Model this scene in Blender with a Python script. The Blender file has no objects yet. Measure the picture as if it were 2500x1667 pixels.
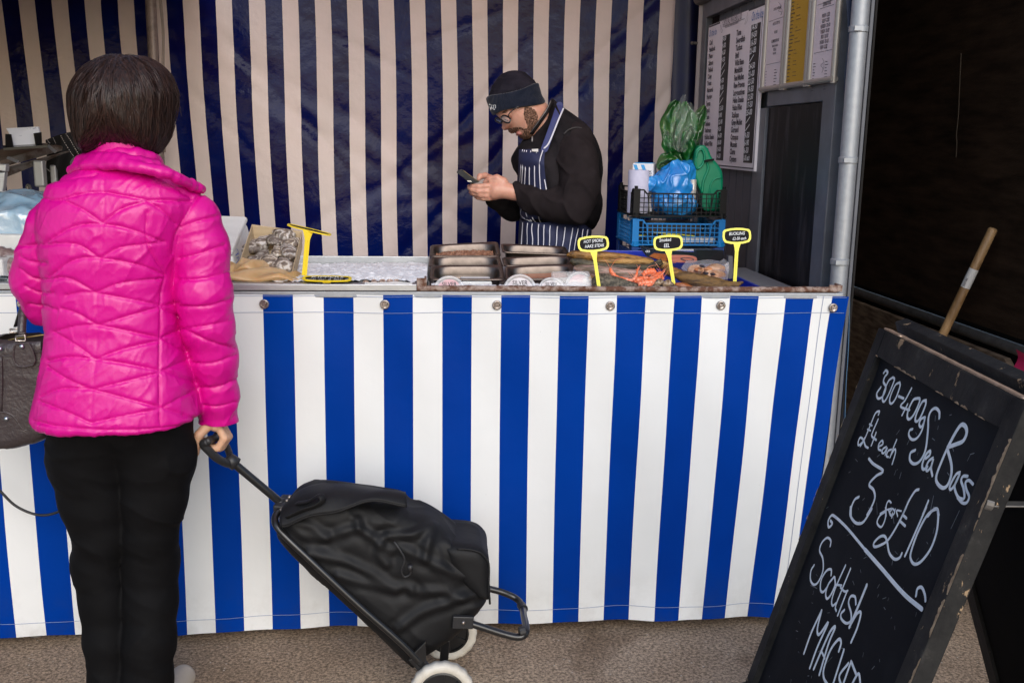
import bpy, math, random
import numpy as np
from mathutils import Vector, Matrix
random.seed(7)
RNG = np.random.default_rng(7)
scene = bpy.context.scene
COL = scene.collection
# ---------------------------------------------------------------- camera
YAW, PITCH, ROLL = .0825, .1998, .0157
CAMP = np.array([0, -2.604, 1.3755])
def _axes():
    f = np.array([math.sin(YAW)*math.cos(PITCH), math.cos(YAW)*math.cos(PITCH), -math.sin(PITCH)])
    r = np.array([math.cos(YAW), -math.sin(YAW), 0]); u = np.cross(r, f)
    return math.cos(ROLL)*r+math.sin(ROLL)*u, -math.sin(ROLL)*r+math.cos(ROLL)*u, f
AX = _axes()
cd = bpy.data.cameras.new('camera'); cam = bpy.data.objects.new('camera', cd); COL.objects.link(cam)
cd.lens = 35.0; cd.sensor_width = 36.0; cd.clip_start = .05; cd.clip_end = 500
M = Matrix.Identity(4)
for i in range(3):
    M[i][0], M[i][1], M[i][2], M[i][3] = AX[0][i], AX[1][i], -AX[2][i], CAMP[i]
cam.matrix_world = M
scene.camera = cam
# ---------------------------------------------------------------- sky, sun, exposure
SUN_EL, SUN_AZ = math.radians(31), math.radians(172)   # azimuth of the sun measured from +Y towards +X
w = bpy.data.worlds.new('World'); scene.world = w; w.use_nodes = True
nt = w.node_tree; nt.nodes.clear()
o_ = nt.nodes.new('ShaderNodeOutputWorld'); b_ = nt.nodes.new('ShaderNodeBackground'); s_ = nt.nodes.new('ShaderNodeTexSky')
s_.sky_type = 'NISHITA'; s_.sun_disc = False; s_.sun_elevation = SUN_EL; s_.sun_rotation = SUN_AZ
s_.air_density = 1.0; s_.dust_density = 1.2; s_.ozone_density = .6; s_.altitude = 50
b_.inputs[1].default_value = .15
nt.links.new(s_.outputs[0], b_.inputs[0]); nt.links.new(b_.outputs[0], o_.inputs[0])
sd = bpy.data.lights.new('sun', 'SUN'); sun = bpy.data.objects.new('sun', sd); COL.objects.link(sun)
sd.energy = 1.15; sd.angle = math.radians(42); sd.color = (1, .985, .975)
sdir = Vector((math.sin(SUN_AZ)*math.cos(SUN_EL), math.cos(SUN_AZ)*math.cos(SUN_EL), math.sin(SUN_EL)))
sun.rotation_euler = sdir.to_track_quat('Z', 'Y').to_euler()
scene.view_settings.view_transform = 'Standard'; scene.view_settings.look = 'None'
scene.view_settings.exposure = .42; scene.view_settings.gamma = 1
scene.render.resolution_x, scene.render.resolution_y = 1024, 682

# ---------------------------------------------------------------- photograph pixel (2500 wide) -> a point of the place
def ray(px, py):
    return AX[2]+AX[0]*(px-1250)/2430.8-AX[1]*(py-833.5)/2430.8
def onX(px, py, v): d = ray(px, py); return CAMP+d*(v-CAMP[0])/d[0]
def onY(px, py, v): d = ray(px, py); return CAMP+d*(v-CAMP[1])/d[1]
def onZ(px, py, v): d = ray(px, py); return CAMP+d*(v-CAMP[2])/d[2]
K = 2500/2352
def dX(x, y, v): return onX(x*K, y*K, v)
def dY(x, y, v): return onY(x*K, y*K, v)
def dZ(x, y, v): return onZ(x*K, y*K, v)
def onP(px, py, p0, n):
    d = ray(px, py); return CAMP+d*(np.dot(np.asarray(p0)-CAMP, n)/np.dot(d, n))
def nrm(v):
    v = np.asarray(v, float); return v/max(1e-12, np.linalg.norm(v))

# ---------------------------------------------------------------- materials
_M = {}
def mat(name, col, rough=.5, metal=0., var=None, vs=8., vd=4., vr=(.35, .65), bump=None, spec=.5, coat=0., trans=0., alpha=1.,
        sss=0., sheen=0., ior=1.5, bump2=None, stretch=None, translucent=0., rvar=None):
    """var: second colour mixed in by noise; bump=(scale,strength,distance)"""
    if name in _M: return _M[name]
    m = bpy.data.materials.new(name); m.use_nodes = True; _M[name] = m
    t = m.node_tree; N = t.nodes; L = t.links
    p = N['Principled BSDF']; out = N['Material Output']
    c4 = lambda c: (c[0], c[1], c[2], 1)
    p.inputs['Base Color'].default_value = c4(col); p.inputs['Roughness'].default_value = rough
    p.inputs['Metallic'].default_value = metal; p.inputs['Specular IOR Level'].default_value = spec
    p.inputs['Coat Weight'].default_value = coat; p.inputs['Transmission Weight'].default_value = trans
    p.inputs['Alpha'].default_value = alpha; p.inputs['IOR'].default_value = ior
    if sss: p.inputs['Subsurface Weight'].default_value = sss; p.inputs['Subsurface Scale'].default_value = .01
    if sheen: p.inputs['Sheen Weight'].default_value = sheen
    tc = N.new('ShaderNodeTexCoord'); mp = N.new('ShaderNodeMapping'); L.new(tc.outputs['Object'], mp.inputs[0])
    if stretch: mp.inputs['Scale'].default_value = stretch
    if var:
        n = N.new('ShaderNodeTexNoise'); n.inputs['Scale'].default_value = vs; n.inputs['Detail'].default_value = vd; n.inputs['Roughness'].default_value = .6
        L.new(mp.outputs[0], n.inputs['Vector'])
        r = N.new('ShaderNodeValToRGB'); r.color_ramp.elements[0].position = vr[0]; r.color_ramp.elements[1].position = vr[1]
        r.color_ramp.elements[0].color = c4(col); r.color_ramp.elements[1].color = c4(var)
        L.new(n.outputs['Fac'], r.inputs[0]); L.new(r.outputs[0], p.inputs['Base Color'])
    if rvar:
        n = N.new('ShaderNodeTexNoise'); n.inputs['Scale'].default_value = rvar[0]; n.inputs['Detail'].default_value = 4
        L.new(mp.outputs[0], n.inputs['Vector'])
        mr = N.new('ShaderNodeMapRange'); mr.inputs[1].default_value = .3; mr.inputs[2].default_value = .7
        mr.inputs[3].default_value = rvar[1]; mr.inputs[4].default_value = rvar[2]
        L.new(n.outputs['Fac'], mr.inputs[0]); L.new(mr.outputs[0], p.inputs['Roughness'])
    prev = None
    for b in (bump, bump2):
        if not b: continue
        n = N.new('ShaderNodeTexNoise'); n.inputs['Scale'].default_value = b[0]; n.inputs['Detail'].default_value = 5
        L.new(mp.outputs[0], n.inputs['Vector'])
        bp = N.new('ShaderNodeBump'); bp.inputs['Strength'].default_value = b[1]; bp.inputs['Distance'].default_value = b[2]
        L.new(n.outputs['Fac'], bp.inputs['Height'])
        if prev: L.new(prev.outputs[0], bp.inputs['Normal'])
        L.new(bp.outputs[0], p.inputs['Normal']); prev = bp
    if translucent:
        tr = N.new('ShaderNodeBsdfTranslucent'); tr.inputs[0].default_value = c4(col); mx = N.new('ShaderNodeMixShader'); mx.inputs[0].default_value = translucent
        L.new(p.outputs[0], mx.inputs[1]); L.new(tr.outputs[0], mx.inputs[2]); L.new(mx.outputs[0], out.inputs[0])
    return m

# ---------------------------------------------------------------- objects
ORG = {}
def meta(o, label=None, cat=None, group=None, kind=None):
    if label: o['label'] = label
    if cat: o['category'] = cat
    if group: o['group'] = group
    if kind: o['kind'] = kind
    return o
def thing(name, loc, label, cat, group=None):
    o = bpy.data.objects.new(name, None); o.empty_display_size = .1; COL.objects.link(o)
    o.location = [float(x) for x in loc]; ORG[o.name] = np.array(loc, float)
    return meta(o, label, cat, group)
def link_mesh(name, v, f, mats, parent=None, smooth=True, mi=None, bevel=0, base=None, sub=0):
    v = np.asarray(v, float)
    if parent is not None: org = ORG[parent.name]
    else:
        org = np.array([(v[:, 0].min()+v[:, 0].max())/2, (v[:, 1].min()+v[:, 1].max())/2, v[:, 2].min()]) if base is None else np.array(base, float)
    me = bpy.data.meshes.new(name)
    me.from_pydata([tuple(p) for p in (v-org)], [], f)
    if not isinstance(mats, (list, tuple)): mats = [mats]
    for m in mats: me.materials.append(m)
    if mi is not None: me.polygons.foreach_set('material_index', mi)
    me.polygons.foreach_set('use_smooth', [bool(smooth)]*len(me.polygons))
    me.update()
    o = bpy.data.objects.new(name, me); COL.objects.link(o)
    if parent is not None: o.parent = parent
    else: o.location = [float(x) for x in org]
    ORG[o.name] = org
    if smooth is not True and smooth:      # a number: keep hard edges above that angle
        pass
    if bevel:
        b = o.modifiers.new('bevel', 'BEVEL'); b.width = bevel; b.segments = 2; b.limit_method = 'ANGLE'; b.angle_limit = math.radians(40)
    if sub:
        s = o.modifiers.new('sub', 'SUBSURF'); s.levels = s.render_levels = sub
    return o
def frame_from(d, up=(0, 0, 1)):
    d = nrm(d); up = np.asarray(up, float)
    if abs(np.dot(d, up)) > .98: up = np.array([1., 0, 0])
    x = nrm(np.cross(up, d)); y = np.cross(d, x); return x, y, d
def bez(pts, n=8):
    """Catmull-Rom through the points"""
    p = np.asarray(pts, float); p = np.vstack([2*p[0]-p[1], p, 2*p[-1]-p[-2]]); out = []
    for i in range(1, len(p)-2):
        for k in range(n):
            t = k/n
            out.append(.5*((2*p[i])+(-p[i-1]+p[i+1])*t+(2*p[i-1]-5*p[i]+4*p[i+1]-p[i+2])*t*t+(-p[i-1]+3*p[i]-3*p[i+1]+p[i+2])*t**3))
    out.append(p[-2]); return np.array(out)
class MB:
    def __init__(s): s.v = []; s.f = []; s.m = []
    def add(s, v, f, m=0):
        b = len(s.v); s.v += [tuple(map(float, p)) for p in v]
        s.f += [tuple(int(i)+b for i in q) for q in f]; s.m += [m]*len(f); return s
    def box(s, c, size, R=None, m=0, taper=1.):
        c = np.asarray(c, float); h = np.asarray(size, float)/2
        pts = []
        for z in (-1, 1):
            k = 1 if z < 0 else taper
            for x, y in ((-1, -1), (1, -1), (1, 1), (-1, 1)): pts.append([x*h[0]*k, y*h[1]*k, z*h[2]])
        pts = np.array(pts)
        if R is not None: pts = pts@np.asarray(R)       # rows of R are the box axes
        return s.add(pts+c, [(3, 2, 1, 0), (4, 5, 6, 7), (0, 1, 5, 4), (1, 2, 6, 5), (2, 3, 7, 6), (3, 0, 4, 7)], m)
    def bar(s, a, b, w, t, up=(0, 0, 1), m=0):
        a, b = np.asarray(a, float), np.asarray(b, float); x, y, d = frame_from(b-a, up)
        return s.box((a+b)/2, (w, t, np.linalg.norm(b-a)), np.array([x, y, d]), m)
    def tube(s, pts, r, n=10, m=0, cap=True, ry=None, up=(0, 0, 1), closed=False):
        p = np.asarray(pts, float); k = len(p); r = np.full(k, float(r)) if np.isscalar(r) else np.asarray(r, float)
        ry = r if ry is None else (np.full(k, float(ry)) if np.isscalar(ry) else np.asarray(ry, float))
        T = np.gradient(p, axis=0)
        if closed: T = np.roll(p, -1, 0)-np.roll(p, 1, 0)
        x, y, _ = frame_from(T[0], up); V = []
        for i in range(k):
            t = nrm(T[i]); x = nrm(x-t*np.dot(x, t)); y = np.cross(t, x)
            a = np.arange(n)*2*math.pi/n
            V += list(p[i]+np.outer(np.cos(a)*r[i], x)+np.outer(np.sin(a)*ry[i], y))
        F = [(i*n+j, i*n+(j+1) % n, (i+1)*n+(j+1) % n, (i+1)*n+j) for i in range(k-1) for j in range(n)]
        if closed: F += [((k-1)*n+j, (k-1)*n+(j+1) % n, (j+1) % n, j) for j in range(n)]
        elif cap:
            F += [tuple(range(n))[::-1], tuple((k-1)*n+j for j in range(n))]
        return s.add(V, F, m)
    def cyl(s, a, b, r, r2=None, n=20, m=0):
        return s.tube([a, b], [r, r if r2 is None else r2], n, m)
    def lathe(s, c, axis, prof, n=28, m=0, up=(0, 0, 1), cap=False):
        """prof: (radius, height along axis)"""
        x, y, d = frame_from(axis, up); c = np.asarray(c, float); V = []
        a = np.arange(n)*2*math.pi/n
        for r, h in prof: V += list(c+d*h+np.outer(np.cos(a)*r, x)+np.outer(np.sin(a)*r, y))
        k = len(prof)
        F = [(i*n+j, i*n+(j+1) % n, (i+1)*n+(j+1) % n, (i+1)*n+j) for i in range(k-1) for j in range(n)]
        if cap: F += [tuple(range(n))[::-1], tuple((k-1)*n+j for j in range(n))]
        return s.add(V, F, m)
    def grid(s, fn, nu, nv, m=0, cu=False):
        V = [fn(i/nu, j/nv) for j in range(nv+1) for i in range(nu if cu else nu+1)]
        W = nu if cu else nu+1
        F = [(j*W+i, j*W+(i+1) % W, (j+1)*W+(i+1) % W, (j+1)*W+i) for j in range(nv) for i in range(nu)]
        return s.add(V, F, m)
    def prism(s, poly, d, m=0):
        """poly: 3D points in a plane, extruded by vector d"""
        p = np.asarray(poly, float); n = len(p); d = np.asarray(d, float)
        return s.add(np.vstack([p, p+d]), [tuple(range(n))[::-1], tuple(range(n, 2*n))]+[(i, (i+1) % n, n+(i+1) % n, n+i) for i in range(n)], m)
    def ball(s, c, r, n=12, m=0, R=None):
        r = np.full(3, float(r)) if np.isscalar(r) else np.asarray(r, float); V = []; k = max(4, n//2)
        for i in range(k+1):
            t = math.pi*i/k
            for j in range(n):
                a = 2*math.pi*j/n; V.append([math.sin(t)*math.cos(a)*r[0], math.sin(t)*math.sin(a)*r[1], math.cos(t)*r[2]])
        V = np.array(V)
        if R is not None: V = V@np.asarray(R)
        return s.add(V+np.asarray(c), [(i*n+j, (i+1)*n+j, (i+1)*n+(j+1) % n, i*n+(j+1) % n) for i in range(k) for j in range(n)], m)
    def text(s, string, o, x, y, size, sx=1., m=0, th=.0004, align='CENTER', bold=0.):
        """text with baseline origin o, unit axes x (reading) and y (up)"""
        cu = bpy.data.curves.new('t', 'FONT'); cu.body = string; cu.size = 1; cu.align_x = align; cu.resolution_u = 2; cu.offset = bold
        ob = bpy.data.objects.new('t', cu); COL.objects.link(ob)
        me = bpy.data.meshes.new_from_object(ob.evaluated_get(bpy.context.evaluated_depsgraph_get()))
        x, y = nrm(x), nrm(y); n = np.cross(x, y)
        v = np.array([list(q.co) for q in me.vertices]).reshape(-1, 3)
        V = np.asarray(o)+np.outer(v[:, 0]*size*sx, x)+np.outer(v[:, 1]*size, y)+n*th
        s.add(V, [tuple(p.vertices) for p in me.polygons], m)
        bpy.data.objects.remove(ob); bpy.data.curves.remove(cu); bpy.data.meshes.remove(me); return s
    def stroke(s, pts, wid, n, m=0, sm=4, th=.0008):
        """painted line: ribbon of width wid lying on a surface with normal n, following 3D points"""
        p = bez(pts, sm) if sm and len(pts) > 2 else np.asarray(pts, float)
        T = np.gradient(p, axis=0); n = nrm(n); V = []
        for q, t in zip(p, T):
            sd = nrm(np.cross(n, t)); V += [q-sd*wid/2+n*th*.6, q-sd*wid*.3+n*th, q+sd*wid*.3+n*th, q+sd*wid/2+n*th*.6]
        k = len(p)
        s.add(V, [(i*4+j, i*4+j+1, i*4+j+5, i*4+j+4) for i in range(k-1) for j in range(3)], m)
        for e in (0, -1):
            c = p[e]+n*th*(.8 if e else .9); x, y, _ = frame_from(n); a = np.arange(10)*math.pi/5
            s.add(list(c+np.outer(np.cos(a)*wid/2, x)+np.outer(np.sin(a)*wid/2, y)), [tuple(range(10))], m)
        return s
    def build(s, name, mats, parent=None, smooth=False, bevel=0, sub=0, base=None):
        return link_mesh(name, s.v, s.f, mats, parent, smooth, s.m, bevel, base, sub)
def smooth_by_angle(o, deg=35):
    me = o.data; me.polygons.foreach_set('use_smooth', [True]*len(me.polygons))
    import bmesh
    b = bmesh.new(); b.from_mesh(me)
    for e in b.edges:
        if len(e.link_faces) == 2 and e.calc_face_angle(0) > math.radians(deg): e.smooth = False
    b.to_mesh(me); b.free(); return o

# ---------------------------------------------------------------- noise and implicit surfaces
def _hash(i, j, k, s):
    h = (i*374761393+j*668265263+k*2147483647+s*974634777) & 0xffffffff
    h = ((h ^ (h >> 13))*1274126177) & 0xffffffff
    return ((h ^ (h >> 16)) & 0xffff)/65535.
def vnoise(p, scale=1., seed=0):
    """smooth value noise -1..1 for an (N,3) array"""
    q = np.asarray(p, float)*scale; i = np.floor(q).astype(np.int64); f = q-i; f = f*f*(3-2*f); r = 0
    for a in (0, 1):
        for b in (0, 1):
            for c in (0, 1):
                wt = (f[..., 0] if a else 1-f[..., 0])*(f[..., 1] if b else 1-f[..., 1])*(f[..., 2] if c else 1-f[..., 2])
                r = r+wt*_hash(i[..., 0]+a, i[..., 1]+b, i[..., 2]+c, seed)
    return r*2-1
def fbm(p, scale=1., oct=4, seed=0, gain=.5):
    r = 0; a = 1; t = 0
    for o in range(oct): r = r+a*vnoise(p, scale*2**o, seed+o); t += a; a *= gain
    return r/t
def smin(a, b, k): h = np.clip(.5+.5*(b-a)/k, 0, 1); return b*(1-h)+a*h-k*h*(1-h)
def smax(a, b, k): return -smin(-a, -b, k)
def s_cap(P, a, b, ra, rb):
    a, b = np.asarray(a, float), np.asarray(b, float); d = b-a; t = np.clip(((P-a)@d)/np.dot(d, d), 0, 1)
    return np.linalg.norm(P-a-t[..., None]*d, axis=-1)-(ra+(rb-ra)*t)
def s_chain(P, pts, rad, k=.01):
    r = None
    for i in range(len(pts)-1):
        d = s_cap(P, pts[i], pts[i+1], rad[i], rad[i+1]); r = d if r is None else smin(r, d, k)
    return r
def s_ell(P, c, r, R=None):
    q = P-np.asarray(c, float)
    if R is not None: q = q@np.asarray(R).T
    r = np.asarray(r, float); k0 = np.linalg.norm(q/r, axis=-1); k1 = np.linalg.norm(q/(r*r), axis=-1)
    return k0*(k0-1)/np.maximum(k1, 1e-9)
def s_box(P, c, h, rnd=0., R=None):
    q = P-np.asarray(c, float)
    if R is not None: q = q@np.asarray(R).T
    q = np.abs(q)-(np.asarray(h, float)-rnd)
    return np.linalg.norm(np.maximum(q, 0), axis=-1)+np.minimum(q.max(-1), 0)-rnd
def surfnet(fn, lo, hi, res):
    lo, hi = np.asarray(lo, float), np.asarray(hi, float); n = np.ceil((hi-lo)/res).astype(int)+1
    X = np.stack(np.meshgrid(*[lo[i]+np.arange(n[i])*res for i in range(3)], indexing='ij'), -1)
    q = 6; nc = (n+q-1)//q+1                       # coarse pass, then only the band near the surface at full resolution
    Xc = np.stack(np.meshgrid(*[lo[i]+np.arange(nc[i])*res*q for i in range(3)], indexing='ij'), -1); Vc = fn(Xc)
    near_ = np.abs(Vc) < q*res*2.1+.012
    nb = near_[:-1, :-1, :-1] | near_[1:, :-1, :-1] | near_[:-1, 1:, :-1] | near_[:-1, :-1, 1:] | near_[1:, 1:, :-1] | near_[1:, :-1, 1:] | near_[:-1, 1:, 1:] | near_[1:, 1:, 1:]
    up = lambda A: np.repeat(np.repeat(np.repeat(A, q, 0), q, 1), q, 2)[:n[0], :n[1], :n[2]]
    V = up(Vc[:-1, :-1, :-1]); msk = up(nb)
    if V.shape != tuple(n): V = np.pad(V, [(0, n[i]-V.shape[i]) for i in range(3)], constant_values=1.); msk = np.pad(msk, [(0, n[i]-msk.shape[i]) for i in range(3)])
    V = V.copy(); pts = X[msk]; val = np.empty(len(pts))
    for i in range(0, len(pts), 200000): val[i:i+200000] = fn(pts[i:i+200000])
    V[msk] = val
    inside = V < 0; c = n-1
    cnt = np.zeros(c, int); sm = np.zeros((*c, 3)); ne = np.zeros(c)
    sl = lambda o: tuple(slice(o[i], o[i]+c[i]) for i in range(3))
    cor = [(a, b, d) for a in (0, 1) for b in (0, 1) for d in (0, 1)]
    for o in cor: cnt += inside[sl(o)]
    act = (cnt > 0) & (cnt < 8)
    for o in cor:
        for ax in range(3):
            if o[ax]: continue
            o2 = list(o); o2[ax] = 1; a = V[sl(o)]; b = V[sl(o2)]; cr = (a < 0) != (b < 0)
            t = np.where(cr, a/np.where(a == b, 1, a-b), 0)
            base = np.array(o, float)
            for k in range(3): sm[..., k] += np.where(cr, base[k]+(t if k == ax else 0), 0)
            ne += cr
    idx = -np.ones(c, int); idx[act] = np.arange(act.sum())
    I = np.argwhere(act); verts = lo+(I+sm[act]/ne[act][:, None])*res
    F = []
    for ax in range(3):
        u, v = (ax+1) % 3, (ax+2) % 3
        s0 = [slice(1, c[k]) for k in range(3)]; s0[ax] = slice(0, c[ax]); s1 = list(s0); s1[ax] = slice(1, c[ax]+1)
        a = inside[tuple(s0)]; b = inside[tuple(s1)]; E = np.argwhere(a != b)
        if not len(E): continue
        fl = a[tuple(E.T)]
        E = E+np.array([0 if k == ax else 1 for k in range(3)])
        def cell(du, dv):
            q = E.copy(); q[:, u] -= du; q[:, v] -= dv; return idx[tuple(q.T)]
        q = np.stack([cell(1, 1), cell(0, 1), cell(0, 0), cell(1, 0)], 1)
        q[~fl] = q[~fl][:, ::-1]; F.append(q)
    return verts, np.vstack(F)
def vnormals(v, f):
    f = np.asarray(f); a = np.cross(v[f[:, 2]]-v[f[:, 0]], v[f[:, 3]]-v[f[:, 1]]); n = np.zeros_like(v)
    for k in range(4): np.add.at(n, f[:, k], a)
    return n/np.maximum(np.linalg.norm(n, axis=1, keepdims=True), 1e-12)
def sdf_obj(name, fn, lo, hi, res, mats, parent=None, disp=None, mi=None, base=None):
    v, f = surfnet(fn, lo, hi, res)
    if disp is not None:
        n = vnormals(v, f); v = v+n*disp(v, n)[:, None]
    m = None
    if mi is not None: m = mi(v[f].mean(1)).astype(int).tolist()
    return link_mesh(name, v, f.tolist(), mats, parent, True, m, base=base)
def pdist(p, poly):
    """distance of 2D points (N,2) to a polyline"""
    r = np.full(len(p), 1e9); poly = np.asarray(poly, float)
    for a, b in zip(poly[:-1], poly[1:]):
        d = b-a; t = np.clip(((p-a)@d)/max(1e-12, d@d), 0, 1); r = np.minimum(r, np.linalg.norm(p-a-t[:, None]*d, axis=1))
    return r
def toS(P):
    """world points -> photograph pixels (used only to read traced pattern lines back as positions on the cloth)"""
    d = P-CAMP; z = d@AX[2]; return np.stack([1250+2430.8*(d@AX[0])/z, 833.5-2430.8*(d@AX[1])/z], -1)
def copy_tree(o, parent=None):
    c = o.copy(); COL.objects.link(c); c.parent = parent
    if o.name in ORG: ORG[c.name] = ORG[o.name]
    for ch in list(o.children): copy_tree(ch, c)
    return c
from mathutils import noise as _mn
def NZ(p): return _mn.noise(Vector(p))
# ================================================================ the place
STR0, PER = -.4356, .1549
ZT = .972
# ---- ground: worn exposed-aggregate concrete
def ground_material():
    m = bpy.data.materials.new('aggregate_concrete'); m.use_nodes = True; t = m.node_tree; N = t.nodes; L = t.links; p = N['Principled BSDF']
    tc = N.new('ShaderNodeTexCoord')
    def noise(s, d=5, r=.6):
        n = N.new('ShaderNodeTexNoise'); n.inputs['Scale'].default_value = s; n.inputs['Detail'].default_value = d; n.inputs['Roughness'].default_value = r
        L.new(tc.outputs['Object'], n.inputs['Vector']); return n
    def ramp(src, *el):
        r = N.new('ShaderNodeValToRGB'); e = r.color_ramp.elements
        while len(e) < len(el): e.new(.5)
        for q, (a, c) in zip(e, el): q.position = a; q.color = (*c, 1)
        L.new(src, r.inputs[0]); return r
    big = ramp(noise(1.3, 6).outputs[0], (.3, (.19, .133, .086)), (.5, (.31, .228, .158)), (.72, (.45, .35, .255)))
    grit = ramp(noise(110, 4, .8).outputs[0], (.38, (.28, .26, .23)), (.5, (.95, .95, .95)), (.62, (1.8, 1.75, 1.7)))
    mx = N.new('ShaderNodeMixRGB'); mx.blend_type = 'MULTIPLY'; mx.inputs[0].default_value = .9; L.new(big.outputs[0], mx.inputs[1]); L.new(grit.outputs[0], mx.inputs[2])
    vo = N.new('ShaderNodeTexVoronoi'); vo.inputs['Scale'].default_value = 70; L.new(tc.outputs['Object'], vo.inputs['Vector'])
    st = ramp(vo.outputs['Distance'], (.1, (1, 1, 1)), (.2, (0, 0, 0)))
    vc = N.new('ShaderNodeSeparateColor'); L.new(vo.outputs['Color'], vc.inputs[0]); sel = ramp(vc.outputs[0], (.83, (0, 0, 0)), (.88, (1, 1, 1)))
    mm = N.new('ShaderNodeMath'); mm.operation = 'MULTIPLY'; L.new(st.outputs[0], mm.inputs[0]); L.new(sel.outputs[0], mm.inputs[1])
    m2 = N.new('ShaderNodeMixRGB'); m2.inputs[2].default_value = (.52, .47, .40, 1); L.new(mm.outputs[0], m2.inputs[0]); L.new(mx.outputs[0], m2.inputs[1])
    wet = ramp(noise(3.1, 4).outputs[0], (.56, (1, 1, 1)), (.66, (.55, .5, .45)))
    m3 = N.new('ShaderNodeMixRGB'); m3.blend_type = 'MULTIPLY'; m3.inputs[0].default_value = .7; L.new(m2.outputs[0], m3.inputs[1]); L.new(wet.outputs[0], m3.inputs[2])
    L.new(m3.outputs[0], p.inputs['Base Color']); p.inputs['Roughness'].default_value = .82; p.inputs['Specular IOR Level'].default_value = .3
    b = N.new('ShaderNodeBump'); b.inputs['Strength'].default_value = .7; b.inputs['Distance'].default_value = .004; L.new(noise(120, 5, .7).outputs[0], b.inputs['Height'])
    L.new(b.outputs[0], p.inputs['Normal']); return m
g = MB(); g.add([(-30, -30, 0), (30, -30, 0), (30, 30, 0), (-30, 30, 0)], [(0, 1, 2, 3)])
meta(g.build('ground', ground_material(), base=(0, 0, 0)), kind='structure')

# ---- materials of cloth and metal
PVC_W = mat('white_pvc', (.76, .765, .76), .5, spec=.25, var=(.70, .71, .70), vs=2.2, vr=(.45, .8), bump=(5, .25, .02), bump2=(900, .12, .0005))
PVC_B = mat('blue_pvc', (.0, .038, .28), .42, var=(.0, .029, .23), vs=1.6, vr=(.4, .7), bump=(5, .25, .02), bump2=(900, .12, .0005), spec=.05)
LIN_W = mat('lining_beige', (.76, .64, .61), .42, var=(.66, .575, .54), vs=2.4, vr=(.35, .7), bump=(7, .35, .012), bump2=(26, .35, .005), spec=.35)
LIN_B = mat('lining_navy', (.0006, .007, .085), .17, var=(.005, .003, .045), vs=2.1, vr=(.4, .65), bump=(7, .4, .012), bump2=(15, .35, .010), spec=.11)
GALV = mat('galvanised_steel', (.36, .38, .41), .45, .45, var=(.31, .33, .36), vs=60, vr=(.4, .7), bump=(90, .08, .001), rvar=(40, .42, .52))
GALV_D = mat('dull_steel', (.2, .19, .18), .5, .6, var=(.13, .12, .11), vs=30, bump=(60, .15, .002))
RUST = mat('rusty_steel', (.11, .045, .025), .85, var=(.33, .25, .21), vs=55, vr=(.42, .62), bump=(140, .6, .002))
ALU = mat('worn_aluminium', (.52, .54, .57), .38, .75, var=(.42, .43, .45), vs=20, stretch=(1, 8, 20), bump=(120, .08, .001))
STITCH = mat('blue_thread', (.22, .27, .42), .8)
WALLG = mat('grey_wall_paint', (.12, .125, .145), .5, spec=.3, var=(.10, .105, .12), vs=6, bump=(90, .1, .001))
WALLD = mat('grey_frame_paint', (.14, .15, .175), .4, var=(.10, .105, .12), vs=9, bump=(70, .15, .001))

def add_dirt(m, col=(.20, .15, .11)):
    """splashed grime along the lower hem and scattered scuffs, with shapes of its own"""
    t = m.node_tree; N = t.nodes; L = t.links; p = N['Principled BSDF']; src = p.inputs['Base Color'].links[0].from_socket
    tc = N.new('ShaderNodeTexCoord'); sx = N.new('ShaderNodeSeparateXYZ'); L.new(tc.outputs['Object'], sx.inputs[0])
    def nz(s, d): n = N.new('ShaderNodeTexNoise'); n.inputs['Scale'].default_value = s; n.inputs['Detail'].default_value = d; n.inputs['Roughness'].default_value = .7; L.new(tc.outputs['Object'], n.inputs['Vector']); return n.outputs[0]
    def mr(src_, a, b, c, d): r = N.new('ShaderNodeMapRange'); r.inputs[1].default_value = a; r.inputs[2].default_value = b; r.inputs[3].default_value = c; r.inputs[4].default_value = d; L.new(src_, r.inputs[0]); return r.outputs[0]
    def mth(op, a, b): q = N.new('ShaderNodeMath'); q.operation = op; L.new(a, q.inputs[0]); L.new(b, q.inputs[1]); q.use_clamp = True; return q.outputs[0]
    hem = mr(sx.outputs[2], .02, .20, 1, 0); f1 = mth('MULTIPLY', hem, mr(nz(7, 8), .42, .72, 0, .55)); f2 = mr(nz(16, 9), .68, .78, 0, .35); f3 = mr(nz(70, 3), .74, .76, 0, .5)
    f = mth('ADD', mth('ADD', f1, f2), f3); mx = N.new('ShaderNodeMixRGB'); mx.inputs[2].default_value = (*col, 1); L.new(f, mx.inputs[0]); L.new(src, mx.inputs[1]); L.new(mx.outputs[0], p.inputs['Base Color'])
add_dirt(PVC_W, (.36, .33, .29)); add_dirt(PVC_B, (.02, .04, .12))
# ---- striped front skirt of the stall
SK = thing('stall_skirt', (-.4, 0, 0), 'blue and white striped tarpaulin skirt hung across the whole front of the stall counter', 'tarpaulin')
def skirt_y(x, z):
    t = 1-z/ZT
    y = .010*t*math.sin(x*9.1+1.2)+.007*t*math.sin(x*17.3+.4+1.5*t)+.004*math.sin(x*31+z*2)*t
    e_ = math.sin((x+.03)*math.pi/.249); y += .006*(1-t)**3*e_*e_-.003*(1-t)**2*math.sin(x*25.2+z*14)
    y += .0055*math.sin(x*5.7+z*6)+.0015*math.sin(x*23.7+z*11)
    return -.006-y*.9
def skirt_x(x, z):
    t = 1-z/ZT
    return x-(.055*max(0, (x-.25)/.85)**1.5)*t+.006*t*math.sin(x*4)
sm = MB(); edges = []
k = -12
xs = [-2.5]
bl = []
cols = []
while STR0+k*PER < .98:
    a = STR0+k*PER; cols.append((a, a+PER/2, 1)); cols.append((a+PER/2, a+PER, 0)); k += 1
cols[-1] = (cols[-1][0], 1.086, 0); cols.append((1.086, 1.131, 1))
ZB0 = .030
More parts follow.
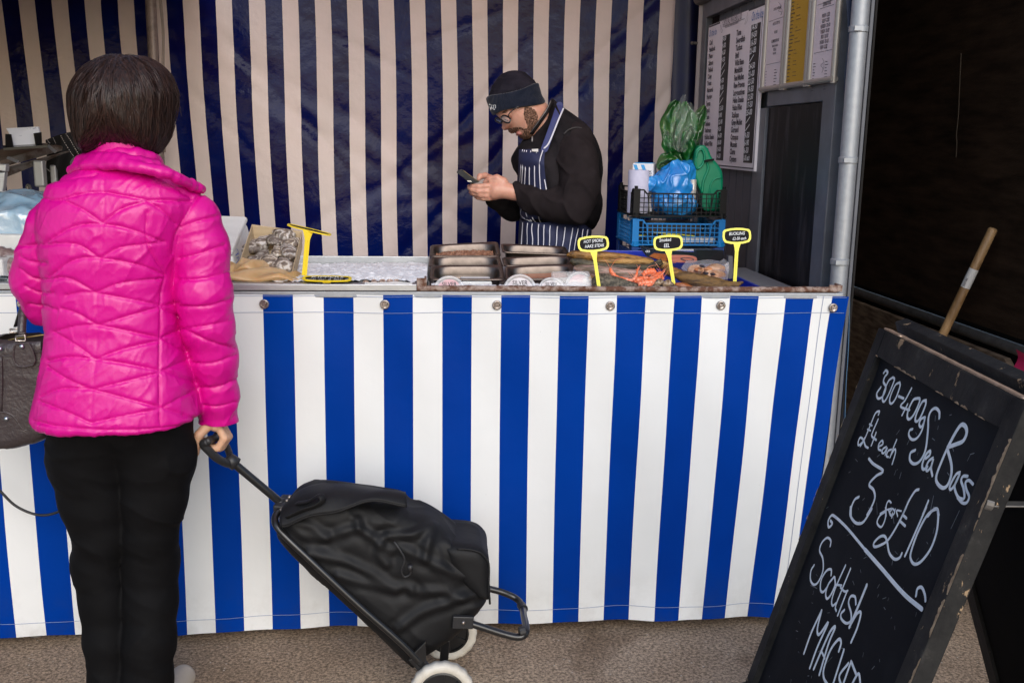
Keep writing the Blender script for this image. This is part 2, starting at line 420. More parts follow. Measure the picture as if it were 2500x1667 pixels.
for a, b, c in cols:
    def fn(u, v, a=a, b=b):
        x = a+(b-a)*u; z0 = ZB0+.003*math.sin(x*2.3+.5)+.001*math.sin(x*11); z = z0+(ZT-z0)*v
        return (skirt_x(x, z), skirt_y(x, z), z)
    sm.grid(fn, 6, 60, c)
# the cloth turns the corner and runs back along the right end, frayed a little
def fnr(u, v):
    z = .034+(ZT-.07-.034)*v; x = skirt_x(1.131, z); y = skirt_y(1.131, z)
    return (x-.003*math.sin(u*7+z*9)+.012*math.sin(u*3.1), y+.012*u+u*.30, z-.01*u*(1-v))
sm.grid(fnr, 10, 50, 1)
sk = sm.build('cloth', [PVC_W, PVC_B], SK, smooth=True)
st = MB()
DIRT = None
for z0, amp in ((ZT-.047, .0015), (ZT-.004, .001), (ZB0+.042, .002)):
    pts = [(skirt_x(x, z0), skirt_y(x, z0)-.0012, z0+amp*math.sin(x*13)+.003*(math.sin(x*2.3+.5) if z0 < .2 else 0)) for x in np.linspace(-2.3, 1.125, 400)]
    st.tube(pts, .0006, 5)
st.tube([(skirt_x(1.062, z), skirt_y(1.062, z)-.0012, z) for z in np.linspace(.04, ZT, 60)], .0006, 5)
st.build('stitching', STITCH, SK)
NICK = mat('nickel', (.55, .5, .47), .3, .9, var=(.25, .2, .17), vs=300)
HOLE = mat('dark_hollow', (.02, .018, .016), .6)
for i, (x, y) in enumerate([(50, 698), (318, 698), (607, 698), (884, 699), (1141, 700), (1401, 702), (1657, 702), (1914, 707)]):
    p = dY(x, y, -.010); p[1] = skirt_y(p[0], p[2])-.004
    e = MB(); e.lathe(p, (0, -1, 0), [(.0125, -.002), (.0125, .001), (.011, .003), (.0075, .003), (.006, .0015), (.0, .0015)], 24)
    R = np.array([[.7, 0, .7], [0, 1, 0], [-.7, 0, .7]])
    e.box(p+np.array([0, -.006, 0]), (.015, .004, .004), R); e.cyl(p, p+np.array([0, -.006, 0]), .0028)
    smooth_by_angle(e.build('turn_button', NICK, SK, bevel=.0008))

# ---- counter
CT = thing('stall_counter', (-.4, .42, 0), 'long steel framed fish counter with rusty front edge behind the striped skirt', 'counter')
c = MB()
c.bar((-2.4, .012, ZT+.000), (1.118, .012, ZT+.000), .03, .016)          # galvanised angle
c.build('edge_angle', GALV, CT, bevel=.002)
c = MB(); n = 240; prof = []
def fnrail(u, v):
    x = -2.4+u*3.5; a = v*2*math.pi
    q = .0016*NZ((x*60, v*3, 0.))
    return (x, .004+math.cos(a)*(.011+q), ZT+.0165+math.sin(a)*(.008+q))
c.grid(fnrail, 600, 12); c.build('rusty_lip', RUST, CT, smooth=True)
c = MB()
for x0, x1 in ((957, 980), (1905, 1935)):
    c = MB()
    a, b = dY(x0, 655, 0)[0], dY(x1, 655, 0)[0]; h = .032 if x0 < 1000 else .018
    c.box(((a+b)/2, .0, ZT+.012+h/2), (b-a, .006, h)); c.box((b-.003, .02, ZT+.012+h/2), (.006, .045, h)); c.build('corner_stop', RUST, CT, bevel=.001)
c = MB(); c.box((-.63, .44, .925), (3.5, .84, .03)); c.build('counter_top', GALV, CT)
for x in (-2.2, -1.1, 0, 1.05):
    for y in (.06, .8):
        l = MB(); l.cyl((x, y, 0), (x, y, .91), .02); smooth_by_angle(l.build('leg', GALV_D, CT))

# ---- striped backdrop, old lining side of the stall tarpaulin
YB = 2.03
BD = None
bm_ = MB(); k = -22
CRE = [(-.75, 1.62, -1.1, .022, .006, .22), (-.62, 1.50, -1.2, .018, .005, .2), (-.5, 1.38, -1.3, .022, .006, .2), (-.15, 1.28, -.9, .02, .005, .18), (0, 1.35, .8, .02, .006, .2), (.22, 1.55, 1.2, .025, .007, .2), (.34, 1.38, 1.3, .02, .006, .16), (.62, 1.5, 1.7, .02, .006, .14), (.8, 1.3, 2.0, .018, .006, .12), (.88, 1.55, 2.4, .02, .006, .12), (-.3, 1.75, -.5, .02, .005, .25), (.1, 1.85, .4, .02, .005, .25), (-.95, 1.45, -1.0, .02, .005, .2), (.05, 1.12, .3, .018, .004, .25), (.45, 1.15, .9, .018, .004, .15)]
def back_y(x, z):
    r = .022*math.sin(x*3.1+.6*z)+.012*math.sin(x*6.3+1+1.4*z)+.028*NZ((x*1.5, z*1.3, 3.1))
    # diagonal tension folds
    r += .005*math.exp(-((z-1.75+(x+.9)*.55)/.05)**2)+.005*math.exp(-((z-1.55+(x+.75)*.62)/.035)**2)+.005*math.exp(-((z-1.32-(x-.1)*.5)/.04)**2)
    r += .006*math.exp(-((z-1.5-(x-.5)*1.0)/.035)**2)+.006*math.exp(-((z-1.25-(x-.85)*1.6)/.03)**2)
    for x0_, z0_, sl, w_, am, le in CRE:
        t_ = (x-x0_)+(z-z0_)*sl*.0; q_ = (z-z0_)-sl*(x-x0_); r += am*math.exp(-(q_/w_)**2)*math.exp(-((x-x0_)/le)**2)
    return r
def back_x(x, z):
    return x+(.06*(1.0-x)*(2.0-z)*.35 if x < .3 else .0)*.5+.004*math.sin(z*5+x*3)
LB = dY(1443, 300, YB)[0]      # a known blue stripe edge of the photograph
b0 = dY(1084, 300, YB)[0]; b1 = dY(1294, 300, YB)[0]; PB = (b1-b0)/3
k0 = -22
XE = dY(1541, 200, YB)[0]
while b0+k0*PB < XE+.1:
    r_ = b0+k0*PB; l_ = r_-PB*.51
    for a, b, c_ in ((l_, r_, 1), (r_, l_+PB, 0)):
        if a > XE: continue
        b = min(b, XE)
        bm_.grid(lambda u, v: (back_x(a+(b-a)*u, .02+2.4*v), YB+back_y(a+(b-a)*u, .02+2.4*v), .02+2.4*v), 5, 130, c_)
    k0 += 1
BD = bm_.build('striped_backdrop', [LIN_W, LIN_B], smooth=True)
meta(BD, 'beige and navy striped tarpaulin backdrop, creased and glossy, hanging behind the fishmonger', 'tarpaulin')

# ---- canopy over the stall
CAN = mat('red_canopy_cloth', (.85, .46, .38), .6, translucent=.6, bump=(4, .2, .02))
c = MB(); c.grid(lambda u, v: (-.95+2.2*u, -.02+2.1*v, 2.52+.02*math.sin(u*20)+.10*math.sin(v*math.pi)), 40, 16)
meta(c.build('canopy', CAN, smooth=True), 'faded red canopy cloth over the stall, out of view above it', 'canopy')
c = MB(); c.grid(lambda u, v: (-4+3.0*u, -.75+2.85*v, 1.79+.25*v+.01*math.sin(u*20)+.03*math.sin(v*math.pi)), 40, 16)  # unseen canopy piece, added and hung low to darken the left backdrop
meta(c.build('canopy', mat('added_shade_cloth', (.16, .09, .045), .7, translucent=.1), smooth=True), 'brown opaque canopy piece added out of view to shade the left backdrop', 'canopy')
# ---- left end sheet of the stall
c = MB(); c.grid(lambda u, v: (-2.7+.02*math.sin(u*9), .1+1.95*u, .02+2.4*v), 20, 10)
meta(c.build('side_tarpaulin', mat('old_brown_lining', (.25, .17, .11), .6), smooth=True), 'plain brown lining sheet closing the left end of the stall', 'tarpaulin')

# ---- back left pole
p0, p1 = dY(349, 60, 1.85), dY(354, 400, 1.85)
PX = p0[0]
c = MB(); c.cyl((PX, 1.85, 0), (PX, 1.85, 2.35), .022, n=24)
PL = smooth_by_angle(c.build('tent_pole', mat('dirty_pole', (.26, .21, .19), .45, .2, var=(.13, .1, .09), vs=25, vr=(.5, .75)), base=(PX, 1.85, 0)))
meta(PL, 'dirty grey tent pole standing against the backdrop above the dark haired customer', 'pole')
c = MB(); c.tube(bez([(PX+.028, 1.83, 2.35), (PX+.03, 1.82, 2.15), (PX+.042, 1.82, 1.95), (PX+.05, 1.82, 1.78), (PX+.038, 1.82, 1.6), (PX+.03, 1.83, 1.3)], 8), .004, 6)
c.tube(bez([(PX+.022, 1.825, 2.35), (PX+.036, 1.815, 2.1), (PX+.056, 1.815, 1.85), (PX+.045, 1.82, 1.6), (PX+.03, 1.83, 1.3)], 8), .003, 6)
meta(c.build('cable', mat('grey_cable', (.3, .25, .22), .5), smooth=True), 'thin grey cable hanging down beside the dirty tent pole', 'cable')

# ---- right side wall with frame, boards; plane X = XW
XW = 1.155
SW = thing('side_wall', (XW, .8, 0), 'grey grooved panel wall in a painted frame at the right end of the stall', 'wall')
c = MB()
ya, yb = .10, 1.52
nb = 16; wy = (yb-ya)/nb
for i in range(nb): c.box((XW+.012, ya+wy*(i+.5), 1.2), (.012, wy-.006, 2.4))
c.box((XW+.024, (ya+yb)/2, 1.2), (.01, yb-ya, 2.4))
c.build('grooved_panel', WALLG, SW, bevel=.002)
yR = dX(1905, 420, XW)[1]; yL = dX(1622, 200, XW)[1]; yM = dX(1748, 300, XW)[1]
zr = dX(1830, 205, XW)[2]; zr2 = dX(1830, 243, XW)[2]
fr = MB()
def vbar(y0, y1, z0, z1, t=.03, mb=fr): mb.box((XW+.006-t/2, (y0+y1)/2, (z0+z1)/2), (t, abs(y1-y0), abs(z1-z0)))
yr0 = dX(1893, 420, XW)[1]; yr1 = dX(1921, 420, XW)[1]
vbar(yr0, yr1, 0, 2.4); ym0 = dX(1738, 440, XW)[1]; ym1 = dX(1760, 440, XW)[1]
vbar(ym0, ym1, 0, zr2, .026); zb1 = dX(1830, 198, XW)[2]; zb0 = dX(1830, 240, XW)[2]
vbar(yr0+.0015, ym1, zb0, zb1, .024)
yl0, yl1 = dX(1626, 200, XW)[1], dX(1617, 200, XW)[1]
vbar(yl0, yl1, 0, 2.4, .028)
zt0 = dX(1700, 26, XW)[2]; vbar(yr0+.0015, yl0-.0015, zt0+.02, zt0+.09, .03)
fr.build('painted_frame', WALLD, SW, bevel=.003)
c = MB(); zc = dX(1700, 22, XW)[2]
c.tube([(XW-.03, dX(1620, 60, XW)[1], zc+.10), (XW-.03, yr0-.02, zc+.10)], .028, 14); 
smooth_by_angle(c.build('roller_tube', mat('brown_roller', (.10, .085, .08), .5), SW))
# white pole and its clip at the back end of the wall
c = MB(); y = dX(1609, 200, XW-.01)[1]
c.cyl((XW-.012, y+.02, 0), (XW-.012, y+.02, 2.4), .016); p = dX(1606, 100, XW-.02)
c.cyl(p+np.array([-.03, 0, 0]), p+np.array([.02, 0, 0]), .006, m=1); c.ball(p+np.array([-.03, 0, 0]), .008, 8, 1)
meta(smooth_by_angle(c.build('white_pole', [mat('white_paint_dirty', (.42, .38, .37), .5), GALV_D])), 'slim white painted pole with a small clip behind the grey side wall', 'pole')

# ---- navy sheet and gap to the street behind, between backdrop and side wall
c = MB(); xa, xb = dY(1545, 100, 1.95)[0], dY(1625, 100, 1.95)[0]+.03
c.grid(lambda u, v: (xa+(xb-xa)*u+.008*(1-v), 1.93+.015*math.sin(u*9+v*2), .1+2.4*v), 16, 20)
meta(c.build('navy_sheet', mat('navy_sheet', (.008, .012, .07), .45, var=(.014, .016, .05), vs=6), smooth=True), 'plain navy blue sheet hanging between the backdrop and the price board wall', 'tarpaulin')
c = MB(); pz = dY(1542, 120, 2.3)
c.box((pz[0]+.02, 2.6, 1.25), (.5, .02, 2.5), m=0)
c.box((pz[0]+.0, 2.5, pz[2]-.02), (.3, .05, .16), m=1); c.box((pz[0]+.03, 2.5, pz[2]-.21), (.3, .05, .1), m=2); c.box((pz[0]+.03, 2.5, pz[2]-.31), (.3, .05, .09), m=3)
c.box((pz[0]+.03, 2.5, pz[2]-.75), (.3, .05, .5), m=1)
meta(c.build('neighbour_display', [HOLE, mat('red_sign', (.5, .03, .06), .5), mat('brown_card', (.2, .12, .06), .7), mat('white_box', (.55, .55, .56), .6)]),
     'sliver of a neighbouring red, brown and white display seen through the gap by the backdrop', 'display')

# ---- scaffold pole at the right front corner
q0, q1 = dY(1945, 400, .09), dY(1967, 0, .09)
c = MB(); px_ = q0[0]; RP = .0225
c.cyl((px_, .09, 0), (px_, .09, 2.4), RP, n=28)
for yy in (601, 368, 67):
    z = dY(1935, yy, .09)[2]
    c.lathe((px_, .09, z), (0, 0, 1), [(RP, -.009), (RP+.003, -.007), (RP+.003, .007), (RP, .009)], 28)
    c.box((px_-.012, .09-RP-.002, z), (.02, .006, .012))
meta(smooth_by_angle(c.build('scaffold_pole', GALV)), 'round galvanised scaffold pole with thin joint collars at the right front corner', 'pole')
c = MB()
pts = [dY(x, y, .13) for x, y in ((1972, 0), (1975, 90), (1966, 200), (1978, 290), (1972, 370), (1962, 450), (1958, 560), (1950, 640), (1945, 800), (1940, 880), (1936, 1000))]
V = []
for p in bez(pts, 6):
    V += [(p[0]-.03, .14, p[2]), (p[0], .125, p[2]), (p[0]+.002, .15, p[2])]
k = len(V)//3; c.add(V, [(i*3+j, i*3+j+1, i*3+j+4, i*3+j+3) for i in range(k-1) for j in range(2)])
c.tube([(q[0]+.001, .122, q[2]) for q in bez(pts, 6)], .0015, 6, 1)
meta(c.build('end_sheet', [mat('dark_blue_edge', (.004, .018, .06), .5), mat('blue_piping', (.05, .12, .22), .6)], smooth=True), 'dark blue sheet edge with pale piping trailing behind the scaffold pole', 'tarpaulin')

# ---- dark storage bay to the right
XR = 1.80
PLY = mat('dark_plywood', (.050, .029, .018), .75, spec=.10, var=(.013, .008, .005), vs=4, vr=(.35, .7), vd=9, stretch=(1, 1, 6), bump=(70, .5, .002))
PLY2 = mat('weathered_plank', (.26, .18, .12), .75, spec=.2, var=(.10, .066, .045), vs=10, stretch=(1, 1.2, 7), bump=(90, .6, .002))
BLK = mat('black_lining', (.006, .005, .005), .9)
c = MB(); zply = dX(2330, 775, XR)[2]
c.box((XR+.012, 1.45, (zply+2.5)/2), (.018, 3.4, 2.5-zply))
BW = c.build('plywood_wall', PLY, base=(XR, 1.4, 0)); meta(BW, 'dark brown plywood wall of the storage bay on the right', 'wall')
c = MB(); zp = dX(2330, 800, XR)[2]
c.cyl((XR-.0, -.3, zp), (XR-.0, 3.1, zp), .018, n=16); meta(smooth_by_angle(c.build('steel_rail', GALV_D)), 'grey steel rail running along the foot of the dark plywood wall', 'pipe')
c = MB(); a = dX(2110, 757, XR-.03); b = dX(2300, 820, XR-.03); zt = b[2]
yE = dX(2333, 860, XR-.03)[1]
poly = [(XR-.03, 3.0, .25), (XR-.03, 3.0, zt), (XR-.03, yE+.07, zt), (XR-.03, yE+.015, zt-.04), (XR-.03, yE, zt-.08), (XR-.03, yE, .25)]
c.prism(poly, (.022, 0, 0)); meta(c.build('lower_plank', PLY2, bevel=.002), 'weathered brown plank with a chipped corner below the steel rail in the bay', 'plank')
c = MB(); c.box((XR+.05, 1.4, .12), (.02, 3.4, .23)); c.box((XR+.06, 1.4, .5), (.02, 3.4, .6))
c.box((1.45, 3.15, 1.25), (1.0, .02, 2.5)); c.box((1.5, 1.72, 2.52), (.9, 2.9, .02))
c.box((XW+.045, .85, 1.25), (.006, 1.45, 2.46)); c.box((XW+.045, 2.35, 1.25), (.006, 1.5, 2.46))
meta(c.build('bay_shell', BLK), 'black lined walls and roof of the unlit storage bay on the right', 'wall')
c = MB(); c.box((XR-.03, -.245, 1.25), (.05, .07, 2.5)); 
meta(c.build('red_post', mat('dark_red_paint', (.10, .012, .008), .5, var=(.05, .008, .005), vs=12), bevel=.003), 'dark red painted post at the right edge of the storage bay', 'post')
pp = onX(2496, 895, XR-.1)
c = MB(); c.grid(lambda u, v: (XR-.12+.01*math.sin(v*6), pp[1]-.30*u+.01, pp[2]+.05-.10*v-.03*u), 8, 8)
meta(c.build('pink_cloth', mat('pink_cloth', (.62, .02, .10), .6), smooth=True), 'scrap of bright pink cloth hanging at the right edge by the red post', 'cloth')
p = dY(1990, 20, 2.2)
c = MB(); c.grid(lambda u, v: (1.62+.5*u, 1.6, 2.42-.13*v*(1-u*.6)+.01*math.sin(u*8)), 10, 4)
meta(c.build('grey_rag', mat('grey_rag', (.12, .11, .10), .8), smooth=True), 'grey sheet sagging under the roof at the top of the dark bay', 'cloth')
c = MB(); pts = [dX(x, y, XR-.004) for x, y in ((2208, 123), (2205, 180), (2203, 230), (2201, 270), (2197, 310), (2198, 330), (2196, 362))]
c.tube(bez(pts, 6), .0018, 6); meta(c.build('frayed_string', mat('string', (.06, .042, .028), .9), smooth=True), 'frayed string dangling on the dark plywood wall', 'string')
# ================================================================ goods on the counter
def C3(x, y, Y): return onY(500+x/3.92, 480+y/3.92, Y)
def C3b(x, y, Y): return onY(640+x/7.35, 520+y/7.35, Y)
def C4(x, y, Y): return onY(1000+x/4.704, 540+y/4.704, Y)
def C5(x, y, Y): return onY(1380+x/4.9, 540+y/4.9, Y)
def C6(x, y, Y): return onY(1480+x/6.19, 560+y/6.19, Y)
def C1(x, y, Y): return onY(1450+x/3.7325, 200+y/3.7325, Y)
FOAM = mat('white_polystyrene', (.74, .74, .72), .75, var=(.64, .64, .62), vs=9, bump=(220, .35, .001))
YEL = mat('yellow_plastic', (.84, .62, .015), .35)
YEL2 = mat('pale_yellow_plastic', (.82, .74, .05), .35)
TAGB = mat('black_tag', (.010, .009, .011), .6, spec=.1)
CHW = mat('white_marker', (.85, .88, .9), .6)
STEEL = mat('catering_steel', (.165, .135, .118), .36, .94, var=(.12, .098, .085), vs=18, rvar=(30, .30, .42), bump=(40, .05, .001))
CLEAR = mat('clear_plastic', (.9, .9, .9), .12, alpha=.22, spec=.9, coat=.5)
CLEARW = mat('milky_plastic', (.78, .78, .79), .2, alpha=.45, spec=.9, coat=.6)
# ---- ice tray
TR = thing('ice_tray', (-.9, .42, .94), 'shallow metal tray filled with crushed ice, white front lip, left of the steel pans', 'tray')
x1 = dY(957, 655, .0)[0]; x0 = -2.3
m = MB(); zf = dY(900, 652.5, 0)[2]
m.box(((x0+x1)/2, -.002, (zf+ZT+.011)/2), (x1-x0, .012, zf-ZT-.011)); m.box(((x0+x1)/2, .018, zf-.003), (x1-x0, .03, .006))
m.build('front_lip', ALU, TR, bevel=.0015)
xe = dY(987, 590, .8)[0]; zbk = dY(870, 589, .82)[2]
m = MB(); m.box(((x0+xe)/2, .825, (zbk+.93)/2), (xe-x0, .01, zbk-.93)); m.box(((x0+xe)/2, .42, .943), (xe-x0, .8, .004)); m.box((xe-.002, .42, .96), (.004, .8, .04))
m.build('tray_body', mat('tray_metal', (.5, .52, .52), .35, .5, var=(.42, .44, .45), vs=14), TR, bevel=.002)
ICE = mat('crushed_ice', (.92, .93, .95), .35, var=(.80, .83, .86), vs=45, spec=.6, bump=(150, .5, .003), bump2=(420, .3, .001))
nx, ny = 420, 150
X, Y_ = np.meshgrid(np.linspace(x0+.02, xe-.006, nx), np.linspace(.035, .81, ny)); P = np.stack([X, Y_, X*0], -1)
t = (Y_-.035)/.78
Z = zf-.002+.004*np.clip(t*3, 0, 1)-.050*np.clip((t-.35)*1.6, 0, 1)+.010*fbm(P, 7, 3, 3)+.007*np.abs(fbm(P, 55, 2, 9))+.003*vnoise(P, 140, 4)
Z = np.maximum(Z, .93)
V = np.stack([X, Y_, Z], -1).reshape(-1, 3)
F = [(j*nx+i, j*nx+i+1, (j+1)*nx+i+1, (j+1)*nx+i) for j in range(ny-1) for i in range(nx-1)]
meta(link_mesh('crushed_ice', V, F, ICE, smooth=True), 'bed of white crushed ice filling the tray and spilling beneath the steel pans', 'ice', kind='stuff')
# a second heap of ice under the right hand pans and tubs
X, Y_ = np.meshgrid(np.linspace(.0, .62, 180), np.linspace(.022, .6, 130)); P = np.stack([X, Y_, X*0], -1)
Z = .977+.010*fbm(P, 9, 3, 13)+.005*np.abs(fbm(P, 60, 2, 9))+.003*vnoise(P, 140, 4)-.05*np.clip((Y_-.17)/.05, 0, 1)
link = link_mesh('crushed_ice', np.stack([X, Y_, Z], -1).reshape(-1, 3), [(j*180+i, j*180+i+1, (j+1)*180+i+1, (j+1)*180+i) for j in range(129) for i in range(179)], ICE, smooth=True)
meta(link, 'low heap of crushed ice showing between the round plastic tubs', 'ice', kind='stuff')

# ---- box helper: an open tilted box from its rim corners
def open_box(name, rim, depth, th, mats, parent=None, bevel=.001, inner=True):
    TL, TR_, BR, BL = [np.asarray(p) for p in rim]
    n = nrm(np.cross(BR-BL, TL-BL)); ex = nrm(TR_-TL); m = MB()     # n points out of the opening
    o = [TL, TR_, BR, BL]; c = sum(o)/4
    i = [p+nrm(c-p)*th*1.41 for p in o]
    ob = [p-n*depth+(c-p)*.05 for p in o]; ib = [p-n*(depth-th)+(c-p)*.05 for p in i]
    V = o+i+ib+ob
    F = [(a, (a+1) % 4, 4+(a+1) % 4, 4+a)[::-1] for a in range(4)]+[(4+a, 4+(a+1) % 4, 8+(a+1) % 4, 8+a)[::-1] for a in range(4)]+[(8, 9, 10, 11)[::-1]]+[(a, 12+a, 12+(a+1) % 4, (a+1) % 4)[::-1] for a in range(4)]+[(15, 14, 13, 12)[::-1]]
    m.add(V, F); return m.build(name, mats, parent, bevel=bevel), n, ex

# ---- polystyrene boxes
def foam_box(lid, dirn, th, label, marks=None):
    """lid: four rim corners (TL TR BR BL); body goes along dirn"""
    T = thing('polystyrene_box', (lid[3]+lid[2])/2-np.array([0, 0, .1]), label, 'box')
    L = np.array(lid); d = np.asarray(dirn)
    m = MB(); c = L.mean(0); top = L; low = L+d*.03
    m.add(list(top)+list(low), [(0, 1, 2, 3)[::-1], (4, 5, 6, 7)]+[(a, (a+1) % 4, 4+(a+1) % 4, 4+a) for a in range(4)])
    m.build('lid', FOAM, T, bevel=.006)
    m = MB(); a = [p+(c-p)*.03+d*.031 for p in L]; b = [p+(c-p)*.10+d*th for p in L]
    m.add(a+b, [(0, 1, 2, 3)[::-1], (4, 5, 6, 7)]+[(q, (q+1) % 4, 4+(q+1) % 4, 4+q) for q in range(4)])
    m.build('body', FOAM, T, bevel=.006); return T
# tilted box beside the oysters: sloping lid faces the customer
TLb, TRb = C3(-150, 165, .60), C3(408, 188, .60); BRb, BLb = C3(268, 505, .30), C3(-160, 500, .30)
FB = thing('polystyrene_box', (BLb+BRb)/2-np.array([0, 0, .06]), 'white polystyrene box with blue pen marks, tilted on the ice left of the oysters', 'box')
m = MB(); R2 = C3(425, 240, .62); Bk = C3(305, 648, .30); Bl = C3(-160, 645, .28)
lid = [TLb, TRb, BRb, BLb]; c = sum(lid)/4; gv = nrm(np.cross(BRb-BLb, TLb-BLb))
m.add(lid+[p-gv*.02 for p in lid], [(3, 2, 1, 0)[::-1], (7, 6, 5, 4)]+[(a, (a+1) % 4, 4+(a+1) % 4, 4+a)[::-1] for a in range(4)])
m.build('lid', FOAM, FB, bevel=.008)
m = MB(); bt = [p-gv*.021+(c-p)*.04 for p in lid]; bb = [np.array([bt[0][0], bt[0][1]+.02, .97]), np.array([bt[1][0]+.03, bt[1][1]+.02, .97]), np.array([Bk[0], Bk[1], .975]), np.array([bt[3][0], Bl[1], .975])]
m.add(bt+bb, [(3, 2, 1, 0)[::-1], (7, 6, 5, 4)]+[(a, (a+1) % 4, 4+(a+1) % 4, 4+a)[::-1] for a in range(4)])
bo = m.build('body', FOAM, FB, bevel=.008)
m = MB(); fn_ = nrm(np.cross(bb[2]-bt[2], bt[1]-bt[2])); fn_ = fn_ if fn_[0] > 0 else -fn_
def side(px, py):
    s = 640-640; return onP(500+px/3.92, 480+py/3.92, bt[2], fn_)+fn_*.0006
for st_ in ([(300, 500), (318, 530), (290, 565)], [(300, 590), (322, 580), (318, 610), (300, 640)], [(322, 545), (296, 560)]):
    m.stroke([side(*q) for q in st_], .0022, fn_)
m.build('pen_marks', mat('blue_pen', (.05, .12, .5), .6), FB)

# ---- oyster box and oysters
rim = [C3(450, 265, .42), C3(935, 330, .42), C3(835, 742, .10), C3(290, 742, .10)]
WD = mat('pale_box_wood', (.56, .43, .27), .7, var=(.46, .34, .20), vs=6, vr=(.4, .7), stretch=(1, 1, 9), bump=(60, .2, .001))
ob, nB, eB = open_box('oyster_box', rim, .055, .0045, WD, bevel=.0008)
meta(ob, 'small pale wooden box tilted on the counter and packed with rough grey oysters', 'box')
def shell_material(name, a, b):
    m_ = bpy.data.materials.new(name); m_.use_nodes = True; t = m_.node_tree; N = t.nodes; L = t.links; p = N['Principled BSDF']
    tc = N.new('ShaderNodeTexCoord'); wv = N.new('ShaderNodeTexWave'); wv.wave_type = 'RINGS'; wv.rings_direction = 'SPHERICAL'
    wv.inputs['Scale'].default_value = 26; wv.inputs['Distortion'].default_value = 7; wv.inputs['Detail'].default_value = 2.5; wv.inputs['Detail Scale'].default_value = 1.6
    L.new(tc.outputs['Object'], wv.inputs['Vector']); r = N.new('ShaderNodeValToRGB'); e = r.color_ramp.elements
    e[0].position = .12; e[0].color = (.20, .165, .14, 1); e[1].position = .5; e[1].color = (*a, 1); q = e.new(.85); q.color = (*b, 1)
    n = N.new('ShaderNodeTexNoise'); n.inputs['Scale'].default_value = 45; n.inputs['Detail'].default_value = 5; L.new(tc.outputs['Object'], n.inputs['Vector'])
    mx = N.new('ShaderNodeMixRGB'); mx.blend_type = 'MULTIPLY'; mx.inputs[0].default_value = .8; r2 = N.new('ShaderNodeValToRGB'); r2.color_ramp.elements[0].position = .35; r2.color_ramp.elements[0].color = (.3, .24, .2, 1); r2.color_ramp.elements[1].position = .55
    L.new(n.outputs[0], r2.inputs[0]); L.new(wv.outputs[1], r.inputs[0]); L.new(r.outputs[0], mx.inputs[1]); L.new(r2.outputs[0], mx.inputs[2]); L.new(mx.outputs[0], p.inputs['Base Color'])
    p.inputs['Roughness'].default_value = .45; b_ = N.new('ShaderNodeBump'); b_.inputs['Strength'].default_value = .6; b_.inputs['Distance'].default_value = .002
    L.new(wv.outputs[1], b_.inputs['Height']); L.new(b_.outputs[0], p.inputs['Normal']); return m_
SH = [shell_material('oyster_shell_grey', (.36, .29, .22), (.62, .58, .54)), shell_material('oyster_shell_tan', (.38, .29, .18), (.66, .60, .52)), shell_material('oyster_shell_dark', (.16, .13, .11), (.42, .38, .33))]
rimc = sum(rim)/4
oy = [(500, 470, 75, 130, -30, 2, .030), (575, 420, 52, 105, -28, 0, .022), (655, 415, 55, 75, 30, 2, .018), (765, 370, 82, 78, -50, 0, .016), (835, 440, 55, 85, -30, 1, .018), (700, 520, 48, 92, 5, 1, .014),
      (800, 520, 62, 120, 18, 0, .012), (622, 612, 62, 98, 5, 1, .010), (750, 650, 76, 82, 25, 0, .006), (480, 600, 42, 60, -60, 2, .03), (715, 430, 35, 70, -40, 2, .02), (560, 545, 40, 70, -20, 2, .034), (850, 570, 32, 80, 12, 2, .03), (690, 590, 34, 60, 10, 2, .034)]
olab = ['big dark oyster at the left wall of the wooden box', 'long pale oyster beside the big dark one at the upper left', 'dark oyster at the back centre of the wooden box', 'round whitish oyster highest in the wooden box', 'yellowish oyster wedged at the upper right of the box', 'narrow purple grey oyster in the middle of the box',
        'large pale oyster leaning on the right wall of the box', 'ringed brown oyster at the lower centre of the box', 'white frilly oyster lowest at the right in the box', 'dark little oyster at the lower left behind the fillets', 'thin dark oyster squeezed between the two upper shells', 'dark oyster deep in the box under the long pale one', 'dark narrow oyster pressed against the right box wall', 'dark shaded oyster deep in the centre of the box']
ym = np.cross(nB, eB)
for i, (cx, cy, a, b, rot, mi_, dp) in enumerate(oy):
    c = onP(500+cx/3.92, 480+cy/3.92, rimc-nB*dp, nB); s = 1/3.92/815; ra = a*s*1.22; rb = b*s*1.25; th = math.radians(rot)
    ax = eB*math.cos(th)+ym*math.sin(th); ay = -eB*math.sin(th)+ym*math.cos(th)
    m = MB(); seed = i*5.3
    def fn(u, v):
        A = u*2*math.pi; t = v*math.pi
        e = 1+.13*math.sin(3*A+seed)+.08*math.sin(7*A+2*seed)+.05*math.sin(13*A+seed)
        rr = math.sin(t)*e; lay = .06*((v*9+.25*math.sin(5*A+seed)) % 1-.5)*(1 if v < .5 else .3)
        taper = 1-.28*math.sin(A)
        return c+ax*(rr*ra*math.cos(A)*taper)+ay*(rr*rb*math.sin(A))+nB*(ra*.52*(math.cos(t)+lay*math.sin(t)*1.5))
    m.grid(fn, 36, 26, cu=True)
    o = m.build('oyster', SH[mi_], smooth=False, base=c-ay*rb*.5); meta(o, olab[i], 'oyster', 'oysters packed in the wooden box')

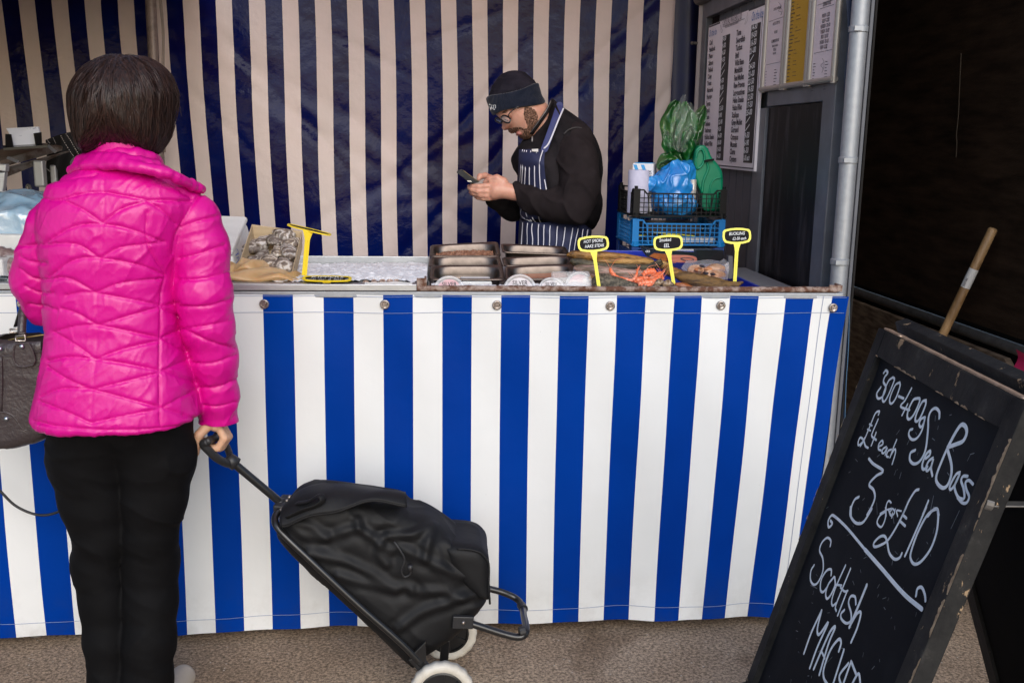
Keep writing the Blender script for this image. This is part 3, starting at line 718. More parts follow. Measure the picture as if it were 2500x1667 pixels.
# ---- generic fish / fillet as a lofted body with real thickness
def loft_fish(name, pts, rad, mats, label, cat, group=None, flat=.8, tail=None, conv=C5, Y=.2, parent=None, seed=0, n=20, fin=None, bump=.0015):
    """pts: (x, y[, Y]) on a crop; rad: half heights in crop pixels"""
    s = {C5: 1/4.9, C3: 1/3.92, C6: 1/6.19, C4: 1/4.704}[conv]
    P = np.array([conv(p[0], p[1], p[2] if len(p) > 2 else Y) for p in pts]); r = np.array(rad, float)*s*1.2
    zc = [(p-CAMP)@AX[2] for p in P]; r = r*np.array(zc)/2430.8
    q = bez(P, 6); rr = bez(np.stack([r, r*0, r*0], 1), 6)[:, 0]; k = len(q); V = []
    T = np.gradient(q, axis=0)
    for i in range(k):
        t = nrm(T[i]); up = nrm(np.array([0, -.35, 1])-t*np.dot(t, [0, -.35, 1])); sd = np.cross(t, up)
        fl = flat
        if tail and i > k-7: fl = flat*(1-.8*(i-(k-7))/6)
        for j in range(n):
            a = 2*math.pi*j/n
            w_ = 1+.05*math.sin(i*.9+j*1.7+seed)+.03*math.sin(i*2.3+seed*3+j)
            V.append(q[i]+up*math.sin(a)*rr[i]*w_+sd*math.cos(a)*rr[i]*fl*w_)
    m = MB(); m.add(V, [(i*n+j, i*n+(j+1) % n, (i+1)*n+(j+1) % n, (i+1)*n+j) for i in range(k-1) for j in range(n)]+[tuple(range(n))[::-1], tuple((k-1)*n+j for j in range(n))])
    if fin:
        for tri in fin:
            F_ = [conv(x, y, z) for x, y, z in tri]; m.prism(F_, (0, .003, 0))
    o = m.build(name, mats, parent, smooth=True)
    if parent is None: meta(o, label, cat, group)
    return o
SMK = mat('smoked_skin_gold', (.36, .17, .030), .34, var=(.07, .032, .010), vs=22, vr=(.42, .62), stretch=(.8, 2.5, 3), bump=(70, .9, .006), bump2=(220, .5, .002), spec=.4, coat=.12)
SMK2 = mat('smoked_skin_pale', (.50, .27, .07), .34, var=(.13, .055, .016), vs=24, vr=(.42, .62), stretch=(.8, 2.5, 3), bump=(70, .9, .006), bump2=(220, .5, .002), spec=.4, coat=.12)
EELM = mat('dark_eel_skin', (.035, .030, .016), .25, var=(.14, .11, .055), vs=26, vr=(.45, .66), stretch=(.8, 3, 4), bump=(110, .9, .004), spec=.45, coat=.12)
TROUT = mat('trout_skin', (.15, .10, .065), .25, var=(.48, .30, .25), vs=22, vr=(.42, .58), stretch=(.5, 5, 5), bump=(130, .8, .003), spec=.5, coat=.2)
PRW = mat('cooked_prawn', (.82, .16, .05), .3, var=(.85, .42, .28), vs=70, vr=(.45, .7), bump=(200, .4, .002), sss=.15, spec=.8)
DKS = mat('grainy_dark_skin', (.035, .03, .02), .6, var=(.14, .115, .08), vs=130, vr=(.42, .62), bump=(200, .9, .003))
BRN = mat('brown_smoked_fish', (.20, .105, .026), .45, var=(.065, .032, .010), vs=26, vr=(.4, .62), stretch=(1, 4, 4), bump=(180, .8, .003))
HAD = mat('smoked_fillet', (.66, .46, .25), .38, var=(.48, .28, .11), vs=9, vr=(.35, .68), bump=(40, .4, .003), sss=.25, spec=.6)
HAD2 = mat('smoked_fillet_dark', (.46, .25, .08), .4, var=(.62, .42, .2), vs=14, bump=(50, .5, .003), sss=.2)
ORM = mat('orange_cured_fish', (.42, .13, .03), .4, var=(.22, .06, .015), vs=25, stretch=(1, 3, 3), bump=(80, .5, .002))
MTB = mat('mussel_meat', (.30, .19, .10), .4, var=(.05, .04, .04), vs=45, vr=(.4, .58), bump=(60, .6, .003), spec=.8)

# fillets: soft folded slabs made by revolving wide flat lofts
def fillet(outline, Y0, Y1, z, th, m_, label, seed, ripple=.006):
    """outline in C3 pixels -> soft slab: left/right edges from the outline's rows"""
    xs_ = [p[0] for p in outline]; a, b = min(xs_), max(xs_)
    top = [p for p in outline if p[2] == 't']; bot = [p for p in outline if p[2] == 'b']
    def at_(lst, x): return np.interp(x, [p[0] for p in lst], [p[1] for p in lst])
    m = MB()
    def fn(u, v, up=1):
        x = a+(b-a)*u; yt, yb = at_(top, x), at_(bot, x); A = v*2*math.pi; Yc = Y0+(Y1-Y0)*(.5-.5*math.cos(A)); 
        yc = (yt+yb)/2; h = max(1.5, (yb-yt)/2)
        # profile rolls from the front lower edge over the top to the back
        p = C3(x, yc, (Y0+Y1)/2); s = 1/3.92/830
        r = h*s*(1+.06*math.sin(9*u+seed)+.05*math.sin(21*u+A*2+seed))
        d = (Y1-Y0)/2*(1-.3*abs(2*u-1)**3)
        return p+np.array([0, -math.cos(A)*d, r*math.sin(A)+ripple*math.sin(11*u+3*math.cos(A)+seed)*(.5+.5*math.sin(A))])
    m.grid(fn, 70, 28, cu=False)
    o = m.build('fillet', m_, smooth=True); meta(o, label, 'fish', 'smoked fillets by the oysters'); return o
fillet([(300, 668, 't'), (350, 615, 't'), (450, 608, 't'), (560, 645, 't'), (630, 705, 't'), (300, 712, 'b'), (450, 720, 'b'), (630, 715, 'b')], .09, .20, 0, 0, HAD, 'smooth tan smoked fillet lying uppermost against the oyster box', 1)
fillet([(60, 660, 't'), (225, 645, 't'), (330, 660, 't'), (350, 690, 't'), (60, 720, 'b'), (225, 725, 'b'), (350, 715, 'b')], .10, .22, 0, 0, HAD2, 'golden smoked fillet at the back beside the woman in pink', 4)
fillet([(40, 720, 't'), (240, 712, 't'), (420, 712, 't'), (600, 705, 't'), (740, 710, 't'), (820, 755, 't'), (880, 800, 't'), (40, 810, 'b'), (240, 805, 'b'), (520, 822, 'b'), (700, 800, 'b'), (820, 790, 'b'), (880, 815, 'b')], .028, .14, 0, 0, HAD, 'long folded smoked fillet draped along the white tray lip', 2)
fillet([(640, 770, 't'), (740, 735, 't'), (860, 740, 't'), (945, 775, 't'), (640, 832, 'b'), (780, 836, 'b'), (900, 825, 'b'), (945, 800, 'b')], .05, .17, 0, 0, HAD2, 'darker brown fish tail flap lying under the oyster box corner', 7)

# ---- price tags
def tag(o_, ex, ey, w, h, wst, lines, stem_to, label, ym=YEL, tsize=.3, flare=1., inset=.13, sxt=.75):
    """o_: board centre, ex/ey unit axes of the board, stem_to: foot of the stem"""
    ex, ey = nrm(ex), nrm(ey); n = np.cross(ex, ey); T = thing('price_tag', stem_to, label, 'price tag', 'yellow framed price tags stuck among the fish')
    def ring(k, off):
        pts = []
        for u, v in [(-1, .0), (-.97, .55), (-.86, .80), (-.45, .95), (0, 1.), (.45, .95), (.86, .80), (.97, .55), (1, 0), (.97, -.45), (.84, -.78), (.45, -.95), (0, -1.), (-.45, -.95), (-.84, -.78), (-.97, -.45)]:
            pts.append(o_+ex*u*(w/2-k)+ey*v*(h/2-k)+n*off)
        return pts
    m = MB(); a, b, c, d = ring(0, -.0015), ring(0, .0015), ring(h*inset, .0015), ring(h*inset, -.0015); N_ = 16
    for p, q in ((a, b), (b, c), (c, d)): m.add(p+q, [(i, (i+1) % N_, N_+(i+1) % N_, N_+i) for i in range(N_)])
    m.build('frame', ym, T)
    m = MB(); c2 = ring(h*inset, .0006); m.prism([p-n*.0018 for p in c2], n*.0018); m.build('board', TAGB, T)
    m = MB(); top = o_-ey*h*.47; st_ = np.asarray(stem_to); d_ = nrm(st_-top); sx_ = nrm(np.cross(d_, n))
    k = [top, top+(st_-top)*.12, top+(st_-top)*.22, st_]; ww = [wst*2.1*flare, wst*1.35*flare, wst, wst]
    V = []
    for p, q in zip(k, ww):
        for s_, t_ in ((-.5, -.001), (.5, -.001), (.5, .001), (-.5, .001)): V.append(p+sx_*q*s_+n*t_)
    m.add(V, [(i*4+j, i*4+(j+1) % 4, (i+1)*4+(j+1) % 4, (i+1)*4+j) for i in range(3) for j in range(4)]+[(0, 3, 2, 1), (12, 13, 14, 15)])
    m.bar(k[2]+n*.0012, st_+n*.0012, .0008, wst*.25, up=n); m.build('stem', ym, T)
    m = MB()
    for i, (s_, dx, dy, sz) in enumerate(lines): m.text(s_, o_+ex*dx*w+ey*dy*h+n*.0009, ex+ey*.02, ey+ex*.15, sz*h*1.1, sxt*.98, bold=.0)
    if lines: m.build('handwriting', CHW, T)
    return T
def tag5(cx, cy, wpx, hpx, Y, rot, sx_, sy_, lines, label, **k):
    o_ = C5(cx, cy, Y); s = ((o_-CAMP)@AX[2])/2430.8/4.9; a = math.radians(rot)
    ex = np.array([math.cos(a), .0, math.sin(a)]); ey = nrm(np.array([-math.sin(a), .22, math.cos(a)])); ey = nrm(ey-ex*np.dot(ey, ex))
    foot = C5(sx_, sy_, Y-.02)
    return tag(o_, ex, ey, wpx*s, hpx*s, 42*s, lines, foot, label, ym=YEL2, **k)
tag5(335, 272, 378, 196, .09, 4, 412, 850, [('HOT SMOKE', 0, .08, .26), ('HAKE STEAK', .03, -.22, .26)], 'yellow price tag handwritten HOT SMOKE HAKE STEAK, nearest the round tubs')
tag5(1230, 262, 358, 196, .12, 3, 1303, 790, [('Smoked', -.10, .1, .28), ('EEL', -.06, -.26, .30)], 'yellow price tag handwritten Smoked EEL standing in the prawns')
tag5(2052, 178, 350, 195, .22, 2, 2028, 722, [('BUCKLING', 0, .06, .25), ('£2-50 each', .08, -.24, .24)], 'yellow price tag handwritten BUCKLING at the right end of the fish')
# tall broad stemmed tag seen nearly from its lower edge
o_ = C3(1000, 318, .12); s = ((o_-CAMP)@AX[2])/2430.8/3.92
vd = nrm(o_-CAMP); exa = nrm(C3(1205, 368, .12)-C3(790, 268, .12)); b = nrm(np.cross(exa, vd)); eya = nrm(vd*.985+(-b if b[2] < 0 else b)*.13); eya = nrm(eya-exa*np.dot(eya, exa))
tag(o_, exa, eya, 425*s, .055, 52*s, [], C3(952, 752, .07), 'tall yellow tag on a broad stem tipped back over the oyster box', flare=1.0)
# kippers tag leaning back on the ice
a_, b_2 = C3(935, 757, .055), C3(1412, 762, .055); c_2, d_2 = C3(1400, 815, -.012), C3(930, 808, -.012)
o_ = (a_+b_2+c_2+d_2)/4; ex = nrm(b_2-a_); ey = nrm((a_+b_2)/2-(c_2+d_2)/2)
m = tag(o_, ex, ey, np.linalg.norm(b_2-a_)*.99, np.linalg.norm((a_+b_2)/2-(c_2+d_2)/2), .02, [('KIPPERS', 0, .08, .34), ('£2 each or 2 for £3·50', 0, -.30, .27)], o_-ey*.030-np.array([0, 0, .004]), 'yellow tag handwritten KIPPERS lying back flat on the crushed ice', inset=.12, sxt=1.0)

# ---- small clear pack of rolled fillets on the ice
PK = thing('clear_food_pack', C3(1680, 830, .06), 'small clear plastic tray of rolled anchovy fillets leaning on the ice', 'food pack')
q = [C3(1490, 768, .075), C3(1890, 755, .075), C3(1885, 850, .004), C3(1475, 852, .004)]
def pan(T, q, depth, fl, mt, name='pan', rad=5, m_inner=None, lift=.0):
    """rim quad TL TR BR BL; a drawn pan with rolled flange"""
    q = [np.asarray(p) for p in q]; n = nrm(np.cross(q[1]-q[0], q[3]-q[0])); n = n if n[2] > 0 else -n
    W = np.linalg.norm(q[1]-q[0]); H = np.linalg.norm(q[3]-q[0])
    def loop(ins, dz, ex):
        pts = []
        for i in range(48):
            a = 2*math.pi*i/48; c_, s_ = math.cos(a), math.sin(a); c_ = math.copysign(abs(c_)**(2/ex), c_); s_ = math.copysign(abs(s_)**(2/ex), s_)
            u = (c_*(1-2*ins/W)+1)/2; v = (s_*(1-2*ins/H)+1)/2
            pts.append(((1-u)*(1-v))*q[0]+u*(1-v)*q[1]+u*v*q[2]+(1-u)*v*q[3]+n*dz)
        return pts
    L = [loop(0, -.004, 14), loop(-.001, -.001, 14), loop(.002, .001, 14), loop(fl, 0, rad+3), loop(fl+.002, -.003, rad), loop(fl+.006, -depth*.5, rad), loop(fl+.010, -depth*.93, rad), loop(fl+.016, -depth, rad), loop(min(W, H)*.42, -depth, 3)]
    m = MB(); V = [p for l in L for p in l]
    m.add(V, [(k*48+j, k*48+(j+1) % 48, (k+1)*48+(j+1) % 48, (k+1)*48+j) for k in range(len(L)-1) for j in range(48)]+[tuple((len(L)-1)*48+j for j in range(48))])
    L2 = [loop(fl-.001, -.003, rad), loop(fl+.004, -depth*.6, rad), loop(fl+.012, -depth-.002, rad), loop(min(W, H)*.42, -depth-.002, 3)]
    m.add([p for l in L2 for p in l], [(k*48+j, (k+1)*48+j, (k+1)*48+(j+1) % 48, k*48+(j+1) % 48) for k in range(3) for j in range(48)]+[tuple(3*48+j for j in range(48))])
    m.build(name, mt, T, smooth=True); return n, W, H
n_, W_, H_ = pan(PK, q, .018, .008, CLEAR, 'tray')
ANC = mat('anchovy_flesh', (.55, .42, .36), .35, var=(.25, .15, .1), vs=90, spec=.8)
m = MB()
for x, y in ((1620, 803), (1700, 803), (1770, 802), (1835, 803), (1540, 812), (1660, 820), (1745, 822)):
    c = C3(x, y, .045); m.lathe(c-np.array([0, 0, .004]), (0, -.5, 1), [(.002, .002), (.005, .006), (.0085, .004), (.009, -.006)], 14)
m.build('rolled_fillet_filling', ANC, PK, smooth=True)
m = MB(); m.prism([C3(1530, 822, .0), C3(1880, 815, .0), C3(1985, 825, .0), C3(1985, 838, .0), C3(1530, 838, .0)], (0, .002, 0)); m.build('film_label', CLEARW, PK)

# ---- steel pans
PANS = [
 ('topmost left pan holding brown crab meat', [(240, 275, .66), (1010, 235, .66), (1050, 402, .50), (228, 402, .50)], 1),
 ('middle pan of the left hand pan row, empty', [(245, 405, .51), (1030, 398, .51), (1075, 520, .37), (215, 518, .37)], 0),
 ('front left pan, empty, just above two round tubs', [(250, 508, .36), (1062, 505, .36), (1096, 668, .20), (222, 668, .20)], 0),
 ('rear right pan sloping down towards the smoked fish', [(1045, 258, .66), (1785, 292, .66), (1845, 384, .52), (1068, 352, .52)], 0),
 ('middle right pan between two other steel pans', [(1062, 415, .51), (1840, 386, .51), (1880, 500, .38), (1085, 512, .38)], 0),
 ('front right pan with a coppery orange filling inside', [(1100, 520, .36), (1880, 488, .36), (1870, 662, .21), (1100, 668, .21)], 2)]
MEAT = mat('brown_crab_meat', (.34, .17, .10), .5, var=(.16, .07, .04), vs=60, bump=(120, .8, .003))
BROTH = mat('coppery_sauce', (.42, .14, .06), .2, var=(.3, .09, .04), vs=12)
for lab, q, kind in PANS:
    Q = [C4(x, y, Y) for x, y, Y in q]
    T = thing('steel_pan', (Q[2]+Q[3])/2-np.array([0, 0, .04]), 'stainless steel catering pan, '+lab, 'pan', 'steel catering pans on the counter')
    n_, W_, H_ = pan(T, Q, .05, .010, STEEL, 'basin')
    if kind:
        c = sum(Q)/4-n_*(.022 if kind == 1 else .020); ex = nrm(Q[1]-Q[0]); ey = nrm(np.cross(n_, ex)); m = MB()
        def fn(u, v):
            a, b = u*2-1, v*2-1; p = c+ex*a*W_*.42+ey*b*H_*.40
            if kind == 1: p = p+n_*(.014*(1-a*a)*(1-b*b)+.0055*float(vnoise(p[None], 110, 3)[0])+.004*float(vnoise(p[None], 220, 5)[0]))
            return p
        m.grid(fn, 60, 30); m.build('filling', MEAT if kind == 1 else BROTH, T, smooth=(kind != 1))

m = MB(); a_ = C4(590, 700, .195); b_2 = C4(950, 700, .195); m.box(((a_[0]+b_2[0])/2, .25, .958), (b_2[0]-a_[0], .10, .045)); meta(m.build('white_container', FOAM, bevel=.006), 'plain white container wedged under the front left steel pan', 'container')
# ---- round tubs with printed lids
PINKL = mat('pink_tub_label', (.50, .26, .29), .3, var=(.46, .42, .43), vs=22, vr=(.44, .54)); GREYL = mat('silver_tub_label', (.56, .54, .56), .25, var=(.36, .30, .33), vs=30)
PRINT = mat('dark_print', (.05, .04, .05), .5)
def tub(cx, cy, rpx, Y, label, tilt=.35, lm=PINKL, yaw=0., depth=.035, txt=True):
    c = C4(cx, cy, Y); s = ((c-CAMP)@AX[2])/2430.8/4.704; r = rpx*s
    n = nrm(np.array([math.sin(yaw), -1, tilt])); ex = nrm(np.cross((0, 0, 1), -n)); ex = -ex if ex[0] < 0 else ex; ey = np.cross(n, ex)
    T = thing('plastic_tub', c-np.array([0, 0, r]), label, 'tub', 'clear round tubs with printed lids')
    m = MB(); m.lathe(c, n, [(0, .0005), (r*.84, .0005), (r*.86, .003), (r*.98, .003), (r, .001), (r, -.006), (r*.96, -.007)], 40); m.build('lid', CLEARW, T, smooth=True)
    m = MB(); m.lathe(c, n, [(r*.95, -.004), (r*.93, -.01), (r*.80, -depth), (0, -depth-.001)], 40); m.build('cup', CLEAR, T, smooth=True)
    m = MB(); m.lathe(c, n, [(0, .0008), (r*.78, .0008), (r*.78, .0004)], 40); m.build('label', lm, T)
    if txt:
        m = MB(); m.text('SILVER', c+ey*r*.36+n*.0014, ex, ey, r*.36, .85, bold=.015); m.text('TIDE', c+ey*r*.08+n*.0014, ex, ey, r*.36, .85, bold=.015)
        for k in (-1, 1):
            a = c+ex*k*r*.68-ey*r*.25+n*.0014; b = c+ex*k*r*.15-ey*r*.45+n*.0014
            m.add([a+ey*r*.05, b, a-ey*r*.03+ex*k*-.1*r], [(0, 1, 2)])
            m.add([a+ey*r*.22-ex*k*r*.1, a+ey*r*.15-ex*k*r*.25, a+ey*r*.2-ex*k*r*.2], [(0, 1, 2)])
        m.stroke([c+ex*r*(-.2+.1*i)-ey*r*(.32+.03*math.sin(i*2))+n*.0014 for i in range(5)], r*.02, n)
        m.build('lettering', PRINT, T)
    return T
tub(455, 815, 192, .055, 'round tub at the far left, pink tinted lid half below the rusty edge', lm=PINKL)
tub(1268, 800, 196, .055, 'largest facing round tub, pink and silver lid in front of the right pans', lm=GREYL)
tub(1630, 800, 160, .075, 'pale silver lidded round tub partly behind the clear box', lm=GREYL)
tub(1955, 735, 165, .13, 'round tub propped behind the clear box beside the smoked fish', tilt=.5, lm=PINKL, txt=False)
CB = thing('clear_box', C4(1880, 800, .05), 'rectangular clear plastic box with a loose lid between tubs and fish', 'box')
m = MB(); a = C4(1640, 650, .06); b = C4(2095, 640, .06); c = C4(2095, 800, .05); d = C4(1660, 800, .05)
m.prism([a, b, c, d], (0, .05, .012)); m.build('container', CLEAR, CB, bevel=.006)
m = MB(); c0 = C4(1945, 795, .035); m.lathe(c0+np.array([0, .02, -.012]), (0, -.35, 1), [(0, .012), (.036, .012), (.038, .015), (.043, .013), (.044, 0), (.042, -.002)], 36); m.build('loose_lid', CLEARW, CB, smooth=True)

# ---- fish at the right
BT = thing('blue_fish_tray', C5(1100, 900, .3), 'deep blue plastic tray holding the smoked fish and prawns at the right', 'tray')
BLP = mat('deep_blue_plastic', (.004, .025, .36), .35)
m = MB(); xa, xb = C5(400, 700, .3)[0], C5(2090, 800, .3)[0]
m.box(((xa+xb)/2, .33, .952), (xb-xa, .60, .006)); zt_ = C5(700, 352, .63)[2]
m.box(((xa+xb)/2, .635, (zt_+.95)/2), (xb-xa, .008, zt_-.95)); m.box((xb, .33, .965), (.006, .6, .03)); m.box((xa, .33, .965), (.006, .6, .03)); m.box(((xa+xb)/2, .03, .955), (xb-xa, .006, .012))
m.build('tray_shell', BLP, BT, bevel=.002)
FG = 'smoked and cured fish laid out at the right'
loft_fish('smoked_fish', [(15, 410), (90, 400), (200, 415), (450, 420), (700, 435), (980, 460), (1060, 470)], [8, 42, 48, 50, 40, 22, 8], SMK, 'golden smoked fish with its head on a steel pan, topmost of the pile', 'fish', FG, Y=.42, seed=1)
loft_fish('smoked_fish', [(380, 480), (560, 488), (760, 492), (960, 495), (1110, 505)], [18, 36, 42, 38, 10], SMK2, 'paler gold smoked fish just below the topmost one', 'fish', FG, Y=.34, seed=3)
loft_fish('smoked_fish', [(60, 470), (160, 500), (420, 545), (760, 560), (980, 555), (1080, 525), (1160, 480)], [22, 50, 46, 44, 36, 44, 34], EELM, 'dark greenish fish with a raised tail behind the prawns', 'fish', FG, Y=.28, seed=5, tail=True)
loft_fish('smoked_fish', [(100, 555), (190, 570), (420, 612), (700, 640), (950, 640), (1080, 620)], [14, 46, 66, 66, 48, 20], TROUT, 'pinkish silver trout lying under the prawns', 'fish', FG, Y=.21, seed=8)
loft_fish('smoked_fish', [(330, 760), (420, 740), (520, 740), (700, 770), (880, 810), (1010, 850)], [60, 96, 84, 66, 44, 14], DKS, 'rough dark skinned fish piece at the front edge by the yellow stem', 'fish', FG, Y=.10, seed=2)
loft_fish('smoked_fish', [(290, 660), (360, 720), (450, 760), (500, 800)], [20, 60, 92, 60], SMK2, 'tan cut end of smoked fish between tub and yellow stem', 'fish', FG, Y=.125, seed=6, flat=.5)
loft_fish('smoked_fish', [(1310, 650), (1400, 665), (1560, 715), (1760, 755), (1920, 775), (2030, 765), (2130, 728)], [18, 58, 82, 78, 58, 38, 10], BRN, 'large brown smoked fish with upturned tail at the far right front', 'fish', FG, Y=.15, seed=4)
loft_fish('smoked_fish', [(1190, 560), (1260, 600), (1380, 640), (1480, 650)], [48, 55, 45, 15], SMK, 'short brown fish tucked behind the Smoked EEL tag stem', 'fish', FG, Y=.26, seed=7)
loft_fish('smoked_fish', [(1080, 500), (1180, 530), (1240, 590)], [20, 50, 40], SMK2, 'small golden fish end beside the raised dark tail', 'fish', FG, Y=.30, seed=9)
loft_fish('cured_fish', [(1310, 760), (1400, 790), (1520, 825), (1660, 850)], [20, 50, 40, 14], ORM, 'orange brown cured fish beneath the large brown one', 'fish', FG, Y=.09, seed=3)
loft_fish('cured_fish', [(2010, 850), (2080, 828), (2150, 835), (2220, 852)], [6, 24, 22, 6], ORM, 'orange scrap of cured fish at the right end of the tray', 'fish', FG, Y=.07, seed=1)
# prawns
def prawn(pts, r0, label):
    P = bez(np.array([C5(x, y, Y) for x, y, Y in pts]), 7); k = len(P); s = 1/4.9/850
    T = thing('prawn', P.mean(0)-np.array([0, 0, .01]), label, 'prawn', 'cooked orange prawns on the fish'); m = MB()
    rr = [r0*s*(math.sin(math.pi*min(.999, (i/k)*.80+.17))**.7)*(1+.13*math.sin(i*1.5)) for i in range(k)]
    m.tube(P, rr, 12); m.build('shell', PRW, T, smooth=True); m = MB()
    d = nrm(P[-1]-P[-4])
    for a in (-.5, 0, .5): m.tube([P[-1], P[-1]+d*.012+np.array([a*.012, 0, a*.01])], [.0025, .0008], 6)
    m.build('tail_fan', PRW, T); m = MB(); h = P[0]
    for a in (-1, 1): m.tube(bez([h, h+np.array([.006*a, -.004, .012]), h+np.array([.016*a, -.004, .026]), h+np.array([.03*a+.01, 0, .03])], 4), .0005, 5)
    for i in range(5): q_ = P[k//3+i*2]; m.tube([q_, q_+np.array([.003*(i-2), -.006, -.008])], .0008, 5)
    m.build('feeler', PRW, T); return T
prawn([(535, 570, .14), (560, 620, .14), (620, 680, .13), (720, 705, .12), (800, 712, .12), (845, 660, .12), (862, 595, .13)], 30, 'prawn curled in a U with both ends up, leftmost of the prawns')
prawn([(930, 650, .15), (970, 612, .15), (1030, 600, .15), (1065, 605, .15), (1040, 645, .15)], 38, 'prawn highest in the heap next to the dark tail')
prawn([(1150, 620, .15), (1110, 650, .14), (1060, 690, .13), (990, 700, .13), (930, 690, .13)], 40, 'prawn lying slanted at the right of the heap')
prawn([(830, 735, .11), (880, 700, .11), (950, 685, .12), (1010, 680, .12)], 32, 'small prawn above the rough dark skinned fish')
prawn([(870, 750, .09), (940, 740, .09), (1020, 735, .09), (1090, 700, .10), (1140, 650, .11)], 42, 'large prawn at the front of the heap')
prawn([(900, 765, .085), (980, 765, .08), (1060, 750, .085), (1120, 725, .09)], 24, 'thin prawn lowest in the heap above the mussel meats')
prawn([(1170, 690, .12), (1150, 650, .13), (1165, 615, .14)], 22, 'short upright prawn end beside the Smoked EEL tag')
# lumps of mussel and whelk meat along the rusty edge
for i, (x, y, a, b, lab) in enumerate([(870, 820, 45, 35, 'pale curl of mussel meat left of the row'), (960, 800, 60, 40, 'grey and tan mussel meat second from the left'), (1080, 810, 60, 45, 'folded tan mussel meat in the middle of the row'), (1130, 745, 60, 45, 'dark grey mussel meat resting on top of the others'),
                                       (1230, 755, 60, 45, 'brown mussel meat at the foot of the Smoked EEL tag'), (1190, 820, 50, 40, 'black centred mussel meat near the rusty edge'), (1290, 815, 55, 42, 'speckled mussel meat at the right end of the row')]):
    c = C5(x, y, .06+.02*(i % 2)); s = 1/4.9/855; m = MB()
    m.grid(lambda u, v: c+np.array([math.cos(u*6.283)*math.sin(v*math.pi)*a*s*(1+.3*math.sin(3*u*6.283+i)+.12*math.sin(7*u*6.283)), math.sin(u*6.283)*math.sin(v*math.pi)*b*s, math.cos(v*math.pi)*b*s*(1+.3*math.sin(5*u*6.283+i*2))]), 30, 16, cu=True)
    meta(m.build('mussel_meat', MTB, smooth=True), lab, 'shellfish', 'mussel meats along the rusty edge')
# cleaver-like grey plate and packs behind
m = MB(); m.prism([C5(1950, 412, .40), C5(2008, 415, .40), C5(2010, 690, .36), C5(1950, 690, .36)], (0, .02, 0)); meta(m.build('knife_block', mat('dark_grey_metal', (.07, .07, .075), .5), bevel=.002), 'dark grey upright plate standing behind the BUCKLING tag stem', 'plate')
PKG = mat('black_pack', (.012, .012, .014), .3, bump=(40, .3, .003)); SAL = mat('salmon_slice', (.52, .17, .11), .35, var=(.38, .10, .07), vs=30, stretch=(1, 1, 4), bump=(60, .3, .002)); 
VAC = mat('vacuum_film', (.75, .72, .74), .12, alpha=.28, spec=1., coat=.6, bump=(60, .9, .004))
def slab(name, poly, Yf, d, m_, parent=None, conv=C5, bev=.003):
    m = MB(); m.prism([conv(x, y, Y) for x, y, Y in poly], d); return m.build(name, m_, parent, bevel=bev)
SP = thing('salmon_pack', C5(1200, 520, .45), 'black backed pack of pink smoked salmon leaning behind the Smoked EEL tag', 'food pack')
slab('backing', [(890, 290, .55), (960, 330, .55), (1240, 350, .55), (1560, 375, .55), (1580, 480, .48), (1440, 500, .47), (1180, 480, .47), (980, 430, .48), (925, 360, .52)], 0, (0, .012, .0), PKG, SP)
slab('salmon', [(1000, 420, .47), (1060, 380, .49), (1220, 395, .49), (1240, 470, .465), (1180, 478, .46)], 0, (0, -.004, .0), ORM, SP, bev=.001)
def ov(cx, cy, a, b, Y, n=24, rot=0, ex=3.): return [(cx+a*math.copysign(abs(math.cos(t))**(2/ex), math.cos(t)), cy+b*math.copysign(abs(math.sin(t))**(2/ex), math.sin(t))+rot*math.cos(t), Y) for t in np.arange(n)*2*math.pi/n]
slab('salmon_window', ov(1400, 452, 178, 46, .455, rot=8), 0, (0, .004, 0), SAL, SP, bev=.001)
slab('printed_oval', ov(1460, 455, 84, 22, .4535, rot=6, ex=2), 0, (0, .001, 0), PRINT, SP, bev=0)
slab('printed_oval', ov(1465, 455, 62, 13, .452, rot=6, ex=2), 0, (0, .001, 0), SAL, SP, bev=0)
m = MB(); nn = np.array([0, -1., .1])
for cx in (975, 998): m.stroke([C5(cx+14*math.cos(t), 362+10*math.sin(t), .5) for t in np.linspace(0, 6.28, 9)], .0012, nn)
m.build('logo', CHW, SP)
meta(slab('dark_food_pack', [(1560, 345, .58), (1900, 350, .58), (1900, 520, .50), (1640, 510, .49), (1560, 480, .49)], 0, (0, .03, 0), PKG), 'black glossy food pack lying in the tray behind the pink fish pack', 'food pack')
VP_ = thing('vacuum_pack', C5(1700, 690, .30), 'clear vacuum pack of pink and white fish pieces below the BUCKLING tag', 'food pack')
FLP = mat('fish_pieces', (.62, .40, .27), .4, var=(.42, .22, .13), vs=40, vr=(.4, .6), bump=(60, .5, .003), sss=.2); FLO = mat('orange_piece', (.72, .24, .07), .4, var=(.6, .35, .2), vs=60)
def lump(cx, cy, a, b, Y, m_, name='piece', par=VP_, sd=1.):
    c = C5(cx, cy, Y); s = 1/4.9/810; m = MB()
    m.grid(lambda u, v: c+np.array([math.cos(u*6.283)*math.sin(v*math.pi)*a*s*(1+.12*math.sin(3*u*6.283+sd)), math.sin(u*6.283)*math.sin(v*math.pi)*.02, math.cos(v*math.pi)*b*s*(1+.15*math.sin(4*u*6.283+sd))]), 26, 14, cu=True); m.build(name, m_, par, smooth=True)
lump(1560, 590, 115, 60, .31, FLP, sd=2); lump(1800, 570, 120, 55, .33, FLP, sd=4); lump(1760, 645, 150, 55, .28, FLP, sd=1); lump(1590, 580, 50, 25, .29, FLO, sd=3); lump(1710, 572, 50, 22, .30, FLO, sd=5); lump(1790, 655, 40, 16, .255, FLO, sd=6)
for x, y in ((1680, 622), (1765, 630), (1640, 540)): lump(x, y, 28, 14, .262, PRINT, sd=x)
m = MB(); Q = [(1435, 600), (1500, 512), (1640, 515), (1780, 500), (1905, 520), (1955, 488), (1965, 560), (1945, 700), (1800, 690), (1600, 650), (1440, 625)]
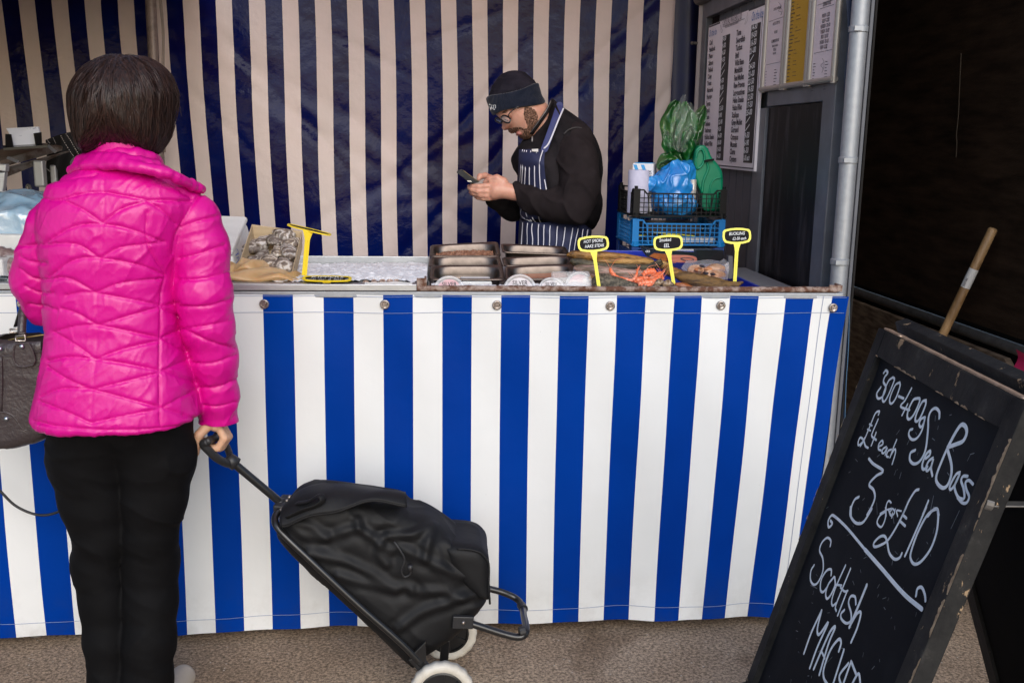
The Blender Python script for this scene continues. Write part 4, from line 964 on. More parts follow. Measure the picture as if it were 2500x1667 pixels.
m.prism([C5(x, y, .30-.0005*(y-600)) for x, y in Q], (0, .05, .005)); m.prism([C5(x, y, .245) for x, y in ((1905, 520), (1955, 488), (1965, 560), (1948, 640), (1925, 580))], (0, .002, 0))
m.build('film', VAC, VP_, bevel=.006)
# ================================================================ crates and what stands in them
CBK = mat('black_crate_plastic', (.006, .006, .007), .5, spec=.2); CBL = mat('blue_crate_plastic', (.004, .19, .50), .42, var=(.004, .15, .42), vs=6, spec=.3); CBL2 = mat('dark_blue_crate_plastic', (.005, .05, .22), .4)
X0, X1, Y0, Y1 = C1(372, 1010, .72)[0], C1(1205, 1010, .72)[0], .72, 1.0
def crate(z0, z1, mt, label, shift=0., nx=19, nz=5, over=.0, dip=True):
    T = thing('plastic_crate', ((X0+X1)/2+shift, (Y0+Y1)/2, z0), label, 'crate', 'mesh sided plastic crates stacked on the counter')
    x0, x1 = X0+shift, X1+shift; h = z1-z0
    def side(a, b, n, name):
        a, b = np.array(a), np.array(b); d = b-a; L = np.linalg.norm(d); d = d/L; out = np.array([d[1], -d[0], 0]); m = MB()
        m.bar(a+[0, 0, z0+.006], b+[0, 0, z0+.006], .004, .014, up=out); 
        # upper rim dips in the middle as a hand hold
        R_ = [(0, z1-.004), (.10, z1-.004), (.13, z1-.016), (.87, z1-.016), (.90, z1-.004), (1, z1-.004)] if dip else [(0, z1-.005), (1, z1-.005)]
        for (u, za), (v, zb_) in zip(R_[:-1], R_[1:]): m.bar(a+d*L*u+[0, 0, za], a+d*L*v+[0, 0, zb_], .005, .007, up=out)
        for i in range(1, n): u = i/n; m.bar(a+d*L*u+[0, 0, z0+.01], a+d*L*u+[0, 0, (z1-.018 if .12 < u < .88 and dip else z1-.006)], .0026, .0032, up=out)
        for j in range(1, nz): zz = z0+h*(.04+.80*j/nz); m.bar(a+[0, 0, zz], b+[0, 0, zz], .0026, .003, up=out)
        for u, w in ((.14, .03), (.86, -.03)): m.bar(a+d*L*u+out*.003+[0, 0, z1-.014], a+d*L*(u+w)+out*.003+[0, 0, z0+.008], .003, .003, up=out)
        m.build(name, mt, T)
    side((x0, Y0, 0), (x1, Y0, 0), nx, 'mesh_side'); side((x1, Y1, 0), (x0, Y1, 0), nx, 'mesh_side')
    side((x0, Y1, 0), (x0, Y0, 0), 14, 'mesh_side'); side((x1, Y0, 0), (x1, Y1, 0), 14, 'mesh_side')
    for x in (x0, x1):
        for y in (Y0, Y1):
            m = MB(); sx_ = 1 if x == x0 else -1; sy_ = 1 if y == Y0 else -1
            m.box((x+sx_*.008, y, (z0+z1)/2), (.022, .005, h)); m.box((x, y+sy_*.010, (z0+z1)/2), (.005, .024, h)); m.cyl((x+sx_*.006, y+sy_*.006, z1-.004), (x+sx_*.006, y+sy_*.006, z1+.009), .006, n=10)
            m.cyl((x+sx_*.010, y+sy_*.004, z0), (x+sx_*.010, y+sy_*.004, z0+.016), .013, n=12); m.build('corner_post', mt, T)
    m = MB(); m.box(((x0+x1)/2, (Y0+Y1)/2, z0+.005), (x1-x0-.01, Y1-Y0-.01, .004)); m.build('base', mt, T); return T
zA, zB_, zC_, zD = C1(700, 1010, .72)[2], C1(700, 1240, .72)[2], C1(700, 1500, .72)[2], .945
crate(zB_, zA+.012, CBK, 'black mesh crate, topmost of the stack, full of bags and bottles'); crate(zC_, zB_-.004, CBL, 'bright blue mesh crate in the middle of the stack'); crate(zD, zC_-.003, CBL2, 'darker blue mesh crate at the bottom of the stack, mostly hidden', nx=19)
# what lies in the blue crate
m = MB()
for i, (x, y, L, a) in enumerate(((.05, .1, .13, .1), (.10, .05, .15, -.2), (.17, .09, .10, .5), (.2, .12, .08, -.1))):
    c = np.array([X0+x+.05, Y0+y, zC_+.030+.008*i]); d = np.array([math.cos(a), 0, math.sin(a)*.4]); m.bar(c-d*L/2, c+d*L/2, .02, .003)
meta(m.build('spare_price_tags', YEL2), 'loose yellow price tags lying in the bright blue crate', 'price tag', kind=None)
m = MB(); m.box(((X0+X1)/2+.05, Y0+.12, zC_+.018), (.18, .16, .016)); meta(m.build('paper_pad', mat('paper_white', (.7, .7, .7), .6), bevel=.001), 'white paper pad flat in the bright blue crate under yellow tags', 'paper')
m = MB(); m.box(((X0+X1)/2, (Y0+Y1)/2+.02, zC_+.05), (.2, .18, .04)); meta(m.build('black_box', PKG, bevel=.004), 'black box filling the back of the bright blue crate', 'box')
m = MB(); m.box(((X0+X1)/2+.02, Y0+.08, zC_-.016), (.23, .14, .012)); meta(m.build('white_board', mat('white_board', (.62, .62, .63), .5), bevel=.001), 'thin white board lying at the top of the bottom blue crate', 'board')
# ---- glove box
a = C1(345, 690, .93); b = C1(575, 735, .86); z0 = zB_+.012
GB = thing('carton', (a[0]+.04, .9, z0), 'white carton with slanted light blue stripes behind the paper roll', 'box')
m = MB(); ang = -.35; ca, sa = math.cos(ang), math.sin(ang); cx, cy = C1(480, 760, .88)[0]-.005, .885; zt = C1(480, 745, .85)[2]
R = np.array([[ca, sa, 0], [-sa, ca, 0], [0, 0, 1]]); m.box((cx, cy, (z0+zt)/2), (.072, .09, zt-z0), R); m.build('box', mat('carton_white', (.72, .73, .76), .5), GB, bevel=.001)
LB_ = mat('light_blue_print', (.05, .33, .68), .45); m = MB(); fo = np.array([cx, cy, 0])-R[1]*.0456; 
for k in range(2):
    for j in range(1):
        u = -.034+k*.026; z_ = zt-.004; w = .012; p = lambda du, dz: fo+R[0]*(u+du)+np.array([0, 0, z_+dz]); m.add([p(0, 0), p(w, 0), p(w+.012, -.03), p(.012, -.03)][::-1], [(0, 1, 2, 3)])
m.box((cx, cy, zt+.0012), (.060, .075, .002), R); m.build('stripe', LB_, GB)
m = MB(); m.text('NITEX', fo+R[0]*.030+np.array([0, 0, zt-.058])-R[1]*.0006, (0, 0, 1), -R[0], .014, .9, align='LEFT'); m.text('EN', fo+R[0]*-.008+np.array([0, 0, zt-.03])-R[1]*.0006, (0, 0, 1), -R[0], .008, .9, align='LEFT'); m.build('lettering', PRINT, GB)
# ---- paper roll
c = C1(403, 1000, .78); r = (C1(498, 900, .78)[0]-C1(310, 900, .78)[0])/2; zt = C1(403, 805, .78)[2]
PR = MB(); PR.lathe((c[0]-.002+.004, .79, zB_+.012), (0, 0, 1), [(0, 0), (r, 0), (r, zt-zB_-.014), (r*.97, zt-zB_-.012), (r*.3, zt-zB_-.012), (r*.3, zt-zB_-.03), (0, zt-zB_-.03)], 36)
meta(smooth_by_angle(PR.build('paper_roll', mat('lilac_paper', (.55, .55, .70), .9, bump=(300, .5, .001), var=(.49, .49, .64), vs=40))), 'roll of pale lilac paper towel standing in the black crate', 'paper roll')
# ---- crumpled blue bag (closed implicit surface with creases)
BAG = mat('blue_bag_film', (.015, .24, .72), .22, var=(.03, .34, .80), vs=9, spec=.8, coat=.4, bump=(30, .5, .006), translucent=.15)
def bagfn(P):
    c = C1(720, 930, .82); d = s_ell(P, c+[0, 0, .0], (.068, .055, .062)); d = smin(d, s_ell(P, C1(820, 800, .83), (.045, .04, .032)), .03); d = smin(d, s_ell(P, C1(520, 935, .80), (.03, .035, .022)), .025)
    d = smin(d, s_ell(P, C1(740, 1110, .81), (.078, .05, .04)), .03); return d
def bagdisp(v, n):
    q = v+.012*np.stack([vnoise(v, 22, 1), vnoise(v, 22, 2), vnoise(v, 22, 3)], -1)
    r = np.abs(fbm(q*np.array([1, 1, .45]), 24, 2, 4)); r2 = np.abs(vnoise(q@np.array([[.7, .2, .7], [0, 1, 0], [-.7, 0, .7]]), 26, 8))
    return -.004+.011*(1-r)**5+.007*(1-r2)**5+.001*vnoise(v, 60, 9)
meta(sdf_obj('plastic_bag', bagfn, C1(720, 930, .82)-[.10, .08, .11], C1(720, 930, .82)+[.10, .08, .10], .0026, BAG, disp=bagdisp), 'crumpled bright blue plastic bag bulging out of the black crate', 'bag')
# ---- tin
c = C1(900, 1000, .79); m = MB(); h = C1(900, 890, .79)[2]-c[2]+.03
m.lathe(c-[0, 0, .03], (0, 0, 1), [(0, 0), (.0115, 0), (.0115, h*.5), (.012, h*.52), (.0115, h*.54), (.0115, h), (.010, h), (0, h-.002)], 24); meta(smooth_by_angle(m.build('tin', mat('tin_white', (.6, .58, .55), .35, .3))), 'small white and silver tin between the blue bag and green can', 'tin')
# ---- green can
GRN = mat('green_plastic', (.0, .24, .12), .38, var=(.0, .20, .10), vs=8, bump=(30, .15, .003))
JC = thing('jerrycan', C1(1050, 1200, .86), 'green plastic can with a rounded handle top and black strap in the black crate', 'can')
JCX = [(912, 700), (925, 620), (965, 578), (1010, 578), (1045, 610), (1075, 690), (1125, 740), (1165, 800), (1178, 850), (1180, 1180), (985, 1180), (975, 1010), (950, 960), (930, 900), (905, 800)]
m = MB(); fpts = [C1(x, y, .80) for x, y in JCX]
def rpoly(pts, k=4): 
    p = np.array(pts+[pts[0], pts[1]]); out = []
    for i in range(len(pts)):
        a, b, c = p[i], p[(i+1)], p[(i+2) % len(p)]; A, B = b+(a-b)*.28, b+(c-b)*.28
        for t in np.linspace(0, 1, k): out.append((1-t)**2*A+2*t*(1-t)*b+t*t*B)
    return out
fp = rpoly(fpts)
# body sits back so that its nearer edge shows as a lit ridge
m.prism([p for p in fp], (.012, .085, 0)); m.build('can', GRN, JC, bevel=.008)
m = MB(); hp = [C1(x, y, .795) for x, y in ((932, 690), (945, 640), (975, 615), (1000, 640), (1010, 700), (985, 760), (950, 790), (930, 760))]; m.tube(bez(hp+[hp[0]], 5), .004, 8)
m.tube(bez([C1(x, y, .797) for x, y in ((1050, 1150), (1060, 960), (1100, 890), (1160, 870))], 6), .003, 8); m.tube(bez([C1(x, y, .797) for x, y in ((985, 1010), (1000, 900), (1040, 800), (1030, 720))], 6), .0045, 8); m.build('moulded_rib', GRN, JC, smooth=True)
m = MB(); a, b = C1(1005, 722, .79), C1(1092, 708, .79); m.bar(a, b, .006, .012, up=(0, 1, 0)); m.build('strap', TAGB, JC)
# ---- crumpled green and clear cellophane
GC = thing('green_cellophane', C1(800, 760, .88), 'crumpled bunch of green leaf printed cellophane standing in the black crate', 'wrapping')
GLF = mat('green_film', (.008, .075, .008), .28, alpha=.95, spec=.6, coat=.3, var=(.09, .27, .02), vs=14, vr=(.5, .68), bump=(30, .6, .006)); GLF2 = mat('dark_green_film', (.003, .040, .008), .28, var=(.012, .14, .02), vs=16, alpha=.96, spec=.6, coat=.3, bump=(35, .6, .006)); GCL = mat('wrinkled_clear_film', (.75, .85, .75), .12, alpha=.10, spec=1., coat=.6, bump=(34, 1., .01))
def leaf(name, spine, wid, Y, mt, seed, fold=.5):
    P = bez(np.array([C1(x, y, Y+dy) for x, y, dy in spine]), 8); k = len(P); T = np.gradient(P, axis=0); s = 1/3.7325/730; V = []; m = MB(); n = 12
    for i in range(k):
        u = i/(k-1); w = wid*s*math.sin(math.pi*min(1, u*.92+.06))**.6; t = nrm(T[i]); sd = nrm(np.cross(t, (0, 1, 0)))
        for j in range(n+1):
            a = j/n*2-1; ed = 1+.10*math.sin(u*17+seed+a*3)
            V.append(P[i]+sd*a*w*ed+np.array([0, 1, 0])*(abs(a)*w*fold*.6+.012*math.sin(a*4+u*7+seed)+.003*math.sin(a*11-u*13+seed*2)))
    m.add(V, [(i*(n+1)+j, i*(n+1)+j+1, (i+1)*(n+1)+j+1, (i+1)*(n+1)+j) for i in range(k-1) for j in range(n)]); return m.build(name, mt, GC, smooth=True)
leaf('leaf_sheet', [(760, 780, 0), (740, 600, 0), (720, 420, 0), (725, 280, 0), (760, 170, 0)], 110, .90, GLF, 1)
leaf('leaf_sheet', [(850, 760, .02), (900, 600, .02), (940, 450, .02), (965, 330, .03), (1010, 215, .04)], 75, .90, GLF, 3)
leaf('leaf_sheet', [(820, 760, -.02), (830, 600, -.03), (850, 430, -.03), (850, 300, -.02), (830, 180, 0)], 105, .89, GLF2, 5)
leaf('leaf_sheet', [(800, 760, -.03), (740, 690, -.03), (680, 700, -.03), (620, 740, -.03), (585, 800, -.03)], 60, .87, GLF, 7)
leaf('leaf_sheet', [(760, 740, -.02), (700, 620, -.03), (670, 520, -.03), (660, 460, -.02)], 62, .88, GLF2, 2)
leaf('leaf_sheet', [(860, 740, -.02), (880, 620, -.04), (860, 520, -.05), (880, 400, -.04)], 80, .87, GLF2, 9)
leaf('clear_sheet', [(800, 640, -.05), (840, 480, -.06), (870, 330, -.05), (880, 190, -.03)], 90, .87, GCL, 4); leaf('clear_sheet', [(760, 620, -.05), (750, 430, -.05), (790, 280, -.04), (820, 120, -.02)], 60, .87, GCL, 6)
leaf('clear_sheet', [(700, 600, -.05), (670, 500, -.05), (650, 430, -.04)], 45, .88, GCL, 8)

# ================================================================ boards on the right side wall
XB = XW-.030
def B2(x, y, dx=0): return onX(1620+x/3.564, y/3.564, XB-dx)
RD, UPZ = (0, -1, 0), (0, 0, 1)
BWH = mat('board_white', (.90, .86, .89), .4, var=(.84, .79, .83), vs=5); BK = mat('board_black_strip', (.012, .012, .014), .5); INK = mat('board_ink', (.03, .028, .045), .5); BLI = mat('board_blue_ink', (.03, .14, .42), .5); GRI = mat('grey_ink', (.25, .23, .26), .5)
yT0, yT1 = B2(388, 300)[1], B2(860, 300)[1]; zT = B2(888, 27)[2]; zBt = B2(810, 1497)[2]
PB_ = thing('price_board', (XB, (yT0+yT1)/2, zBt), 'large white fish price board with black price columns fixed on the grey wall', 'price board')
m = MB(); m.box((XB+.006, (yT0+yT1)/2, (zT+zBt)/2), (.010, abs(yT0-yT1), zT-zBt)); m.build('panel', BWH, PB_, bevel=.002)
m = MB()
for (x, y, X_, Y_) in ((388+8, 240, 490, 200), (742, 90, 884, 36)):
    a, b = B2(x, y), B2(X_, Y_); m.bar((XB+.0005, a[1], b[2]), (XB+.0005, b[1], b[2]), .0012, .006)
zz = B2(800, 1470)[2]; m.bar((XB+.0005, yT0-.02, zz), (XB+.0005, yT1+.01, zz), .0012, .004); m.bar((XB+.0005, yT1+.012, zT-.04), (XB+.0005, yT1+.012, zz), .0012, .0015, up=(0, 1, 0)); m.build('border_line', INK, PB_)
def column(names, xt, yt, xb_, yb_, size, sx_, mt, nm):
    m = MB(); y_ = B2(xt, yt)[1]; z0, z1 = B2(xt, yt)[2], B2(xb_, yb_)[2]
    for i, s_ in enumerate(names): m.text(s_, (XB, y_, z0+(z1-z0)*i/(len(names)-1)), RD, UPZ, size*1.05, sx_*1.34, align='LEFT', th=.0015, bold=.03)
    m.build(nm, mt, PB_)
column(['Cod', 'Haddock', 'Plaice', 'Salmon', 'Pollock', 'Coley', 'Trout', 'Mackeral', 'Herring', 'Sprats', 'Squid', 'Skate', 'Seabass', 'Seabream', 'Halibut Steaks', 'Halibut Fillet', 'Sole'], 402, 395, 352, 1325, .024, .70, INK, 'fish_names')
column(['Tuna', 'Swordfish', 'Turbot', 'Brill', 'Wild Bass', 'Monkfish', 'Red Mullet', 'Raw Prawns', 'Langoustines', 'Hake Steaks', 'Hake Fillet', 'Scallops', 'Grey Mullet', 'Gurnard', 'Octopus', 'Mussels', 'Clams', 'Oysters'], 638, 315, 580, 1405, .027, .70, INK, 'fish_names')
pr1 = ['9-50', '9-50', '9-50', '9-50', '/', '/', '9-50', '9-50', '/', '/', '12-50', '8-90', '12-90', '9-50', '14-50', '18-00', '19-00', '14-50']
pr2 = ['14-50', '19-50', '16-50', '21-00', '/', '24-50', '21-00', '22-50', '19-50', '12-50', '17-50', '35-00', '/', '/', '9-50', '6-90', '6-50', '1-00 each']
for xa, ya, xb_, yb_, xr, prs, sz in ((517, 318, 455, 1393, 578, pr1, .025), (765, 222, 697, 1415, 845, pr2, .029)):
    y0_, y1_ = B2(xa, ya)[1], B2(xr, ya-18)[1]; za, zb_ = B2(xa, ya)[2], B2(xb_, yb_)[2]
    m = MB(); m.box((XB+.0004, (y0_+y1_)/2, (za+zb_)/2), (.0016, abs(y0_-y1_), za-zb_)); m.build('black_strip', BK, PB_)
    m = MB(); n_ = len(prs)
    for i, s_ in enumerate(prs):
        z = za-(za-zb_)*(i+.78)/n_
        if s_ == '/': m.stroke([(XB-.0006, y0_-.006, z), (XB-.0006, y0_-.05, z+.022)], .0035, (-1, 0, 0))
        else: m.text(s_, (XB, y0_-.004, z), (0, -1, .05), (0, -.1, 1), sz*1.0, 1.0 if len(s_) < 6 else .62, align='LEFT', th=.0018, bold=.02)
    m.build('chalk_price', CHW, PB_)
m = MB(); a = B2(520, 215); m.text('CRYSTAL WATERS LTD', (XB, B2(518, 215)[1], B2(700, 158)[2]), RD, UPZ, .034, .68, align='LEFT', th=.0015, bold=.02); m.bar((XB, B2(516, 230)[1], B2(700, 167)[2]), (XB, B2(704, 165)[1], B2(700, 167)[2]), .001, .0015)
m.text('TRADITIONAL FISHMONGERS & IMPORT', (XB, B2(535, 250)[1], B2(680, 195)[2]), RD, UPZ, .0155, .62, align='LEFT', th=.0015, bold=.02); m.build('heading', GRI, PB_)
m = MB(); m.text('On the Ice', (XB, B2(397, 330)[1], B2(465, 300)[2]), (0, -1, 0), (0, -.25, 1), .040, .62, align='LEFT', th=.0015); m.text('On the Ice', (XB, B2(766, 190)[1], B2(870, 150)[2]), (0, -1, 0), (0, -.25, 1), .046, .62, align='LEFT', th=.0015); m.build('script_heading', BLI, PB_)
m = MB()
for pts in ([(700, 215), (715, 190), (725, 150), (735, 110)], [(710, 215), (730, 180), (735, 130)], [(498, 220), (505, 250), (515, 270), (508, 288), (500, 270), (498, 220)], [(515, 200), (505, 185), (512, 175)]):
    m.stroke([B2(x, y, .0012) for x, y in pts], .0012, (-1, 0, 0))
m.build('drawn_emblem', GRI, PB_)
# snap frames
FRM = mat('silver_snap_frame', (.42, .38, .34), .35, .4); PAP = mat('notice_paper', (.74, .66, .69), .6); PAY = mat('yellow_notice', (.50, .29, .015), .6)
XF = XW-.032
def F2(x, y, dx=0): return onX(1620+x/3.564, y/3.564, XF-dx)
zlo = F2(1000, 790)[2]
for xl, xr, yy, pm, lab in ((850, 1036, 800, PAP, 'silver framed notice asking customers to text, nearest the price board'), (1040, 1250, 760, PAY, 'silver framed yellow list in the middle of the three notices'), (1252, 1488, 735, PAP, 'silver framed white opening hours notice, nearest the scaffold pole')):
    ya_, yb_ = F2(xl, yy)[1], F2(xr, yy)[1]; T = thing('notice_frame', (XF, (ya_+yb_)/2, zlo), lab, 'notice', 'silver framed notices on the grey wall'); zh = 2.28; fw = .022
    m = MB(); m.box((XF+.004, (ya_+yb_)/2, (zlo+zh)/2), (.004, abs(ya_-yb_)-.02, zh-zlo-.02)); m.build('paper', pm, T)
    m = MB()
    def fbar(a, b): m.tube([a, b], fw/2, 12, ry=.009, up=(1, 0, 0))
    for y_ in (ya_-fw/2, yb_+fw/2): m.tube([(XF, y_, zlo), (XF, y_, zh)], .009, 12, ry=fw/2, up=(0, 1, 0))
    m.tube([(XF-.0005, ya_-.002, zlo+fw/2), (XF-.0005, yb_+.002, zlo+fw/2)], fw/2, 12, ry=.009, up=(0, 0, 1)); smooth_by_angle(m.build('frame', FRM, T), 50)
    m = MB(); yc = (ya_+yb_)/2; wd = abs(ya_-yb_)-2*fw; L0 = ya_-fw
    def tx(s_, z_, size=.011, sx_=.6, al='CENTER', y_=None, b=.02): m.text(s_, (XF+.002, yc if y_ is None else y_, z_), RD, UPZ, size, sx_, align=al, th=.0010, bold=b)
    if 'text' in lab:
        for i, s_ in enumerate(['WANT US TO TEXT YOU', 'WITH OUR', 'RECOMMENDATIONS AND', 'SPECIALS?']): tx(s_, F2(980, 215)[2]-.0275*i, .0135, .44)
        for i, s_ in enumerate(['Please Leave Your Name and', 'Phone Number']): tx(s_, F2(975, 405)[2]-.024*i, .0115, .42)
        tx('CRYSTAL WATERS LTD', F2(960, 95)[2], .0115, .6)
        for y_ in (170, 548): z_ = F2(975, y_)[2]; m.bar((XF+.0015, L0-.008, z_), (XF+.0015, L0-wd+.008, z_), .0006, .0008)
        for k in range(7): z_ = F2(960, 610)[2]-.0095*k; m.bar((XF+.0015, L0-.006, z_), (XF+.0015, L0-.016, z_), .0006, .0016); m.bar((XF+.0015, L0-wd*.55, z_), (XF+.0015, L0-wd*.55-.018-.008*(k % 2), z_), .0006, .002)
        m.stroke([F2(x, y) for x, y in ((1000, 20), (1025, 60), (1000, 95), (1030, 110), (1020, 135), (1035, 90), (1005, 60))], .001, (-1, 0, 0))
    elif 'yellow' in lab:
        for k in range(46):
            z_ = zlo+.028+.0112*k; m.bar((XF+.0015, L0-.003, z_), (XF+.0015, L0-.020-.022*random.random(), z_), .0006, .0026)
            if k % 3: m.bar((XF+.0015, L0-wd*.3, z_), (XF+.0015, L0-wd*(.34+.25*random.random()), z_), .0006, .0012)
            if k in (22, 24, 30, 33, 34, 38, 39, 44): m.bar((XF+.0015, L0-wd*.5, z_+.004), (XF+.0015, L0-wd*.92, z_+.004), .0006, .0022)
    else:
        tx('OPENING HOURS', F2(1425, 45)[2], .0165, .45); z_ = F2(1425, 58)[2]; m.bar((XF+.0015, yc+.05, z_), (XF+.0015, yc-.05, z_), .0006, .001)
        for i, s_ in enumerate(['MONDAY - CLOSED', 'TUESDAY - CLOSED', 'WEDNESDAY - 7:30-15:00', 'THURSDAY - 7:30-15:00', 'FRIDAY - 7:30-15:00', 'SATURDAY - 7:30-15:00', 'SUNDAY - CLOSED']): tx(s_, F2(1420, 145)[2]+(F2(1405, 422)[2]-F2(1420, 145)[2])*i/6, .0150, .42)
        for z_ in (F2(1405, 445)[2], F2(1430, 15)[2]): m.bar((XF+.0015, L0-.010, z_), (XF+.0015, L0-wd+.010, z_), .0006, .0008)
        for c0 in (.06, .62):
            for k in range(10): z_ = F2(1400, 540)[2]-.0085*k; m.bar((XF+.0015, L0-wd*c0, z_), (XF+.0015, L0-wd*c0-.010-.014*random.random(), z_), .0006, .0018)
        m.stroke([F2(x, y) for x, y in ((1385, 510), (1395, 545), (1370, 570), (1390, 600), (1378, 635), (1395, 590), (1400, 540))], .001, (-1, 0, 0))
    m.build('printing', INK, T)
# blackboard below
BBM = mat('chalk_blackboard', (.007, .006, .007), .5, spec=.2, var=(.075, .070, .074), vs=3.5, vr=(.50, .82), stretch=(1, 5, 1), vd=8)
ya_, yb_ = dX(1754, 440, XW-.012)[1], dX(1907, 440, XW-.012)[1]; zt = dX(1757, 249, XW-.012)[2]
m = MB(); m.box((XW-.008, (ya_+yb_)/2, (zt+.62)/2), (.008, abs(ya_-yb_), zt-.62)); meta(m.build('blackboard', BBM), 'blank smeared blackboard set in the grey frame under the notices', 'blackboard')
# ================================================================ people
def sdpoly(p, poly):
    """signed distance (negative inside) of (...,2) points to a closed polygon"""
    poly = np.asarray(poly, float); d = np.full(p.shape[:-1], 1e9); ins = np.zeros(p.shape[:-1], bool)
    for a, b in zip(poly, np.roll(poly, -1, 0)):
        e = b-a; w_ = p-a; t = np.clip((w_@e)/(e@e), 0, 1); d = np.minimum(d, np.linalg.norm(w_-t[..., None]*e, axis=-1))
        c1 = (a[1] > p[..., 1]) != (b[1] > p[..., 1]); 
        with np.errstate(divide='ignore', invalid='ignore'):
            xx = a[0]+(p[..., 1]-a[1])*e[0]/(e[1] if abs(e[1]) > 1e-12 else 1e-12)
        ins ^= c1 & (p[..., 0] < xx)
    return np.where(ins, -d, d)
def inflate(P, poly, Yc, R, W):
    d2 = sdpoly(P[..., [0, 2]], poly); return np.sqrt(np.maximum(0, R+d2)**2+((P[..., 1]-Yc)*R/W)**2)-R
def spl(pts, n=5):
    p = np.asarray(list(pts)+[pts[0]], float); q = np.vstack([p[-2], p, p[1]]); o = []
    for i in range(1, len(q)-2):
        for k in range(n):
            t = k/n; o.append(.5*((2*q[i])+(-q[i-1]+q[i+1])*t+(2*q[i-1]-5*q[i]+4*q[i+1]-q[i+2])*t*t+(-q[i-1]+3*q[i]-3*q[i+1]+q[i+2])*t**3))
    return np.array(o)
SKIN = mat('skin', (.62, .33, .24), .45, var=(.54, .25, .18), vs=25, vr=(.4, .7), sss=.15, bump=(260, .25, .001))
SKIN2 = mat('warm_skin', (.62, .36, .23), .5, sss=.15, bump=(260, .2, .001))
# ---------------------------------------------------------------- woman in pink
WY = -.41
def W5(x, y, Y=WY): return onY(40+x/2.703, 520+y/2.703, Y)
def W0(x, y, Y=WY): return onY(x/3.647, 300+y/3.647, Y)      # crop with y offset 300
def WH(x, y, Y=WY): return onY(x/3.647, y/3.647, Y)
def W6(x, y, Y=WY): return onY(x/2.352, 1000+y/2.352, Y)
PW = thing('person', (-.72, WY, 0), 'woman with dark bobbed hair seen from behind in a shiny pink quilted jacket', 'person')
PINK = mat('pink_satin', (.62, .0008, .24), .42, spec=.45, coat=.0, bump=(60, .3, .003), bump2=(600, .1, .0005), rvar=(18, .32, .46))
# torso profile: (src y, left x, right x, half depth)
tor = [(395, 240, 370, .060), (415, 205, 400, .085), (435, 165, 435, .105), (455, 128, 468, .112), (475, 122, 476, .118), (510, 108, 478, .125), (560, 104, 462, .13), (640, 112, 440, .13), (700, 118, 432, .125), (800, 128, 441, .125), (900, 113, 470, .14), (1000, 92, 490, .155), (1040, 85, 496, .16), (1080, 84, 497, .16)]
TZ, TCX, TA, TB = [], [], [], []
for y, l, r, b in tor:
    a, c = onY(l, y, WY), onY(r, y, WY); TZ.append((a[2]+c[2])/2); TCX.append((a[0]+c[0])/2); TA.append((c[0]-a[0])/2); TB.append(b)
TZ, TCX, TA, TB = [np.array(q)[::-1] for q in (TZ, TCX, TA, TB)]
zhem = W5(600, 1478, WY-.15)[2]
def f_torso(P):
    z = P[..., 2]; cx, a, b = np.interp(z, TZ, TCX), np.interp(z, TZ, TA), np.interp(z, TZ, TB); e = 2.5
    r = ((np.abs(P[..., 0]-cx)/a)**e+(np.abs(P[..., 1]-WY)/b)**e)**(1/e); return (r-1)*np.minimum(a, b)*.9
RA = [W5(*p) for p in ((1060, -20, WY), (1155, 50, WY), (1215, 250, WY), (1232, 520, WY-.01), (1262, 740, WY+.0), (1300, 950, WY+.02), (1330, 1200, WY+.045), (1335, 1400, WY+.065), (1335, 1450, WY+.068))]
RR = [.050, .054, .057, .056, .053, .050, .044, .040, .038]
LAp = [W5(*p) for p in ((290, 50, WY), (256, 120, WY), (190, 290, WY+.01), (156, 440, WY+.03), (205, 590, WY+.05))]
LR_ = [.050, .052, .052, .055, .050]
LF = [W5(*p) for p in ((200, 590, WY+.05), (150, 420, WY+.12), (105, 250, WY+.17), (88, 150, WY+.19))]; LFR = [.050, .042, .032, .026]
def jac(P):
    d = f_torso(P); d = smax(d, zhem-P[..., 2], .02); d = smin(d, s_chain(P, LAp, LR_, .02), .006)
    arm = s_chain(P, RA, RR, .02); arm = smax(arm, (RA[-1][2]-.004)-P[..., 2], .006); d = smin(d, arm, .010)
    fo = s_chain(P, LF, LFR, .02); return smin(d, fo, .003)
def w5l(*ls): return [np.array([(40+x/2.703, 520+y/2.703) for x, y in l]) for l in ls]
def w0l(*ls): return [np.array([(x/3.647, 300+y/3.647) for x, y in l]) for l in ls]
def sm2(l): q = np.c_[l, np.zeros(len(l))]; return bez(q, 6)[:, :2] if len(l) > 2 else l
